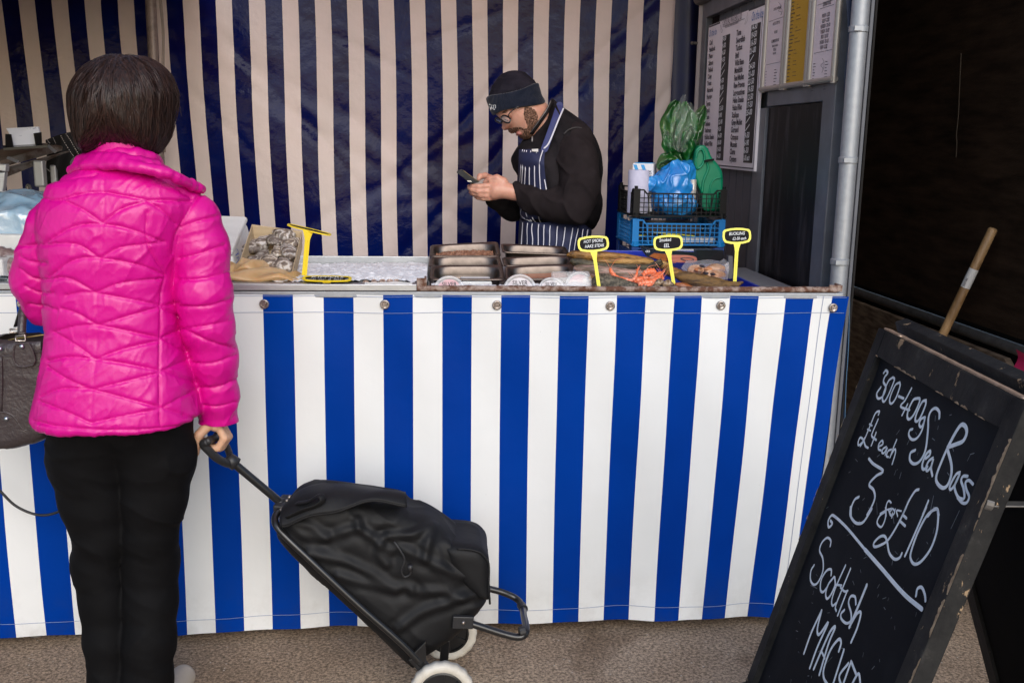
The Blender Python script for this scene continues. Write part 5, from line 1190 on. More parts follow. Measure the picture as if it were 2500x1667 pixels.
QL = w5l([(180, 205), (380, 90), (575, 75), (760, 110), (965, 190)], [(165, 215), (300, 200), (420, 215), (550, 300)], [(550, 300), (680, 230), (860, 205), (975, 190)], [(220, 420), (380, 310), (550, 300), (800, 340), (980, 410)],
 [(220, 435), (350, 432), (525, 525)], [(525, 525), (700, 460), (980, 430)], [(330, 545), (430, 522), (530, 530), (760, 570), (950, 610)], [(300, 630), (400, 660), (540, 740)], [(540, 740), (700, 690), (940, 620)],
 [(260, 780), (400, 745), (540, 742), (750, 780), (945, 825)], [(250, 782), (380, 860), (525, 965)], [(525, 965), (700, 900), (945, 840)], [(220, 975), (350, 950), (525, 965), (750, 1000), (945, 1040)], [(215, 1015), (350, 1100), (500, 1165)],
 [(500, 1165), (720, 1110), (960, 1050)], [(170, 1210), (300, 1160), (500, 1165), (750, 1230), (960, 1285)], [(155, 1240), (330, 1310), (490, 1385)], [(490, 1385), (700, 1340), (960, 1290)],
 [(860, 0), (862, 200), (980, 410)], [(980, 410), (945, 620), (945, 1290), (960, 1420)], [(950, 612), (1075, 590)], [(950, 620), (1075, 690)], [(945, 825), (1080, 770)], [(960, 825), (1130, 920)], [(960, 1040), (1150, 960)], [(970, 1035), (1180, 1120)], [(970, 1280), (1190, 1160)], [(970, 1285), (1220, 1370)],
 [(1080, 95), (1180, 60), (1310, 25)], [(1075, 300), (1200, 270), (1370, 212)], [(1065, 440), (1230, 435), (1400, 388)], [(1085, 612), (1250, 612), (1405, 568)], [(1095, 765), (1230, 745), (1410, 712)], [(1120, 770), (1290, 850), (1440, 892)], [(1175, 990), (1290, 990), (1445, 938)], [(1205, 1152), (1330, 1145), (1452, 1098)], [(1235, 1270), (1340, 1275), (1450, 1245)], [(1235, 1405), (1330, 1420), (1435, 1405)],
 [(30, 370), (120, 430), (240, 440)], [(85, 600), (180, 610), (275, 640)], [(20, 215), (100, 215), (170, 200)], [(60, 480), (140, 520), (250, 530)], [(25, 290), (90, 320), (200, 330)],
 [(118, 1372), (300, 1408), (600, 1432), (960, 1418), (1228, 1372)])
QL += w0l([(540, 690), (700, 640), (870, 620), (1000, 630), (1310, 690)], [(570, 690), (750, 780), (915, 895)], [(915, 895), (1080, 770), (1310, 695)], [(1310, 695), (1450, 690), (1700, 705)], [(1310, 695), (1440, 780), (1560, 900)], [(470, 690), (380, 670), (310, 700)], [(540, 690), (420, 690)], [(1300, 440), (1500, 540), (1700, 680)], [(480, 520), (620, 500), (860, 460)],
 [(1860, 620), (1760, 670), (1650, 830), (1560, 1000), (1530, 1160)])
QL = [sm2(l) for l in QL]
CS = sm2(w5l([(578, -250), (575, 80), (550, 300), (530, 525), (538, 740), (525, 965), (505, 1165), (490, 1385)])[0])
def jdisp(v, n):
    s = toS(v); vis = np.clip((-n@AX[2])*2.2+.55, 0, 1); d = np.full(len(v), 1e9)
    for l in QL: d = np.minimum(d, pdist(s, l))
    g = 1-np.exp(-(d/6.)**1.2); puff = .0030*g-.0026*np.exp(-(d/1.9)**2)-.0014*np.exp(-(pdist(s, CS)/3.)**2)
    h = np.array([v[:, 0], v[:, 1]*.5, v[:, 2]]).T; rot = np.array([[.8, 0, .6], [0, 1, 0], [-.6, 0, .8]])
    wv = h@rot; wv[:, 0] *= 1.0; wv[:, 2] *= .38
    wq = wv+.02*np.stack([vnoise(v, 15, 1), vnoise(v, 15, 2), vnoise(v, 15, 3)], -1)
    rid = 1-np.abs(vnoise(wq, 26, 3)); rid2 = 1-np.abs(vnoise(wq@rot.T*1.0, 40, 6)); 
    w_ = .0022*(rid**5-.2)*np.clip(d/8, .3, 1)+.0016*(rid2**6-.2)*np.clip(d/6, .3, 1)+.003*vnoise(v, 9, 12)
    w_ += .0006*((1-np.abs(vnoise(wq*np.array([1, 1, .5]), 75, 31)))**5-.2)*np.clip(d/5, .4, 1)+.0006*((1-np.abs(vnoise((h+.015*np.stack([vnoise(v, 20, 41), vnoise(v, 20, 42), vnoise(v, 20, 43)], -1))*np.array([1, 1, .45]), 85, 33)))**6-.15)
    # tight gathers that cross the seams
    w_ += .0012*vnoise(v*np.array([1, 1, .4]), 120, 21)*np.exp(-d/7.)
    hemz = np.clip((v[:, 2]-zhem)/.05, 0, 1); w_ += .002*vnoise(v*np.array([1, 1, .15]), 75, 22)*(1-hemz)
    return puff*(.25+.75*vis)+w_
lo = np.array([-.92, WY-.22, zhem-.03]); hi = np.array([-.36, WY+.28, W0(1000, 300)[2]+.03])
sdf_obj('jacket', jac, lo, hi, .0030, PINK, PW, jdisp)
# collar: two soft rolls and a broad leaf round the neck
def loopc(pts, b, y0=WY+.02):
    n = len(pts); out = []
    for i, (x, y) in enumerate(pts): t = i/(n-1); out.append(W0(x, y, y0-b*math.sin(math.pi*(.06+.88*t))))
    return bez(out, 3)
c1 = loopc([(822, 292), (900, 282), (1060, 280), (1200, 292), (1330, 318), (1395, 360)], .080); c2 = loopc([(720, 360), (850, 345), (1050, 345), (1250, 370), (1420, 425), (1530, 500)], .115); c3 = loopc([(640, 425), (760, 388), (1000, 375), (1250, 398), (1500, 460), (1660, 530), (1790, 590)], .135)
def colf(P):
    d = s_chain(P, c1, [.015]*len(c1), .004); d = smin(d, s_chain(P, c2, [.016]*len(c2), .004), .012); return smin(d, s_chain(P, c3, [.010]*len(c3), .004), .010)
sdf_obj('collar', colf, np.array([-.88, WY-.16, c3[:, 2].min()-.03]), np.array([-.40, WY+.06, c1[:, 2].max()+.03]), .003, PINK, PW, lambda v, n: .0022*vnoise(v, 60, 4)+.0018*(1-np.abs(vnoise(v*np.array([1, 1, .4]), 45, 7)))**3)
# scarf edge at the nape
m = MB(); m.tube(loopc([(1010, 222), (1150, 228), (1260, 245), (1345, 268)], .068), .0045, 8); m.build('scarf', mat('orange_scarf', (.62, .26, .08), .8, var=(.35, .3, .25), vs=120, vr=(.45, .55)), PW, smooth=True)
# body: head, neck, trunk, arms and hands in one skin
HC = WH(1085, 900, WY+.01)
g0 = onY(498, 1072, -.385); g1 = onY(541, 1076, -.295)       # grip bar of the trolley inside the hand
g0, g1 = onY(512, 1074, -.385), onY(528, 1068, -.295)
gd = nrm(g1-g0); gc = (g0+g1)/2
wr = np.array([gc[0]+.012, gc[1]+.005, gc[2]+.075])
def fing(t, r, L=1.):
    c = g0+(g1-g0)*t
    return [c+np.array([.020, 0, .026]), c+np.array([.031, -.001, .004]), c+np.array([.016, -.001, -.021])*L, c+np.array([-.010, 0, -.020])*L, c+np.array([-.022, .001, -.004])*L], [r*1.1, r*1.08, r, r*.95, r*.8]
FG_ = [fing(.14, .0082, .95), fing(.38, .0088, 1.), fing(.62, .0088, 1.), fing(.85, .0085, .98)]
THU = [gc+np.array([.0, -.030, .045]), gc+np.array([-.022, -.040, .022]), gc+np.array([-.030, -.036, -.006]), gc+np.array([-.034, -.028, -.026])]
def body(P):
    d = s_ell(P, HC+[.004, .02, -.012], (.074, .088, .092)); d = smin(d, s_ell(P, HC+[.028, .055, -.045], (.052, .05, .06)), .03)
    d = smin(d, s_cap(P, HC+[.012, .01, -.07], W0(1130, 420, WY+.02), .048, .048), .015); d = smin(d, s_ell(P, HC+[.084, .035, -.035], (.010, .014, .024)), .006)
    d = smin(d, s_cap(P, W0(1000, 600, WY+.02), W6(690, 120), .06, .07), .05)
    d = smin(d, s_cap(P, RA[1], RA[4], .035, .032), .04); d = smin(d, s_cap(P, RA[4], wr+[0, 0, .03], .032, .024), .02)
    d = smin(d, s_cap(P, wr+[0, 0, .03], wr, .024, .020), .01)
    pal = smin(s_cap(P, wr, g0+[.012, .010, .030], .019, .013), s_cap(P, wr, g1+[.012, -.008, .030], .019, .013), .012); d = smin(d, pal, .012)
    for q, r in FG_: d = np.minimum(d, s_chain(P, q, r, .003))
    d = smin(d, s_chain(P, THU, [.013, .0105, .0095, .008], .004), .004)
    d = smin(d, s_cap(P, LAp[1], LAp[4], .035, .032), .04); d = smin(d, s_chain(P, LF, [.03, .028, .024, .022], .01), .01)
    w0_ = LF[-1]; u_ = nrm([.75, .62, .12]); s_ = nrm(np.cross(u_, [0, 0, 1])); t_ = np.cross(s_, u_)
    kn = w0_+u_*.060+[0, 0, .012]; d = smin(d, s_chain(P, [w0_, w0_+u_*.02+[0, 0, .012], kn], [.020, .022, .024], .01), .01)
    for q_, L_ in ((-.027, .052), (-.009, .060), (.009, .056), (.026, .044)):
        b_ = kn+t_*q_; d = smin(d, s_chain(P, [b_, b_+u_*L_*.55-s_*.006, b_+u_*L_-s_*.018], [.0095, .0085, .0068], .003), .003)
    d = smin(d, s_chain(P, [w0_+u_*.015+t_*.02, w0_+u_*.045+t_*.040, w0_+u_*.07+t_*.046-s_*.01], [.012, .010, .008], .004), .004)
    return d
v1, f1 = surfnet(body, np.array([-.88, WY-.14, wr[2]-.13]), np.array([-.38, WY+.36, HC[2]+.13]), .0034)
link_mesh('body', v1, f1.tolist(), SKIN2, PW, True)
# cuff lining and black strap seen beside the hand
# hair
HAIRM = mat('dark_brown_hair', (.011, .006, .0050), .44, var=(.040, .018, .013), vs=60, stretch=(3, 3, .3), spec=.32, bump=(220, .5, .001))
ho = [(1100, 492), (1250, 505), (1380, 560), (1490, 670), (1548, 820), (1552, 930), (1530, 1060), (1500, 1200), (1440, 1305), (1370, 1372), (1200, 1372), (1040, 1362), (900, 1380), (800, 1385), (710, 1320), (665, 1200), (632, 1060), (618, 930), (622, 820), (670, 700), (760, 590), (880, 520), (980, 490)]
hp = spl([WH(x, y)[[0, 2]] for x, y in ho])
def hairf(P): return smax(inflate(P, hp, WY+.015, .105, .125), -(s_ell(P, HC+[.085, .10, -.05], (.07, .075, .09))), .01)
def hdisp(v, n):
    a = np.arctan2(v[:, 0]-HC[0], -(v[:, 1]-WY-.01)); q = np.stack([a*9, (v[:, 2])*2.2+a*.6, a*0], -1)
    return .0030*vnoise(q, 1., 2)+.0012*vnoise(q*np.array([3, 1.6, 1]), 1., 5)+.0012*vnoise(q*np.array([8, 2, 1]), 1., 6)
hb = sdf_obj('hair', hairf, HC-[.15, .16, .16], HC+[.15, .16, .15], .0034, HAIRM, PW, hdisp)
# strands combed down over the bob
m = MB(); rg = np.random.default_rng(5); crown = WH(1120, 560, WY+.02)
hv = np.array([p.co[:] for p in hb.data.vertices])+ORG[PW.name]; hn = np.array([p.normal[:] for p in hb.data.vertices])
sel = rg.choice(len(hv), 2200, replace=False); sel = sel[(hn[sel, 1] < .5) & (hv[sel, 2] > HC[2]-.085)]
p = hv[sel].copy(); n_ = hn[sel]; g_ = n_.copy(); S_ = len(sel); side = rg.normal(0, .22, S_); curl = rg.normal(0, .05, S_); L = rg.uniform(.03, .075, S_); ph = rg.uniform(0, 6, S_); TRK = []
vn = lambda a: a/np.maximum(np.linalg.norm(a, axis=1, keepdims=True), 1e-9)
for k in range(8):
    TRK.append(p+g_*(.0012+.0007*np.sin(k*.8+ph))[:, None]); e = .002; b_ = hairf(p)
    g_ = vn(np.stack([hairf(p+np.array(q)*e)-b_ for q in ((1, 0, 0), (0, 1, 0), (0, 0, 1))], 1))
    out = p-crown; d_ = np.stack([out[:, 0]*1.4+side*.1, out[:, 1]*.6, np.minimum(-.03, -np.abs(out[:, 2])-.03)], 1); d_ = d_-g_*(g_*d_).sum(1)[:, None]; d_ = vn(vn(d_)+np.stack([curl*k*.3, curl*0, curl*0], 1))
    p = p+d_*(L/8)[:, None]; p = p-g_*(hairf(p)-.0012)[:, None]
TRK = np.stack(TRK, 1)
w_ = .0010*np.sin(np.linspace(.25, 3.0, 8))+.0002
for P_, nq in zip(TRK, n_):
    T = np.gradient(P_, axis=0); V = []
    for q, t, ww in zip(P_, T, w_): sd_ = nrm(np.cross(t, nq)); V += [q-sd_*ww, q+nq*ww*.5, q+sd_*ww]
    m.add(V, [(a*3+b, a*3+b+1, a*3+b+4, a*3+b+3) for a in range(7) for b in range(2)])
# loose flyaway hairs along the outline
for t in rg.uniform(0, 1, 70):
    i = int(t*len(hp)); a = hp[i]; c = np.array([HC[0], HC[2]]); o_ = (a-c)/np.linalg.norm(a-c)
    if a[1] < HC[2]-.03: continue
    p = np.array([a[0], WY+rg.uniform(-.02, .05), a[1]])-np.array([o_[0], 0, o_[1]])*.006; tn = np.array([o_[1], 0, -o_[0]])*(1 if o_[0] > 0 else -1); oo = np.array([o_[0], 0, o_[1]]); L = rg.uniform(.02, .05)
    m.tube([p, p+tn*L*.4+oo*.006, p+tn*L+oo*rg.uniform(-.003, .012)], [.0004, .0004, .0002], 4, cap=False)
m.build('hair_strands', HAIRM, hb, smooth=True)
# trousers
TRM = mat('black_trousers', (.0028, .0026, .003), .75, var=(.0045, .0042, .0048), vs=9, spec=.12, bump=(18, .35, .006), bump2=(500, .2, .0006))
LL = [W6(*p) for p in ((560, 60, WY), (520, 260, WY), (555, 520, WY), (590, 720, WY), (575, 880, WY+.01), (600, 1100, WY), (610, 1320, WY-.02), (625, 1560, WY-.03), (632, 1735, WY-.03))]; LLR = [.112, .088, .072, .060, .057, .052, .046, .042, .040]
RL = [W6(*p) for p in ((820, 60, WY), (890, 260, WY), (880, 520, WY), (858, 720, WY), (865, 880, WY+.01), (862, 1100, WY), (850, 1320, WY-.02), (842, 1560, WY-.03), (840, 1725, WY-.03))]; RLR = [.112, .082, .068, .058, .060, .058, .056, .056, .056]
zf_ = .028
def tro(P): return smax(smin(s_chain(P, LL, LLR, .02), s_chain(P, RL, RLR, .02), .006), zf_-P[..., 2], .008)
def tdisp(v, n):
    q = v@np.array([[.9, 0, .45], [0, 1, 0], [-.45, 0, .9]])*np.array([.5, .5, 1.3]); q = q+.02*np.stack([vnoise(v, 12, 1), vnoise(v, 12, 2), vnoise(v, 12, 3)], -1)
    return .004*(1-np.abs(vnoise(q, 13, 4)))**4+.003*vnoise(v, 8, 5)+.0015*(1-np.abs(vnoise(q, 30, 9)))**3
sdf_obj('trousers', tro, np.array([-1.0, WY-.17, 0.0]), np.array([-.36, WY+.17, zhem+.12]), .005, TRM, PW, tdisp)
SHO = mat('beige_shoe', (.50, .44, .37), .5, var=(.42, .37, .31), vs=20, bump=(120, .2, .001))
for s_, cx in ((1, RL[-1][0]), (-1, LL[-1][0])):
    hx, hy = cx, WY-.05; t_ = onZ(419+27, 1648, .035) if s_ > 0 else np.array([cx-.01, WY+.10, .03])
    tp = np.array([t_[0], t_[1], .03]); he = np.array([hx, hy, .035]); mid = (tp+he)/2
    def shoe(P):
        d = smin(s_cap(P, he, mid, .034, .035), s_cap(P, mid+[0, 0, .0], tp, .036, .031), .02); d = smin(d, s_cap(P, he+[0, 0, .02], mid+[0, 0, .02], .028, .024), .02); return smax(d, .004-P[..., 2], .004)
    b0_, b1_ = np.minimum(he, tp)-.06, np.maximum(he, tp)+.07; b0_[2] = -.004
    v1, f1 = surfnet(shoe, b0_, b1_, .004); link_mesh('shoe', v1, f1.tolist(), SHO, PW, True)

# ---------------------------------------------------------------- fishmonger
MY = 1.20
def MM(x, y, Y=MY): return onY(1080+x/3.267, 150+y/3.267, Y)
def MH(x, y, Y=MY): return onY(1180+x/7.84, 160+y/7.84, Y)
def MD(x, y, Y=MY): return onY(1100+x/10.69, 380+y/10.69, Y)
xz = lambda f, pts: spl([f(x, y)[[0, 2]] for x, y in pts])
PM = thing('person', (MM(950, 900)[0], MY, 0), 'bearded man in navy knitted hat, glasses and striped apron looking down at his phone', 'person')
BLKF = mat('black_fleece', (.008, .0075, .009), .9, spec=.12, var=(.022, .019, .022), vs=12, bump=(25, .4, .005), bump2=(500, .4, .0008))
SLV = mat('charcoal_sleeve', (.012, .009, .010), .9, spec=.15, var=(.022, .017, .019), vs=10, bump=(22, .5, .006), bump2=(500, .3, .0008))
APR = mat('navy_apron', (.012, .016, .055), .7, var=(.016, .022, .075), vs=8, bump=(30, .4, .004)); STRP = mat('apron_white_stripe', (.62, .62, .70), .7)
# head in profile with a face
hpoly = spl([MH(x, y)[[0, 2]] for x, y in ((1010, 560), (880, 400), (600, 330), (370, 450), (250, 640), (210, 800), (225, 910), (262, 960), (318, 1010), (352, 1075), (360, 1150), (375, 1205), (400, 1238), (440, 1240), (492, 1215), (505, 1258), (545, 1290), (600, 1272), (628, 1292), (640, 1330), (672, 1345), (700, 1352), (740, 1395), (800, 1400), (870, 1370), (960, 1260), (1050, 1150), (1180, 1000), (1230, 820))], 4)
HY = MY
def headf(P):
    d = inflate(P, hpoly, HY, .078, .075); c = MH(950, 1020); d = smin(d, s_cap(P, MH(940, 980), MM(880, 560), .058, .066), .03)
    d = smax(d, -s_ell(P, MH(430, 1035, HY-.058), (.020, .016, .013)), .010); d = smin(d, s_ell(P, MH(400, 1195, HY-.012), (.009, .012, .008)), .006)
    d = smin(d, s_ell(P, MH(445, 1045, HY-.046), (.012, .012, .011)), .004); d = smin(d, s_cap(P, MH(330, 965, HY-.03), MH(470, 935, HY-.062), .008, .007), .008)
    return d
hands = []
HYn = MY-.10      # near hand depth
FN = [([MD(1100, 780, HYn), MD(930, 790, HYn-.004), MD(740, 810, HYn), MD(590, 790, HYn+.012), MD(545, 775, HYn+.026)], [.0115, .0105, .0098, .0088, .0075]),
      ([MD(1100, 900, HYn), MD(920, 925, HYn-.004), MD(720, 935, HYn), MD(560, 890, HYn+.014), MD(490, 850, HYn+.03)], [.0115, .0105, .0100, .0090, .0076]),
      ([MD(1100, 1010, HYn+.002), MD(930, 1035, HYn-.001), MD(760, 1030, HYn+.003), MD(600, 990, HYn+.018), MD(520, 955, HYn+.032)], [.011, .0100, .0092, .0082, .007]),
      ([MD(1180, 1090, HYn+.006), MD(1000, 1115, HYn+.004), MD(850, 1125, HYn+.008), MD(720, 1105, HYn+.02), MD(650, 1075, HYn+.032)], [.0105, .0092, .0082, .0074, .0064])]
HF = MY+.0
FF = [([MD(1000, 900, HF), MD(800, 880, HF), MD(600, 860, HF-.01), MD(480, 800, HF-.03)], [.011, .0095, .0088, .0075]), ([MD(1000, 990, HF), MD(800, 980, HF), MD(620, 930, HF-.01), MD(500, 880, HF-.028)], [.011, .0095, .0085, .0072]), ([MD(1000, 1060, HF), MD(820, 1060, HF), MD(640, 1030, HF-.01), MD(540, 990, HF-.026)], [.010, .009, .008, .007]), ([MD(1040, 1110, HF), MD(860, 1120, HF), MD(730, 1100, HF-.01)], [.009, .008, .007])]
def bodym(P):
    d = headf(P); d = smin(d, s_cap(P, MM(880, 820), MM(900, 1150), .07, .07), .05)
    sh = MM(1050, 640, MY-.12); el = MM(1070, 1150, MY-.17); wn = MD(1650, 960, HYn+.0)
    d = smin(d, s_chain(P, [sh, el, wn], [.05, .042, .027], .02), .02)
    d = smin(d, s_chain(P, [wn, MD(1500, 930, HYn), MD(1200, 900, HYn)], [.027, .026, .028], .015), .01)
    pal = smin(s_ell(P, MD(1250, 860, HYn+.004), (.040, .018, .036)), s_cap(P, MD(1330, 760, HYn), MD(1120, 1020, HYn), .018, .017), .015); d = smin(d, pal, .012)
    for q, r in FN: d = np.minimum(d, s_chain(P, q, r, .004)) if False else smin(d, s_chain(P, q, r, .004), .0035)
    d = smin(d, s_chain(P, [MD(1380, 680, HYn), MD(1210, 590, HYn+.002), MD(1040, 610, HYn+.012), MD(900, 690, HYn+.026)], [.017, .0135, .0115, .009], .006), .006)
    # far hand: thumb over the phone, fingers below it
    wf = MD(1350, 1050, HF+.05)
    d = smin(d, s_chain(P, [MM(760, 700, MY+.13), MM(760, 1130, MY+.17), wf], [.05, .042, .027], .02), .02); d = smin(d, s_chain(P, [wf, MD(1120, 960, HF+.02)], [.026, .030], .01), .012)
    for q, r in FF: d = smin(d, s_chain(P, q, r, .004), .0035)
    d = smin(d, s_chain(P, [MD(1150, 850, HF+.01), MD(1050, 600, HF-.0), MD(900, 525, HF-.015), MD(770, 545, HF-.03), MD(735, 610, HF-.035)], [.015, .013, .0115, .0105, .0085], .006), .006)
    # seat and legs below the counter
    d = smin(d, s_cap(P, MM(900, 1120), MM(900, 1500), .05, .07), .05)
    return d
lo = np.array([MD(100, 800)[0]-.0, MY-.24, MM(900, 1600)[2]]); hi = np.array([MM(1300, 900)[0]+.02, MY+.25, MH(600, 150)[2]+.02])
v1, f1 = surfnet(bodym, lo, hi, .0040)
f1m = v1[f1].mean(1)
link_mesh('body', v1, f1.tolist(), SKIN, PM, True)
# beard and moustache as a rough shell over the jaw
BRD = mat('brown_beard', (.075, .040, .027), .85, spec=.2, var=(.36, .20, .14), vs=200, vr=(.42, .66), bump=(380, 1., .003))
bp_ = [MH(x, y)[[0, 2]] for x, y in ((770, 800), (880, 830), (965, 900), (1005, 1040), (985, 1140), (950, 1260), (880, 1400), (760, 1440), (680, 1400), (700, 1350), (740, 1330), (760, 1270), (735, 1225), (690, 1225), (650, 1250), (625, 1285), (600, 1300), (500, 1290), (478, 1240), (500, 1212), (600, 1190), (700, 1195), (790, 1215), (830, 1180), (780, 1060), (750, 960))]
bp_ = spl(bp_, 3)
def brd(P): return smax(headf(P)-.0022, sdpoly(P[..., [0, 2]], bp_)-.002, .003)
sdf_obj('beard', brd, MH(440, 1460, MY-.09), MH(1080, 760, MY+.09), .0022, BRD, PM, lambda v, n: .0022*vnoise(v, 260, 3)+.0012*vnoise(v, 500, 4))
LIP = mat('lip', (.45, .17, .14), .4); m = MB(); m.ball(MH(690, 1295, MY-.030), (.012, .012, .0085), 14); m.ball(MH(655, 1320, MY-.012), (.007, .016, .006), 14); m.build('lips', LIP, PM, smooth=True)
m = MB(); m.tube(bez([MH(330, 945, MY-.034), MH(380, 900, MY-.050), MH(450, 880, MY-.063)], 4), [.0025]*8+[.002], 8, ry=.005); m.build('eyebrow', BRD, PM, smooth=True)
m = MB(); m.tube(bez([MH(405, 1030, MY-.060), MH(440, 1048, MY-.066), MH(480, 1052, MY-.069)], 4), .0014, 6); m.build('eyelashes', PRINT, PM, smooth=True)
# knitted hat
HAT = mat('navy_knit', (.006, .010, .022), .95, spec=.15, var=(.016, .020, .036), vs=30, sheen=.2, bump=(320, .7, .002)); 
HATD = mat('navy_knit_crown', (.012, .011, .018), .95, spec=.15, var=(.022, .020, .03), vs=20, bump=(420, .5, .0015))
HT = sdf_obj('knitted_hat', lambda P: inflate(P, xz(MH, ((115, 620), (160, 430), (270, 260), (420, 140), (590, 98), (760, 130), (900, 220), (960, 285), (1005, 330), (1060, 430), (1090, 600), (1080, 690), (850, 740), (600, 780), (300, 850), (160, 850))), MY, .088, .088), MH(50, 720, MY-.11), MH(1080, 60, MY+.11), .0036, HATD, PM, lambda v, n: .003*(1-np.abs(vnoise(v*np.array([1, 1, 2.]), 24, 3)))**4+.0015*vnoise(v, 18, 4))
ca_ = nrm(MH(1150, 565)-MH(80, 805)); CR = np.array([ca_, [0, 1, 0], np.cross(ca_, [0, 1, 0])])
cuff = xz(MH, ((60, 640), (110, 585), (200, 572), (420, 545), (700, 470), (1000, 350), (1060, 450), (1100, 580), (1172, 690), (1100, 750), (850, 790), (600, 828), (350, 875), (250, 920), (200, 948), (150, 880), (100, 760)))
CF = sdf_obj('cuff', lambda P: smax(sdpoly(P[..., [0, 2]], cuff), s_ell(P, (MH(80, 805)+MH(1150, 565))/2, (.112, .094, .30), CR), .006), MH(30, 980, MY-.12), MH(1210, 320, MY+.12), .0034, HAT, HT, lambda v, n: .0009*np.sin(v[:, 0]*900+v[:, 1]*500))
m = MB(); nn = nrm([-.75, -.65, .1])
for pts in ([(110, 755), (125, 740), (132, 760)], [(150, 760), (165, 790), (150, 800)], [(125, 800), (150, 815), (140, 845)], [(160, 800), (175, 825), (165, 840)], [(185, 760), (200, 790), (190, 800), (205, 830)], [(215, 760), (240, 765), (225, 785), (243, 805), (222, 820)], [(195, 840), (212, 850), (225, 835)], [(135, 830), (150, 850)]):
    m.stroke([MH(x, y, MY-.054-.00022*(x-100)) for x, y in pts], .0017, nn, sm=2)
m.build('embroidery', CHW, HT)
# glasses
GL = mat('black_acetate', (.008, .008, .009), .2, spec=.7); LEN = mat('spectacle_lens', (.9, .9, .9), .05, alpha=.12, spec=1.)
G = None; m = MB()
def lens(cx, cy, a, b, rot, Yl, Yr): 
    t = np.arange(20)*2*math.pi/20; r = math.radians(rot); u = a*np.sign(np.cos(t))*np.abs(np.cos(t))**.75; v = b*np.sign(np.sin(t))*np.abs(np.sin(t))**.75
    return [MH(cx+u_*math.cos(r)-v_*math.sin(r), cy+u_*math.sin(r)+v_*math.cos(r), Yl+(Yr-Yl)*(u_/a+1)/2) for u_, v_ in zip(u, v)]
l1 = lens(430, 1030, 92, 58, 25, MY-.060, MY-.086); l2 = lens(292, 1055, 72, 34, 32, MY+.005, MY-.035)
m.tube(l1, .0026, 8, closed=True, ry=.0032); m.tube(l2, .0025, 8, closed=True); m.tube([l1[10], MH(335, 1020, MY-.052), l2[0]], .0018, 6)
m.tube(bez([l1[16], MH(490, 930, MY-.085), MH(600, 830, MY-.092), MH(700, 770, MY-.09)], 4), .0018, 6, ry=.0035); GO = m.build('glasses', GL, PM, smooth=True)
m = MB(); m.add(l1, [tuple(range(20))]); m.add(l2, [tuple(range(20))]); m.build('lens', LEN, GO)
# clothes
tp_ = [(700, 620), (740, 560), (810, 450), (850, 330), (880, 296), (930, 345), (1010, 395), (1110, 470), (1200, 590), (1248, 720), (1266, 860), (1262, 1020), (1264, 1150), (1225, 1280), (1160, 1345), (1000, 1320), (800, 1300), (640, 1270), (622, 1150), (610, 950), (575, 860), (556, 775), (590, 690), (640, 640)]
tpoly = xz(MM, tp_); TR_, TW_ = .13, .175
def torm(P): return inflate(P, tpoly, MY, TR_, TW_)
def cdisp(v, n): q = v*np.array([1, .6, .5])+.02*np.stack([vnoise(v, 14, 1), vnoise(v, 14, 2), vnoise(v, 14, 3)], -1); return -.002+.007*(1-np.abs(vnoise(q, 15, 3)))**5+.003*vnoise(v, 12, 4)
sdf_obj('gilet', torm, MM(520, 1400, MY-.2), MM(1320, 260, MY+.2), .006, BLKF, PM, cdisp)
# stand up collar, its zip and pull
m = MB(); cz = [MM(835, 300, MY+.03), MM(862, 298, MY-.01), MM(872, 325, MY-.055), MM(835, 400, MY-.085), MM(780, 480, MY-.078), MM(712, 575, MY-.045)]
m.tube(bez(cz[2:], 5), .006, 8, ry=.010); m.build('collar_edge', BLKF, PM, smooth=True); m = MB(); m.tube([q+np.array([-.004, -.009, .004]) for q in bez(cz[2:], 5)], .0014, 6); m.tube([MM(718, 600, MY-.12), MM(716, 640, MY-.13)], .003, 6); m.build('zip', mat('grey_zip', (.3, .29, .29), .4, .4), PM, smooth=True)
# arms of the sweatshirt
sn = [MM(1040, 640, MY-.10), MM(1075, 800, MY-.15), MM(1095, 1000, MY-.18), MM(1045, 1150, MY-.185), MM(900, 1150, MY-.165), MM(740, 1105, MY-.13), MM(590, 1052, HYn)]; sr = [.072, .072, .068, .062, .052, .046, .040]
def sdisp(v, n):
    q = v@np.array([[.7, 0, .7], [0, 1, 0], [-.7, 0, .7]]); q = q*np.array([.6, 1, 1.2])+.02*np.stack([vnoise(v, 14, 5), vnoise(v, 14, 6), vnoise(v, 14, 7)], -1); return .008*(1-np.abs(vnoise(q, 16, 8)))**4-.001+.003*vnoise(v, 20, 9)
cutx = MM(572, 1050, HYn)[0]
sdf_obj('sleeve', lambda P: smax(s_chain(P, sn, sr, .03), cutx-P[..., 0]-(P[..., 2]-sn[-1][2])*.25, .004), MM(480, 1330, MY-.3), MM(1300, 480, MY+.02), .005, SLV, PM, sdisp)
fs = [MM(760, 700, MY+.12), MM(740, 1000, MY+.16), MM(700, 1140, MY+.16), MM(560, 1160, MY+.10), MM(425, 1085, MY+.04)]
sdf_obj('sleeve', lambda P: s_chain(P, fs, [.065, .060, .055, .045, .036], .03), MM(360, 1300, MY-.02), MM(900, 560, MY+.28), .006, BLKF, PM, sdisp)
# armhole seam
m = MB(); m.tube(bez([MM(970, 580, MY-.168), MM(1010, 545, MY-.165), MM(1080, 528, MY-.150), MM(1150, 560, MY-.135), MM(1205, 640, MY-.115)], 5), .003, 6); m.build('armhole_seam', mat('seam_grey', (.04, .038, .04), .8), PM, smooth=True)
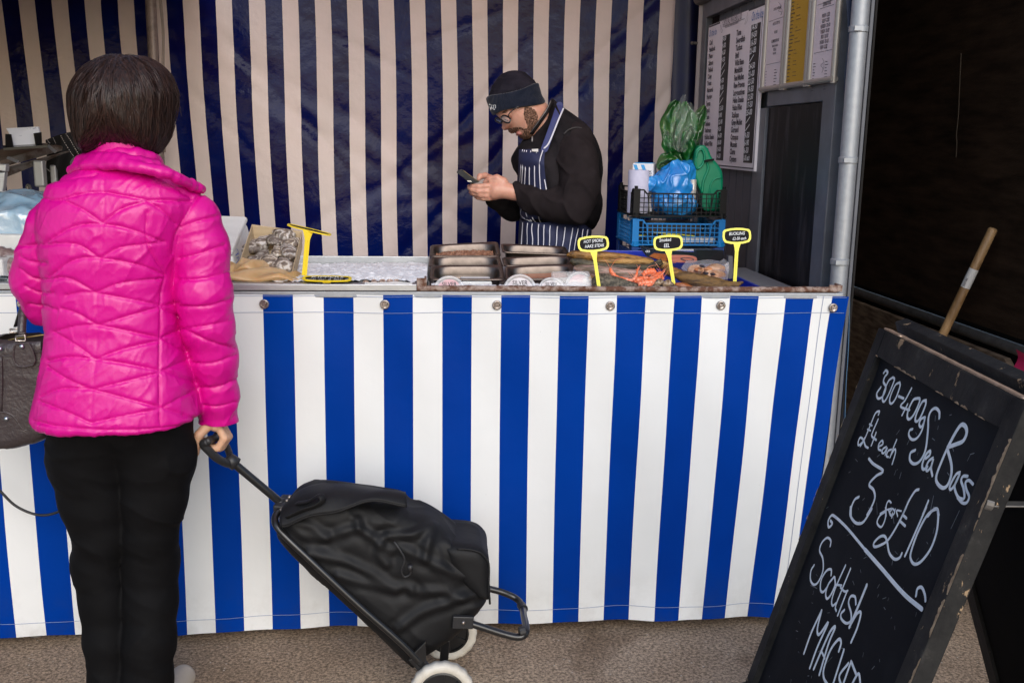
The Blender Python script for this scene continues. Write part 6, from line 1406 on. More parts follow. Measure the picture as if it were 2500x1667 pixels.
# apron: bib, strap and skirt lying over the gilet, stripes sewn on as ribbons
def near(x, z, off):
    d2 = sdpoly(np.array([[x, z]]), tpoly)[0]; k = 1-min(max(-d2, 0), TR_)/TR_; return MY-TW_*math.sqrt(max(0, 1-k*k))-off
def on_t(x, y, off=.012):
    Y = MY-.12
    for _ in range(4): p = MM(x, y, Y); Y = near(p[0], p[2], off)
    return MM(x, y, Y)
def quadpatch(mb, L, R, n, off, k=10):
    """grid between a left and a right traced edge"""
    L, R = bez(np.c_[np.array(L, float), np.zeros(len(L))], 4), bez(np.c_[np.array(R, float), np.zeros(len(R))], 4)
    def at(C, t): i = t*(len(C)-1); a = int(min(i, len(C)-2)); return C[a]+(C[a+1]-C[a])*(i-a)
    mb.grid(lambda u, v: on_t(*(at(L, v)+(at(R, v)-at(L, v))*u)[:2], off), k, n)
m = MB(); quadpatch(m, [(612, 702), (606, 850), (604, 1000), (615, 1150), (622, 1260)], [(822, 700), (812, 800), (822, 920), (838, 1040), (850, 1260)], 26, .013, 12); AB = m.build('apron', APR, PM, smooth=True)
m = MB()
for st_ in ([(640, 706), (626, 850), (614, 1000)], [(655, 710), (640, 850), (630, 1010)], [(672, 712), (662, 860), (654, 1015)], [(705, 715), (694, 860), (694, 1022)], [(752, 722), (735, 850), (738, 1028)], [(808, 690), (780, 780), (774, 870), (783, 1030)], [(815, 945), (832, 1035)],
            [(632, 1165), (625, 1215), (650, 1250), (700, 1275)], [(660, 1170), (672, 1230), (712, 1275)], [(706, 1200), (722, 1255), (745, 1285)], [(762, 1215), (775, 1270), (790, 1290)]):
    m.stroke([on_t(x, y, .0155) for x, y in st_], .0034, (0, -1, 0), sm=5)
m.build('white_stripe', STRP, AB)
m = MB()
def ribbon(mb, pts, w_): mb.stroke(pts, w_, nrm([-.2, -1, .2]), sm=5, th=.003)
ribbon(m, [on_t(935, 352, .010), on_t(905, 450, .014), on_t(870, 550, .014), on_t(830, 660, .014), on_t(815, 700, .014)], .026); m.build('neck_strap', mat('strap_navy', (.035, .045, .16), .7, bump=(300, .3, .001)), AB)
m = MB(); m.stroke([on_t(965, 378, .016), on_t(925, 470, .018), on_t(885, 570, .018), on_t(845, 660, .018), on_t(805, 700, .018)], .0055, nrm([-.2, -1, .2]), sm=5); m.build('strap_piping', STRP, AB)
m = MB(); m.prism([on_t(712, 700, .020), on_t(764, 698, .020), on_t(764, 722, .022), on_t(716, 718, .022)], (0, -.002, 0)); m.build('pocket_label', mat('label_white', (.7, .7, .68), .6), AB)
sk_o = xz(MM, ((640, 1150), (800, 1150), (1000, 1170), (1140, 1230), (1178, 1330), (1160, 1450), (1130, 1560), (1110, 1700), (1090, 2050), (640, 2050), (615, 1700), (612, 1450)))
sdf_obj('apron_skirt', lambda P: inflate(P, sk_o, MY, .13, .172), MM(560, 2080, MY-.2), MM(1220, 1230, MY+.2), .006, APR, AB, lambda v, n: .004*np.sin(v[:, 0]*75+np.sin(v[:, 2]*9))+.003*vnoise(v, 14, 2))
def on_s(x, y):
    Y = MY-.15
    for _ in range(4):
        p = MM(x, y, Y); d2 = sdpoly(np.array([[p[0], p[2]]]), sk_o)[0]; k = 1-min(max(-d2, 0), .13)/.13; Y = MY-.172*math.sqrt(max(.0, 1-k*k))-.0085
    return MM(x, y, Y)
m = MB()
for a, b, c in ((642, 632, 622), (680, 678, 672), (716, 720, 712), (768, 765, 762), (812, 808, 802), (860, 856, 848), (918, 912, 898), (980, 968, 940), (1040, 1025, 1000), (1082, 1065, 1040), (1122, 1112, 1085), (1160, 1148, 1120)):
    m.stroke([on_s(a, 1275+(a-620)*.11+10), on_s(a-4, 1340+(a-620)*.05), on_s(b, 1420), on_s((b+c)/2, 1500), on_s(c, 1640), on_s(c-10, 1900)], .0034, (0, -1, 0), sm=4)
m.build('white_stripe', STRP, AB)
TRW = mat('dark_work_trousers', (.012, .012, .016), .8); m = MB()
for s_ in (-1, 1): m.tube([(MM(870, 1500)[0], MY+s_*.09, .75), (MM(870, 1500)[0]-.01, MY+s_*.10, .45), (MM(870, 1500)[0], MY+s_*.10, .08)], [.085, .07, .06], 16)
m.build('trousers', TRW, PM, smooth=True)
for s_ in (-1, 1):
    m = MB(); x_ = MM(870, 1500)[0]; m.tube(bez([(x_+.06, MY+s_*.1, .05), (x_-.03, MY+s_*.1, .055), (x_-.14, MY+s_*.1, .04), (x_-.19, MY+s_*.1, .03)], 4), [.045]*5+[.048]*4+[.042]*3+[.02], 14, ry=.045); m.build('boot', mat('black_boot', (.01, .01, .01), .4), PM, smooth=True)
# phone
PH = thing('mobile_phone', MD(450, 700, MY-.06), 'dark phone in an open flip case held in both hands of the bearded man', 'phone')
m = MB(); m.prism([MD(x, y, MY-.10) for x, y in ((165, 455), (205, 392), (318, 372), (760, 695), (700, 712), (520, 742), (480, 700))], (0, .070, .0)); m.build('case', mat('phone_case', (.016, .017, .020), .5, spec=.2, var=(.03, .032, .036), vs=40), PH, bevel=.0015)
m = MB(); m.prism([MD(x, y, MY-.1012) for x, y in ((425, 655), (530, 657), (560, 685), (455, 682))], (0, .001, 0)); m.build('metal_badge', mat('badge_silver', (.6, .6, .62), .3, .5), PH)
m = MB(); m.prism([MD(x, y, MY-.1018) for x, y in ((330, 395), (345, 385), (740, 690), (715, 698))], (0, .001, 0)); m.build('screen_edge', mat('glass_edge', (.01, .01, .012), .08, spec=1.), PH)
# ================================================================ shopping trolley
def T5(x, y, Y=-.28): return onY(480+x/2.541, 1050+y/2.541, Y)
BN = mat('black_nylon', (.005, .005, .006), .6, var=(.010, .010, .011), vs=7, bump=(9, .4, .010), bump2=(700, .25, .0006), spec=.28)
BT_ = mat('black_tube_paint', (.012, .012, .013), .28, spec=.6); BP_ = mat('black_moulding', (.020, .020, .022), .45, bump=(300, .15, .001))
wn_ = onZ(480+1522/2.541, 1760, 0); wf_ = onZ(480+1560/2.541, 1608, 0)
TRL = thing('shopping_trolley', ((wn_[0]+wf_[0])/2, (wn_[1]+wf_[1])/2, 0), 'black two wheeled shopping trolley with a flapped nylon bag pulled by the woman', 'trolley')
WR = .077; TYR = mat('off_white_tyre', (.66, .62, .54), .6, var=(.50, .45, .37), vs=18, vr=(.45, .7), bump=(160, .3, .001)); HUB = mat('black_hub', (.012, .012, .013), .35)
for wx, wy in (wn_[:2], wf_[:2]):
    c = np.array([wx, wy, WR+.001]); W_ = MB(); ax = (0, -1, 0)
    m = MB(); V = []
    prof = [(WR*.72, -.010), (WR*.80, -.014), (WR*.92, -.0145), (WR, -.010), (WR, .010), (WR*.92, .0145), (WR*.80, .014), (WR*.72, .010)]
    x_, y_, d_ = frame_from(ax); n = 72
    for k, (r, h) in enumerate(prof):
        for j in range(n):
            a = 2*math.pi*j/n; rr = r*(1-(.022 if (j//2) % 2 and 2 <= k <= 5 else 0)); V.append(c+d_*h+x_*math.cos(a)*rr+y_*math.sin(a)*rr)
    m.add(V, [(i*n+j, i*n+(j+1) % n, (i+1)*n+(j+1) % n, (i+1)*n+j) for i in range(7) for j in range(n)]); wh = m.build('wheel', TYR, TRL, smooth=True)
    m = MB(); m.lathe(c, ax, [(WR*.73, -.008), (WR*.73, .009), (WR*.66, .011), (WR*.64, .004), (WR*.20, .006), (WR*.19, .014), (0, .015)], 40)
    for k in range(6):
        a = 2*math.pi*k/6+.3; p = c+x_*math.cos(a)*WR*.42+y_*math.sin(a)*WR*.42; m.bar(c+x_*math.cos(a)*WR*.2+y_*math.sin(a)*WR*.2+d_*.007, c+x_*math.cos(a+.25)*WR*.66+y_*math.sin(a+.25)*WR*.66+d_*.007, .012, .006, up=ax)
    smooth_by_angle(m.build('hub', HUB, wh))
m = MB(); m.cyl((wn_[0], wn_[1]+.012, WR), (wf_[0], wf_[1]-.012, WR), .006, n=12); m.build('axle', BT_, TRL, smooth=True)
# handle, pole, frame
HG = (g0+g1)/2; m = MB()
tn = T5(262, 215, -.33)
near = [g0+np.array([.002, -.020, .012]), g0+np.array([-.012, -.030, -.004]), T5(70, 110, -.385), T5(110, 160, -.372), T5(170, 205, -.352), T5(205, 200, -.335)]
far = [g1+np.array([.0, .010, .006]), g1+np.array([.012, .014, -.004]), T5(175, 90, -.30), T5(200, 130, -.312), T5(212, 165, -.322), T5(215, 185, -.33)]
m.tube(bez([g1+[0, .012, .003], g1, gc, g0, g0+[-.004, -.016, 0]], 5), .0095, 12, m=0)
m.tube(bez([g0+[-.002, -.012, 0], T5(42, 85, -.392), T5(75, 125, -.385), T5(130, 175, -.37), T5(190, 205, -.345), T5(215, 200, -.332)], 6), .0098, 12)
m.tube(bez([g1+[0, .010, 0], T5(168, 72, -.290), T5(192, 115, -.300), T5(207, 160, -.318), T5(215, 190, -.33)], 6), .0082, 12)
m.tube([T5(190, 165, -.333), T5(215, 190, -.332), T5(246, 212, -.33)], [.013, .0165, .0165], 16); m.build('handle', BP_, TRL, smooth=True)
cl_ = T5(535, 460, -.30); m = MB(); m.tube([T5(235, 208, -.33), cl_], .0098, 16); smooth_by_angle(m.build('pole', BT_, TRL))
m = MB(); m.bar(T5(505, 500, -.33), T5(565, 425, -.26), .026, .026, up=(0, 1, 0)); m.cyl(T5(508, 440, -.30), T5(545, 480, -.30), .014)
m.build('clamp', BP_, TRL, bevel=.004)
m = MB()
for x, y in ((560, 437), (575, 415), (527, 492), (543, 478)): m = MB(); m.ball(T5(x, y, -.335 if y > 470 else -.318), .0048, 10); m.build('rivet', NICK, TRL, smooth=True)
fnr_ = [T5(530, 480, -.31), T5(485, 545, -.36), T5(520, 625, -.385), T5(700, 800, -.40), T5(1000, 1080, -.41), T5(1250, 1300, -.415), T5(1400, 1450, -.415)]
ffr_ = [T5(560, 450, -.27), T5(530, 520, -.20), T5(600, 640, -.17), T5(1100, 1050, -.155), T5(1400, 1290, -.150), T5(1480, 1330, -.15)]
m = MB(); m.tube(bez(fnr_, 6), .0085, 12); m.build('side_frame', BT_, TRL, smooth=True); m = MB(); m.tube(bez(ffr_, 6), .0085, 12); m.build('side_frame', BT_, TRL, smooth=True)
m = MB(); a = T5(1345, 1400, -.415); m.prism([T5(1320, 1410, -.42), T5(1420, 1310, -.42), T5(1425, 1420, -.42), T5(1400, 1480, -.42)], (0, .012, 0))
m.build('axle_bracket', BT_, TRL, bevel=.002); m = MB(); m.bar(T5(1545, 1300, -.30), (wn_[0]+.005, -.30, WR), .022, .008, up=(0, 1, 0)); m.build('axle_bracket', BT_, TRL, bevel=.002); m = MB(); m.bar(T5(1640, 1220, -.17), (wf_[0], -.165, WR), .016, .008, up=(0, 1, 0)); m.build('axle_bracket', BT_, TRL, bevel=.002); m = MB(); m.bar(a, (wn_[0], wn_[1]+.02, WR), .03, .01, up=(0, 1, 0)); m.build('axle_bracket', BT_, TRL, bevel=.002)
m = MB(); st_ = [T5(1640, 1180, -.39), T5(1740, 1210, -.39), T5(1900, 1262, -.39), T5(1990, 1282, -.39), T5(2035, 1268, -.385), T5(2045, 1225, -.36), T5(2030, 1150, -.27), T5(2022, 1095, -.19), T5(1985, 1045, -.155), T5(1900, 1005, -.15), T5(1800, 978, -.15)]
m.tube(bez(st_, 6), .0088, 12); m.build('stand', BT_, TRL, smooth=True)
m = MB(); m.bar(T5(1655, 1150, -.40), T5(1650, 1225, -.40), .05, .012, up=(0, 1, 0)); m.build('joint', BP_, TRL, bevel=.002); m = MB(); m.tube([T5(2012, 1082, -.185), T5(2030, 1110, -.21)], .0115, 12); m.build('joint', BP_, TRL); m = MB(); m.tube([T5(2000, 1250, -.388), T5(2040, 1240, -.385)], .0118, 12); m.build('joint', BP_, TRL, bevel=.002)
m = MB(); m.ball(T5(1655, 1192, -.409), .005, 10); m.build('rivet', NICK, TRL, smooth=True); m = MB(); m.ball(T5(1500, 1298, -.32), .004, 8); m.build('rivet', NICK, TRL, smooth=True)
# the bag
bo_ = [(520, 575), (560, 470), (620, 395), (730, 352), (900, 352), (1100, 378), (1270, 405), (1330, 455), (1420, 480), (1500, 525), (1580, 590), (1640, 650), (1690, 720), (1790, 960), (1795, 1000), (1730, 1080), (1680, 1150), (1600, 1220), (1440, 1320), (1370, 1380), (1310, 1375), (1100, 1180), (800, 880), (600, 680)]
bp2 = spl([T5(x, y)[[0, 2]] for x, y in bo_], 4)
def bagf(P):
    d2 = sdpoly(P[..., [0, 2]], bp2); y = np.abs(P[..., 1]+.285)-.112; return smax(d2, y, .075)
FOLD = [sm2(np.array([(480+x/2.541, 1050+y/2.541) for x, y in l])) for l in ([(540, 590), (650, 640), (790, 675), (900, 640), (1000, 610)], [(600, 570), (700, 600), (800, 660)], [(1000, 560), (1020, 620), (1100, 680), (1200, 760)], [(1180, 670), (1260, 730), (1400, 800), (1560, 870), (1650, 910)], [(1480, 580), (1440, 680), (1420, 790)],
   [(1560, 680), (1600, 780), (1670, 900)], [(880, 900), (1080, 960), (1230, 1000)], [(700, 760), (950, 830), (1200, 960), (1330, 980)], [(1200, 660), (1350, 640), (1480, 560)], [(1340, 1010), (1500, 1000), (1650, 1040)], [(1250, 1230), (1400, 1130), (1600, 1060), (1760, 1010)], [(1150, 680), (1130, 760), (1180, 830)])]
def bagd(v, n):
    s = toS(v); front = np.clip(-n[:, 1]*1.5, 0, 1); r = 0
    for i, l in enumerate(FOLD): d = pdist(s, l); r = r+(.010*np.exp(-(d/11.)**2)-.007*np.exp(-((d-19)/12.)**2))*(1 if i % 3 else .8)
    q = (v+.03*np.stack([vnoise(v, 9, 1), vnoise(v, 9, 2), vnoise(v, 9, 3)], -1))@np.array([[.75, 0, .66], [0, 1, 0], [-.66, 0, .75]])*np.array([.5, 1, 1.3])
    return r*front*.6+.005*(1-np.abs(vnoise(q, 7, 5)))**5+.0025*(1-np.abs(vnoise(q, 19, 7)))**4+.006*vnoise(v, 6, 4)-.004
bg = sdf_obj('bag', bagf, np.array([T5(470, 500)[0], -.44, .02]), np.array([T5(1860, 500)[0], -.12, T5(900, 300)[2]]), .005, BN, TRL, bagd)
# lid flap hanging over the near side
def flap(u, v):
    top = bez([T5(x, y, -.30) for x, y in ((560, 462), (640, 378), (760, 335), (900, 335), (1050, 352), (1180, 372), (1290, 392))], 6); bot = bez([T5(x, y, -.415) for x, y in ((530, 590), (600, 560), (700, 535), (830, 500), (980, 455), (1120, 438), (1305, 455))], 6)
    at = lambda C, t: C[min(int(t*(len(C)-1)), len(C)-2)]+(C[min(int(t*(len(C)-1)), len(C)-2)+1]-C[min(int(t*(len(C)-1)), len(C)-2)])*(t*(len(C)-1)-min(int(t*(len(C)-1)), len(C)-2))
    a, b = at(top, u), at(bot, u); p = a+(b-a)*v; bul = math.sin(math.pi*min(1, v))*.020
    return p+np.array([0, -bul*1.0-.008, bul*.9+.004*math.sin(u*14+v*3)*v])
m = MB(); m.grid(flap, 60, 16); fl_ = m.build('flap', BN, TRL, smooth=True); sl = fl_.modifiers.new('thick', 'SOLIDIFY'); sl.thickness = .005
m = MB(); m.tube([flap(u, 1.0) for u in np.linspace(0, 1, 50)], .0032, 8); m.tube([flap(0, v) for v in np.linspace(0, 1, 12)]+[flap(.02, .98)], .004, 8)
m.tube(bez([T5(620, 450, -.40), T5(690, 440, -.418), T5(750, 405, -.425), T5(775, 410, -.43), T5(780, 440, -.432), T5(740, 470, -.43), T5(650, 500, -.425), T5(560, 545, -.42)], 5), .0022, 8, ry=.009, up=(0, 1, 0)); m.build('binding', BN, fl_, smooth=True)
m = MB(); m.tube(bez([T5(1225, 690, -.418), T5(1260, 740, -.424), T5(1290, 800, -.425), T5(1272, 870, -.424), T5(1290, 908, -.424), T5(1325, 890, -.424), T5(1322, 850, -.426)], 6), .0022, 8); m.tube([T5(1325, 835, -.432), T5(1325, 868, -.43)], .0065, 10); m.build('drawcord', BP_, bg, smooth=True)
m = MB(); ep = bez([T5(x, y, -.30) for x, y in ((1615, 640), (1690, 645), (1750, 662), (1790, 700), (1806, 745), (1805, 860), (1812, 972))], 6)
V = []; 
for q in ep: V += [q+[0, -.085, 0], q+[.0, .09, 0]]
k = len(ep)
pkp = np.array([q[[0, 2]] for q in ep]+[T5(x, y, -.30)[[0, 2]] for x, y in ((1740, 960), (1640, 860), (1560, 740), (1530, 640))])
pk_ = sdf_obj('rear_pocket', lambda P: smax(sdpoly(P[..., [0, 2]], pkp), np.abs(P[..., 1]+.29)-.100, .030), np.array([T5(1480, 1010, -.28)[0], -.42, .26]), np.array([T5(1870, 600, -.28)[0], -.16, .45]), .005, BN, TRL, lambda v, n: .0025*vnoise(v, 14, 3)+.003*(1-np.abs(vnoise(v, 11, 6)))**4)
m = MB(); m.tube([q+[-.002, -.088, -.002] for q in ep], .0026, 8); m.build('piping', BN, pk_, smooth=True)
tg = MB(); a = T5(805, 340, -.30); b = T5(875, 340, -.30); tg.bar(a, b, .003, .016); tgo = tg.build('fabric_tab', BN, fl_, bevel=.001)
m = MB(); m.text('6.SMO', (a+b)/2+[0, -.0024, -.003], nrm(b-a), (0, 0, 1), .0095, .8, bold=.02); m.build('tab_lettering', CHW, tgo)

# ================================================================ handbag on the woman's arm
def HB(x, y, Y=-.40): return onY(x/3.92, 720+y/3.92, Y)
LEA = mat('dark_brown_leather', (.045, .033, .035), .36, var=(.040, .030, .032), vs=12, bump=(120, .6, .003), bump2=(320, .4, .001), spec=.6)
HBG = thing('handbag', HB(-100, 1480, -.36), 'dark brown grained leather handbag hanging from the left arm of the woman in pink', 'handbag')
hbp = spl([HB(x, y, -.36)[[0, 2]] for x, y in ((-620, 480), (-300, 430), (20, 400), (300, 378), (530, 372), (545, 500), (560, 800), (555, 1100), (540, 1260), (470, 1345), (200, 1420), (0, 1465), (-300, 1500), (-620, 1500))], 3)
sdf_obj('body', lambda P: smax(sdpoly(P[..., [0, 2]], hbp), np.abs(P[..., 1]+.36)-.055, .03), HB(-660, 1540, -.45), HB(600, 340, -.28), .005, LEA, HBG, lambda v, n: .003*vnoise(v, 11, 1)+.0015*(1-np.abs(vnoise(v, 30, 2)))**3)
m = MB(); m.tube(bez([HB(10, 585, -.417), HB(120, 582, -.417), HB(330, 550, -.417), HB(480, 528, -.417), HB(540, 520, -.412)], 4), .0025, 8, ry=.0016); m.tube(bez([HB(-200, 1120, -.417), HB(0, 1118, -.417), HB(100, 1140, -.417), HB(160, 1200, -.417), HB(210, 1275, -.417), HB(300, 1310, -.414)], 5), .002, 8); m.tube(bez([HB(8, 590, -.418), HB(14, 800, -.419), HB(10, 1110, -.418)], 5), .003, 8); m.build('seam', LEA, HBG, smooth=True)
tab = spl([HB(x, y, -.424) for x, y in ((135, 485), (240, 462), (290, 470), (320, 560), (338, 620), (320, 665), (240, 685), (170, 680), (135, 640), (128, 560))], 3) if False else None
tp3 = [HB(x, y, -.424) for x, y in ((140, 480), (200, 462), (275, 462), (305, 520), (330, 590), (336, 630), (318, 668), (250, 684), (185, 682), (145, 655), (128, 600), (130, 530))]
m = MB(); m.prism(tp3, (0, .006, 0)); m.tube([p+[0, -.0008, 0] for p in tp3]+[tp3[0]+[0, -.0008, 0]], .0022, 8); m.build('leather_tab', LEA, HBG, smooth=False, bevel=.002)
m = MB()
for x, y in ((210, 492), (62, 1183), (0, 515)): c = HB(x, y, -.426 if y < 600 else -.418); m = MB(); m.lathe(c, (0, -1, 0), [(.0055, 0), (.0055, .002), (.003, .0045), (0, .005)], 16); m.build('stud', mat('blued_metal', (.42, .46, .52), .25, .9), HBG, smooth=True)
m = MB(); m.tube(bez([HB(-60, 500, -.36), HB(0, 455, -.37), HB(130, 422, -.385), HB(300, 398, -.39), HB(520, 368, -.39)], 5), .0018, 8); m.build('zip', mat('brass_zip', (.5, .36, .14), .35, .9), HBG, smooth=True)
m = MB(); m.tube(bez([HB(205, 370, -.40), HB(212, 260, -.39), HB(222, 150, -.375), HB(245, 70, -.36), HB(290, -60, -.34), HB(380, -160, -.33)], 6), .0088, 12); m.build('carry_handle', LEA, HBG, smooth=True)
m = MB(); m.tube(bez([HB(150, 300, -.33), HB(190, 170, -.33), HB(230, 60, -.33), HB(300, -60, -.33)], 5), .003, 8, ry=.011, up=(0, 1, 0)); m.build('rear_strap', mat('black_strap', (.01, .01, .01), .5), HBG, smooth=True)
m = MB(); 
for q in ([HB(150, 395, -.408), HB(150, 440, -.41), HB(245, 440, -.41), HB(240, 385, -.408)], [HB(95, 330, -.34), HB(95, 362, -.34), HB(170, 358, -.34), HB(170, 325, -.34)]): m.tube(q+[q[0]], .0022, 8)
m.build('buckle', NICK, HBG, smooth=True)
c0 = HB(205, 385, -.402); m = MB(); m.prism([HB(175, 355, -.41), HB(240, 358, -.41), HB(238, 395, -.41), HB(172, 395, -.41)], (0, .01, 0)); m.build('handle_loop', LEA, HBG, bevel=.002)
# black lead hanging in front of the skirt
m = MB(); m.tube(bez([onY(x, y, Y) for x, y, Y in ((-30, 1170, -.10), (2, 1200, -.10), (35, 1232, -.10), (75, 1252, -.10), (110, 1257, -.10), (145, 1248, -.10), (175, 1232, -.12), (230, 1180, -.2))], 8), .0035, 8)
meta(m.build('lead', mat('black_rubber', (.01, .01, .011), .4), smooth=True), 'thin black cord looping in front of the skirt at the left edge', 'cord')

# ================================================================ chalkboard (A frame)
hB = 1.02
TLp, TRp = onZ(2018*K, 752*K, hB), onZ(2360*K, 926*K, hB); ex = nrm(TRp-TLp); wB = np.linalg.norm(TRp-TLp)
n1 = np.cross(ray(2018*K, 752*K), ray(1712*K, 1563*K)); dn = np.cross(n1, ex); dn = nrm(dn if dn[2] < 0 else -dn)
nB_ = nrm(np.cross(ex, -dn)); nB_ = nB_ if nB_[0] < 0 else -nB_
LB_L = TLp[2]/-dn[2]
AB_ = thing('chalkboard', (TLp+TRp)/2+np.array([.2, 0, -hB]), 'worn black A frame chalkboard chalked with sea bass and Scottish mackerel prices', 'chalkboard')
BWD = bpy.data.materials.new('chipped_black_wood'); BWD.use_nodes = True
def wood_nodes():
    t = BWD.node_tree; N = t.nodes; L = t.links; p = N['Principled BSDF']; tc = N.new('ShaderNodeTexCoord')
    def noise(s, d, st=(1, 1, 1)):
        mp = N.new('ShaderNodeMapping'); mp.inputs['Scale'].default_value = st; L.new(tc.outputs['Object'], mp.inputs[0]); n = N.new('ShaderNodeTexNoise'); n.inputs['Scale'].default_value = s; n.inputs['Detail'].default_value = d; n.inputs['Roughness'].default_value = .7; L.new(mp.outputs[0], n.inputs['Vector']); return n
    def ramp(src, *el):
        r = N.new('ShaderNodeValToRGB'); e = r.color_ramp.elements
        while len(e) < len(el): e.new(.5)
        for q, (a, c) in zip(e, el): q.position = a; q.color = (*c, 1)
        L.new(src, r.inputs[0]); return r
    base = ramp(noise(9, 6).outputs[0], (.35, (.012, .012, .013)), (.6, (.030, .029, .028)), (.74, (.075, .07, .065)))
    chip = ramp(noise(34, 6, (1, 1, .5)).outputs[0], (.635, (0, 0, 0)), (.66, (1, 1, 1)))
    mxm = chip
    mix = N.new('ShaderNodeMixRGB'); mix.inputs[2].default_value = (.33, .23, .14, 1); L.new(mxm.outputs[0], mix.inputs[0]); L.new(base.outputs[0], mix.inputs[1]); L.new(mix.outputs[0], p.inputs['Base Color']); p.inputs['Roughness'].default_value = .6; p.inputs['Specular IOR Level'].default_value = .08
    b = N.new('ShaderNodeBump'); b.inputs['Strength'].default_value = .5; b.inputs['Distance'].default_value = .002; L.new(noise(60, 6, (1, 1, .3)).outputs[0], b.inputs['Height']); L.new(b.outputs[0], p.inputs['Normal'])
wood_nodes()
CHB = mat('slate_black', (.008, .009, .012), .7, spec=.08, var=(.022, .025, .030), vs=3.5, vr=(.45, .8), vd=8, bump=(160, .1, .0005)); RAW = mat('raw_ply_edge', (.42, .28, .19), .7, var=(.25, .16, .10), vs=40, bump=(80, .4, .001)); DUST = mat('chalk_smudge', (.16, .18, .20), .9)
def PB3(u, v, w_=0): return TLp+ex*u+dn*v+nB_*w_       # board coordinates: u across, v down, w out
def bbar(name, u0, v0, u1, v1, w0, w1, mt=BWD, par=AB_, bev=.002):
    m = MB(); N0 = 24 if bev else 1
    long_u = abs(u1-u0) > abs(v1-v0); V = []
    for i in range(N0+1):
        t = i/N0; a, b = (u0+(u1-u0)*t, None) if long_u else (None, v0+(v1-v0)*t)
        for p, q in ((0, 0), (1, 0), (1, 1), (0, 1)):
            uu = a if long_u else (u0 if p == 0 else u1); vv = (v0 if p == 0 else v1) if long_u else b
            V.append(PB3(uu+.0008*NZ((t*40, p*3, q)), vv+.0008*NZ((t*40, p*5, q+4)), (w0 if q == 0 else w1)))
    m.add(V, [(i*4+j, i*4+(j+1) % 4, (i+1)*4+(j+1) % 4, (i+1)*4+j) for i in range(N0) for j in range(4)]+[(3, 2, 1, 0), tuple(N0*4+j for j in range(4))]); return m.build(name, mt, par, bevel=bev)
fw = .052; Lb = LB_L-.02
bbar('stile', 0, 0, .036, Lb, -.030, .0); bbar('stile', wB-.042, .0, wB, Lb, -.030, .0015); bbar('top_rail', .0365, 0, wB-.0425, fw, -.028, -.0005); bbar('bottom_rail', .037, Lb-.17, wB-.043, Lb-.12, -.028, -.001)
bbar('slate_panel', .03, .045, wB-.035, Lb-.13, -.029, -.013, CHB, AB_, 0)
m = MB(); rg = np.random.default_rng(11)
for k in range(80):
    v = rg.uniform(.02, Lb); L = rg.uniform(.006, .040)*(2 if rg.random() < .15 else 1); w_ = rg.uniform(.002, .008); u = wB
    pts = [PB3(u-w_*(.3+.7*math.sin(math.pi*i/6))*(1+.3*rg.uniform(-1, 1)), v+L*i/6, .0019) for i in range(7)]+[PB3(u+.0006, v+L*i/6, .0017) for i in range(6, -1, -1)]
    m.add(pts, [tuple(range(14))])
for k in range(16):
    v = rg.uniform(.02, Lb); L = rg.uniform(.004, .016); w_ = rg.uniform(.001, .0035)
    m.add([PB3(w_*math.sin(math.pi*i/6), v+L*i/6, .0004) for i in range(7)]+[PB3(-.0004, v+L*i/6, .0004) for i in range(6, -1, -1)], [tuple(range(14))])
for k in range(18):
    u = rg.uniform(.02, wB-.02); L = rg.uniform(.006, .03); w_ = rg.uniform(.001, .004); m.add([PB3(u+L*i/6, fw-w_*math.sin(math.pi*i/6), -.0001) for i in range(7)]+[PB3(u+L*i/6, fw+.0004, -.0001) for i in range(6, -1, -1)], [tuple(range(14))])
wo = m.build('worn_edge', mat('bare_chipped_wood', (.42, .31, .20), .8, var=(.22, .15, .09), vs=90), AB_); wo['kind'] = 'stuff'
# diagonal foot brace
m = MB(); m.bar(PB3(.02, .80, .004), PB3(.14, .95, .004), .045, .02, up=nB_); m.build('brace', BWD, AB_, bevel=.002)
bbar('edge_strip', .012, -.0045, wB+.0, -.0002, -.024, -.006, RAW, AB_, .0008)
# rear leaf hinged along the top
rearn = np.array([.34, 0, -.94]); rearn = nrm(rearn); T2 = TLp+np.array([.045, .0, .012]); 
def PR3(u, v, w_=0): return T2+ex*u+rearn*v+nrm(np.cross(rearn, ex))*w_
rn = nrm(np.cross(rearn, ex)); sgn = 1 if rn[0] > 0 else -1
def rbar(name, u0, v0, u1, v1, w0, w1, mt=BWD, bev=.002):
    m = MB(); P8 = [PR3(u, v, w_*sgn) for w_ in (w0, w1) for u, v in ((u0, v0), (u1, v0), (u1, v1), (u0, v1))]; m.add(P8, [(3, 2, 1, 0), (4, 5, 6, 7), (0, 1, 5, 4), (1, 2, 6, 5), (2, 3, 7, 6), (3, 0, 4, 7)]); return m.build(name, mt, AB_, bevel=bev)
Lr = T2[2]/-rearn[2]
rbar('rear_top_rail', .0, -.004, wB+.03, .05, -.012, .012); rbar('rear_stile', -.0, .051, .05, Lr, -.012, .012); rbar('rear_stile', wB-.03, .051, wB+.03, Lr, -.012, .012); rbar('rear_panel', .051, .051, wB-.031, Lr-.16, -.006, .004, mat('black_board_back', (.005, .005, .005), .8, spec=.05))
p = onP(2418, 1230, PB3(0, 0, -.012), nB_); m = MB(); m.cyl(p+nB_*.012, p-nB_*.0, .012, n=16); a = np.array(p); b = onY(2620, 1232, p[1]); m.bar(a, b, .003, .020, up=(0, 1, 0)); m.build('hinge_stay', GALV_D, AB_, bevel=.001)
m = MB()
for u in (.10, wB-.02): m.lathe(PB3(u, -.003, -.004), -dn, [(.0045, 0), (.0045, .0012), (0, .003)], 12)
m.build('hinge_screw', mat('brass_screw', (.6, .42, .3), .4, .7), AB_, smooth=True)
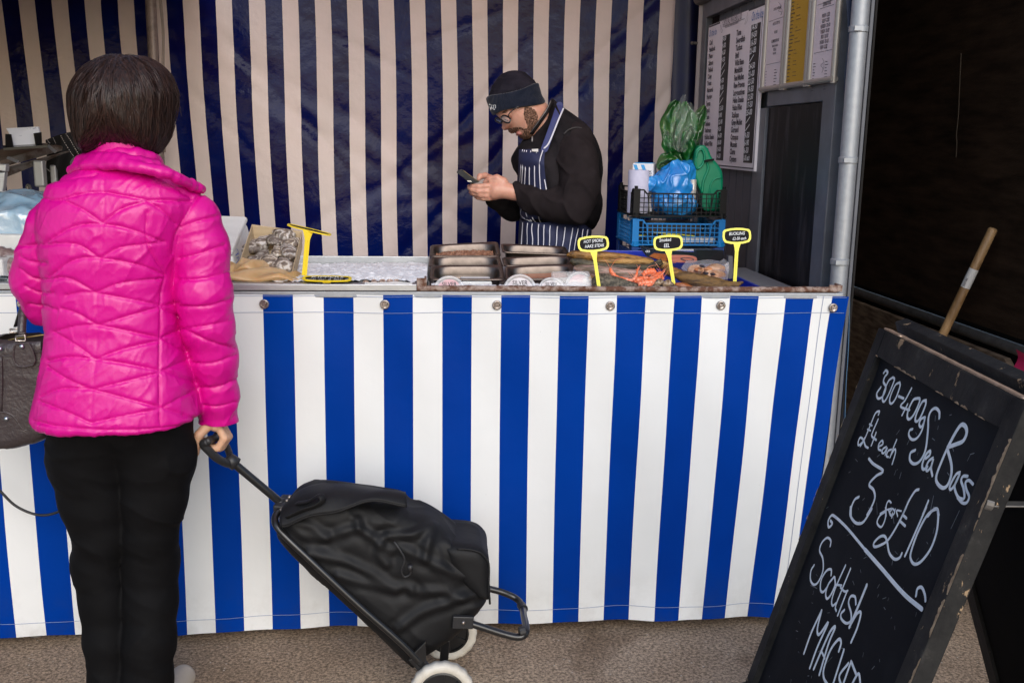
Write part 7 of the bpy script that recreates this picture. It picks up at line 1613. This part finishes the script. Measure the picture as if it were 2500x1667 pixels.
# the chalk writing
pb0 = PB3(0, 0, -.0128)
def CA(l): return [onP(2060+x/4.126, 880+y/4.126, pb0, nB_) for x, y in l]
def CB_(l): return [onP(1960+x/3.672, 1240+y/3.672, pb0, nB_) for x, y in l]
CHK = mat('chalk_pen', (.74, .80, .86), .85, var=(.60, .68, .75), vs=60)
A_ = [(18, [(405, 125), (425, 100), (445, 125), (415, 165), (402, 215), (425, 262), (415, 320), (385, 370), (345, 380), (335, 330), (375, 270)]), (17, [(495, 170), (450, 210), (402, 330), (392, 395), (412, 412), (450, 350), (500, 230), (512, 185), (495, 170)]),
 (17, [(565, 220), (520, 250), (472, 360), (465, 420), (490, 430), (530, 370), (568, 260), (565, 220)]), (18, [(555, 360), (605, 382)]), (17, [(685, 280), (620, 400), (575, 462), (665, 500)]), (17, [(645, 440), (590, 550)]), (20, [(742, 380), (700, 400), (652, 500), (642, 570), (665, 590), (710, 540), (760, 430), (766, 385), (742, 380)]),
 (20, [(830, 400), (790, 420), (737, 530), (722, 600), (745, 610), (780, 560), (825, 450), (830, 400)]), (19, [(818, 570), (780, 590), (762, 640), (780, 670), (810, 620), (820, 572), (790, 700), (740, 780), (690, 795), (657, 750), (667, 702), (695, 690)]),
 (22, [(965, 580), (963, 515), (925, 480), (880, 510), (855, 580), (850, 700), (825, 900), (770, 1010), (710, 1040), (668, 1000), (675, 930), (722, 902)]), (22, [(830, 985), (868, 950), (870, 910), (828, 950), (792, 1050), (805, 1095), (845, 1070)]), (21, [(900, 980), (860, 1010), (832, 1070), (842, 1110), (880, 1070), (905, 990), (882, 1080), (895, 1160)]),
 (30, [(1050, 872), (1140, 840), (1205, 808), (1240, 730), (1228, 665), (1185, 648), (1125, 730), (1050, 872)]), (26, [(1050, 872), (990, 1010), (935, 1160), (945, 1235), (1000, 1282), (1050, 1250), (1085, 1150), (1085, 1040), (1050, 905)]), (22, [(1172, 1125), (1130, 1150), (1072, 1260), (1080, 1298), (1120, 1250), (1172, 1140), (1122, 1250), (1125, 1310), (1160, 1380), (1215, 1385), (1210, 1290), (1185, 1210), (1205, 1165), (1250, 1165)]),
 (22, [(1305, 1245), (1262, 1205), (1228, 1230), (1238, 1300), (1265, 1370), (1240, 1430), (1195, 1430), (1150, 1380)]),
 (16, [(352, 545), (360, 512), (322, 530), (282, 620), (212, 790), (170, 860)]), (16, [(248, 880), (220, 860), (200, 800), (168, 775), (147, 820), (152, 852), (190, 820), (212, 780)]), (13, [(262, 640), (288, 656)]), (13, [(242, 692), (272, 706)]), (16, [(348, 592), (295, 715), (285, 762), (330, 800)]), (16, [(328, 725), (280, 855)]),
 (15, [(350, 868), (395, 842), (388, 805), (356, 840), (352, 890), (378, 905)]), (15, [(430, 868), (397, 890), (387, 925), (408, 930), (438, 880), (420, 950)]), (15, [(482, 895), (450, 910), (432, 958), (452, 972)]), (15, [(535, 798), (505, 870), (468, 975)]), (15, [(478, 950), (515, 892), (522, 930), (490, 1042)]),
 (20, [(255, 988), (300, 1040), (398, 1110), (330, 1160), (268, 1225), (262, 1262), (300, 1300), (316, 1370), (292, 1450), (238, 1550)]), (20, [(155, 1372), (112, 1400), (78, 1480), (75, 1568)]), (14, [(480, 1432), (455, 1412), (430, 1460), (428, 1568)]), (13, [(370, 1540), (430, 1505), (480, 1490)]), (13, [(492, 1490), (466, 1530), (490, 1560), (515, 1520), (495, 1490)]), (13, [(545, 1568), (535, 1510), (582, 1515)]),
 (20, [(758, 1298), (720, 1315), (660, 1410), (600, 1545)]), (20, [(855, 1412), (800, 1545)]), (20, [(960, 1560), (945, 1495), (905, 1500), (850, 1568)])]
B_ = [(18, [(430, -10), (427, 60), (460, 118), (500, 138), (550, 118), (620, 8)]), (14, [(745, -5), (742, 90), (710, 165), (680, 155), (668, 120), (695, 65), (745, 30)]), (12, [(770, 10), (790, 65), (820, 50), (830, 10)]), (12, [(800, 85), (805, 45)]), (18, [(930, -10), (862, 130), (770, 280), (700, 330), (645, 345), (640, 310), (690, 258), (735, 252), (757, 300), (777, 400), (822, 455), (868, 445), (890, 405)]), (17, [(900, 62), (932, 92)]), (17, [(870, 112), (920, 160)]),
 (19, [(1110, -10), (1010, 220), (918, 428)]), (20, [(1215, 45), (1200, 8), (1120, 60), (1032, 220), (970, 400), (975, 470), (1010, 502), (1070, 470), (1150, 360), (1200, 220), (1215, 100), (1215, 45)]), (17, [(250, 112), (266, 140), (235, 170), (228, 120), (252, 72), (285, 72), (400, 180), (560, 372)]), (25, [(560, 372), (700, 530), (900, 760), (1070, 905)]), (20, [(1017, 785), (1030, 722), (1068, 710), (1095, 770), (1102, 830)]),
 (15, [(248, 340), (252, 290), (220, 265), (172, 310), (152, 380), (180, 450), (182, 560), (140, 660), (100, 685), (70, 640), (75, 560), (103, 510)]), (16, [(256, 600), (255, 550), (215, 560), (167, 640), (160, 730), (185, 750), (225, 700)]), (16, [(282, 615), (232, 680), (207, 760), (217, 810), (250, 780), (290, 690), (288, 620)]), (15, [(385, 512), (300, 700), (262, 820), (268, 872), (300, 850)]), (15, [(430, 542), (340, 760), (295, 880), (302, 920)]), (14, [(300, 685), (350, 692)]), (14, [(340, 710), (375, 745), (405, 740)]), (16, [(398, 745), (315, 960)]),
 (17, [(478, 860), (470, 795), (432, 790), (412, 850), (435, 940), (430, 1010), (390, 1030), (347, 990), (345, 945), (375, 912)]), (24, [(575, 690), (510, 850), (420, 1065)]), (19, [(432, 1040), (490, 942), (522, 942), (490, 1070), (435, 1200)]), (19, [(12, 1300), (80, 1110), (170, 918)]), (19, [(170, 918), (132, 1080), (150, 1130), (230, 1022), (130, 1250), (65, 1430)]), (20, [(100, 1440), (180, 1250), (250, 1100), (292, 1068), (230, 1220), (150, 1490)]), (16, [(170, 1285), (200, 1345)]),
 (20, [(325, 1280), (345, 1205), (322, 1175), (250, 1270), (192, 1430), (190, 1520), (230, 1590)]), (20, [(370, 1270), (265, 1600)]), (19, [(410, 1390), (330, 1500), (352, 1600)]), (20, [(435, 1372), (355, 1600)]), (20, [(435, 1372), (478, 1482)]), (20, [(430, 1600), (500, 1482), (520, 1600)])]
for sc, conv, lst in ((4.126, CA, A_), (3.672, CB_, B_)):
    m = MB()
    for wd, l in lst:
        P_ = conv(l); z_ = ((P_[0]-CAMP)@AX[2]); m.stroke(P_, wd/sc*z_/2430.8*1.55, nB_, sm=6, th=.0006)
    m.build('chalk_writing', CHK, AB_)
m = MB(); rg = np.random.default_rng(3)
for i in range(150):
    u, v = rg.uniform(.05, wB-.08), rg.uniform(.07, .95); a = rg.uniform(0, 3.1); L = rg.uniform(.001, .012)*(3 if rg.random() < .06 else 1); m.stroke([PB3(u, v, -.0127), PB3(u+math.cos(a)*L, v+math.sin(a)*L, -.0127)], rg.uniform(.0005, .0016), nB_, sm=0, th=.0003)
m.build('chalk_dust', DUST, AB_)['kind'] = 'stuff'

# ================================================================ broom leaning in the bay
a, b = dX(2155, 790, 1.62), dX(2282, 524, 1.76); 
a = dX(2155, 790, 1.66); d_ = nrm(b-a); foot = a+d_*((.10-a[2])/d_[2])
BR = thing('broom', (foot[0], foot[1], 0), 'wooden broom handle with a white sticker leaning on the dark plywood wall', 'broom')
PINE = mat('broom_wood', (.40, .24, .11), .5, var=(.20, .11, .045), vs=9, vr=(.42, .58), stretch=(2.2, 2.2, .5), vd=6, bump=(60, .1, .001)); m = MB()
m.tube([foot, a, b-d_*.006, b-d_*.001, b], [.0145, .0145, .0145, .011, .004], 20); smooth_by_angle(m.build('handle', PINE, BR), 50)
m = MB(); s0 = a+(b-a)*.50; s1 = a+(b-a)*.66; m.tube([s0, s1], .0149, 20, cap=False); m.build('sticker', mat('sticker_white', (.6, .58, .56), .6), BR, smooth=True)
m = MB(); m.box(foot-[0, 0, .02], (.07, .34, .045)); m.build('head_block', PINE, BR, bevel=.006); m = MB()
for i in range(14):
    for j in range(4): p = foot+[-.024+.016*j, -.155+.0235*i, -.042]; m.cyl(p, p+[.004*(j-1.5), 0, -.056], .005, .007, n=6)
m.build('bristles', mat('dark_bristle', (.05, .03, .02), .9), BR)
vt = nrm(b-a); m = MB(); mid = s0*.5+s1*.5; tov = nrm(CAMP-mid); tov = nrm(tov-vt*np.dot(tov, vt)); m.text('PASTURE', mid-vt*.028+tov*.0152-np.cross(vt, tov)*.003, vt, np.cross(tov, vt), .009, .75, align='LEFT', bold=.01)
m.build('sticker_print', PRINT, bpy.data.objects['sticker'])

# ================================================================ left end of the stall
def L1(x, y, Y): return onY(x/3.564, 300+y/3.564, Y)
SHF = thing('display_stand', L1(200, 700, .75), 'worn wooden topped metal stand raised behind the ice at the left edge', 'stand')
WDT = mat('grey_worn_board', (.22, .17, .13), .7, var=(.12, .085, .06), vs=5, stretch=(1, 6, 1), bump=(60, .4, .002)); OLD = mat('old_angle_iron', (.16, .14, .12), .5, .3, var=(.07, .045, .03), vs=24, vr=(.45, .6), bump=(90, .4, .002))
m = MB(); m.prism([L1(-150, 330, .95), L1(-150, 240, 1.25), L1(530, 188, 1.25), L1(420, 195, 1.1), L1(0, 335, .85)], (0, 0, -.012)); m.build('board', WDT, SHF)
A0, A1 = L1(-60, 425, .80), L1(592, 250, 1.08); B0, B1 = L1(-60, 365, .83), L1(545, 205, 1.10); m = MB()
m.bar(A0, A1, .012, .004, up=(0, 0, 1)); m.prism([L1(-60, 432, .80), L1(592, 254, 1.08), L1(575, 262, 1.08), L1(480, 300, 1.03), L1(50, 475, .84), L1(-60, 500, .80)], (0, .004, 0)); m.prism([L1(-60, 345, .84), L1(480, 190, 1.08), L1(540, 205, 1.10), L1(545, 240, 1.10), L1(-60, 410, .84)], (0, .006, 0)); m.build('angle_rail', OLD, SHF, bevel=.001)
m = MB(); m.bar(L1(65, 303, .83), L1(155, 340, .80), .009, .004, up=(0, -1, .5)); m.bar(L1(418, 200, 1.02), L1(485, 256, 1.0), .010, .004, up=(0, -1, .5)); m.build('clip', ALU, SHF)
ALP = mat('grey_aluminium_post', (.36, .36, .35), .4, .5, bump=(60, .1, .001)); m = MB(); p = L1(354, 500, .95); m.box((p[0], .95, (p[2]+L1(354, 385, .95)[2])/2-.0), (.034, .034, 2*(L1(354, 385, .95)[2]-p[2]))); m.build('leg', ALP, SHF, bevel=.006); m = MB(); pz_ = L1(470, 440, 1.1); m.box((pz_[0], 1.1, pz_[2]-.02), (.022, .022, .10)); m.build('leg', ALP, SHF, bevel=.006)
m = MB(); m.prism([L1(-80, 345, .70), L1(52, 362, .70), L1(48, 428, .70), L1(-80, 405, .70)], (0, .03, 0)); m.prism([L1(-60, 430, .71), L1(44, 428, .71), L1(30, 560, .71), L1(2, 730, .71), L1(-60, 730, .71)], (0, .025, 0)); m.build('front_leg', ALU, SHF, bevel=.003)
CH = thing('card_holder', L1(200, 235, .95), 'black plastic holder with white printed business cards on the raised stand', 'card holder'); BKP = mat('black_acrylic', (.010, .010, .011), .25)
m = MB(); m.prism([L1(28, 240, .90), L1(28, 218, .96), L1(415, 196, .96), L1(415, 215, .90)], (0, 0, .008)); m.prism([L1(45, 98, .955), L1(95, 100, .955), L1(115, 205, .93), L1(115, 215, .93), L1(46, 215, .93)], (0, .004, 0)); m.prism([L1(290, 92, .955), L1(358, 82, .955), L1(362, 190, .93), L1(345, 205, .93), L1(310, 205, .93)], (0, .004, 0)); m.prism([L1(46, 100, .985), L1(356, 84, .985), L1(362, 205, .95), L1(50, 215, .95)], (0, .003, 0)); m.build('holder', BKP, CH)
m = MB(); m.prism([L1(52, 48, .975), L1(330, 34, .975), L1(345, 95, .965), L1(306, 203, .945), L1(116, 207, .945), L1(90, 110, .96)], (0, .012, 0)); m.build('card', mat('card_white', (.72, .74, .80), .5), CH); nn = np.array([0, -1., .1]); m = MB()
for x0_, x1_, y in ((75, 140, 64), (80, 150, 85), (95, 150, 92), (100, 188, 117), (102, 118, 127), (103, 130, 145), (105, 195, 160), (106, 160, 168), (108, 220, 184)): m.stroke([L1(x0_, y, .9605 if y > 100 else .9725), L1(x1_, y-3, .9605 if y > 100 else .9725)], .0022 if y in (85, 92) else .0013, nn, sm=0)
for q in ([(235, 50), (250, 70), (240, 95), (255, 80), (270, 60), (300, 50), (270, 70), (290, 90)], [(260, 45), (285, 60), (310, 45), (320, 80)], [(245, 75), (270, 100), (262, 80)]): m.stroke([L1(x, y, .972) for x, y in q], .0010, nn)
m.build('card_print', mat('card_ink', (.20, .22, .30), .6), CH)
# black bag with white stitching hanging beside the stand
BKC = mat('black_cloth', (.008, .007, .007), .9, bump=(20, .5, .006)); m = MB()
def clth(u, v):
    xl = 395+ (10*math.sin(v*5)); xr = 800; yt = 150-70*math.sin(u*2.2)-10*u; yb = 560-30*u
    return L1(xl+(xr-xl)*u, yt+(yb-yt)*v, 1.15+.02*math.sin(u*11+v*4)-.04*math.sin(math.pi*v))
m.grid(clth, 30, 24); BG = m.build('black_canvas_bag', BKC, smooth=True); meta(BG, 'black canvas bag with rows of white stitching hanging behind the stand', 'bag')
m = MB()
def dash(l):
    P_ = bez([L1(x, y, 1.095) for x, y in l], 8)
    for i in range(0, len(P_)-1, 2): m.tube([P_[i], P_[i+1]], .0011, 5)
for l in ([(408, 135), (420, 165), (438, 182)], [(462, 132), (475, 160), (486, 184)], [(528, 112), (560, 170), (610, 250), (645, 295)], [(572, 95), (610, 150), (650, 220), (688, 278)], [(388, 388), (430, 420), (478, 462)], [(718, 210), (745, 252)]): dash(l)
m.build('white_stitching', mat('white_thread', (.5, .46, .42), .8), BG)
m = MB(); m.prism([L1(612, 330, 1.09), L1(640, 298, 1.09), L1(715, 285, 1.09), L1(720, 350, 1.09), L1(600, 440, 1.09)], (0, .004, 0)); m.build('grey_panel', mat('grey_felt', (.10, .09, .09), .9), BG)
# black hook plate
m = MB(); ol = [L1(x, y, .62) for x, y in ((216, 700), (222, 640), (214, 580), (222, 540), (240, 528), (262, 542), (276, 590), (280, 640), (270, 700))]; m.prism(ol, (0, .006, 0)); hk = m.build('hook_plate', BKP, bevel=.001)
meta(hk, 'black plastic hook plate with a slot standing above the blue wrapped parcel', 'hook')
m = MB(); m.prism([L1(x, y, .618) for x, y in ((232, 560), (240, 556), (250, 590), (248, 610), (240, 600))], (0, .001, 0)); m.build('slot', mat('slot_tan', (.25, .19, .15), .7), hk)
# blue film wrapped parcel
PBF = mat('pale_blue_film', (.22, .40, .56), .18, var=(.42, .55, .66), vs=10, spec=1., coat=.8, bump=(26, .7, .008)); pc = L1(60, 860, .42)
def pf_(P): return smin(s_box(P, L1(60, 900, .45), (.16, .13, .062), .03), s_ell(P, L1(180, 740, .47), (.11, .09, .05)), .05)
meta(sdf_obj('wrapped_parcel', pf_, L1(60, 900, .45)-[.26, .2, .12], L1(60, 900, .45)+[.26, .2, .16], .006, PBF, disp=lambda v, n: .008*(1-np.abs(fbm(v, 16, 2, 3)))**5+.003*vnoise(v, 30, 2)), 'parcel wrapped in pale blue glossy film behind the left polystyrene box', 'parcel')
# left polystyrene box with squid
LBX = thing('polystyrene_box', L1(0, 1290, .2), 'white polystyrene box of raw squid at the left edge behind her arm', 'box')
m = MB(); xl_, xr_ = -1.6, L1(260, 1000, .30)[0]; zt_, zb_ = L1(80, 968, .30)[2], L1(80, 1200, .30)[2]; m.box(((xl_+xr_)/2, .30, (zt_+zb_)/2-.01), (xr_-xl_, .035, zt_-zb_+.02)); m.box(((xl_+xr_)/2, .17, zb_-.012), (xr_-xl_, .28, .02)); m.box((xr_, .18, (zt_+zb_)/2-.03), (.03, .22, .05)); m.box(((xl_+xr_)/2, .055, L1(80, 1300, .05)[2]), (xr_-xl_, .03, .020)); m.build('shell', FOAM, LBX, bevel=.006)
SQ = mat('squid_skin', (.33, .26, .24), .35, var=(.16, .10, .10), vs=28, vr=(.4, .6), stretch=(1, 2, 3), bump=(60, .5, .003), spec=.9)
for i, (l, rr, lab) in enumerate((([(-150, 1190), (-30, 1175), (60, 1190), (150, 1230), (230, 1260)], [.02, .03, .032, .03, .014], 'upper mottled squid heaped against the back of the white box'), ([(-180, 1250), (-60, 1240), (40, 1245), (120, 1262), (190, 1275)], [.015, .024, .026, .022, .010], 'lower grey squid nearest the front rim of the white box'))):
    m = MB(); m.tube(bez([L1(x, y, .18-.06*i) for x, y in l], 6), bez(np.c_[rr, rr, rr], 6)[:, 0]*(1+.06*np.sin(np.arange(25)*1.7)), 18, ry=None); meta(m.build('squid', SQ, smooth=True), lab, 'squid')
m = MB(); m.tube(bez([L1(x, y, .035) for x, y in ((-150, 1350), (-20, 1352), (60, 1358), (160, 1372), (230, 1380))], 6), [.005]*6+[.008]*12+[.004]*7, 10); meta(m.build('dark_fish', mat('mackerel_skin', (.02, .03, .035), .2, var=(.3, .33, .34), vs=80, vr=(.5, .62), spec=1.), smooth=True), 'thin dark glossy fish lying along the left tray lip', 'fish')
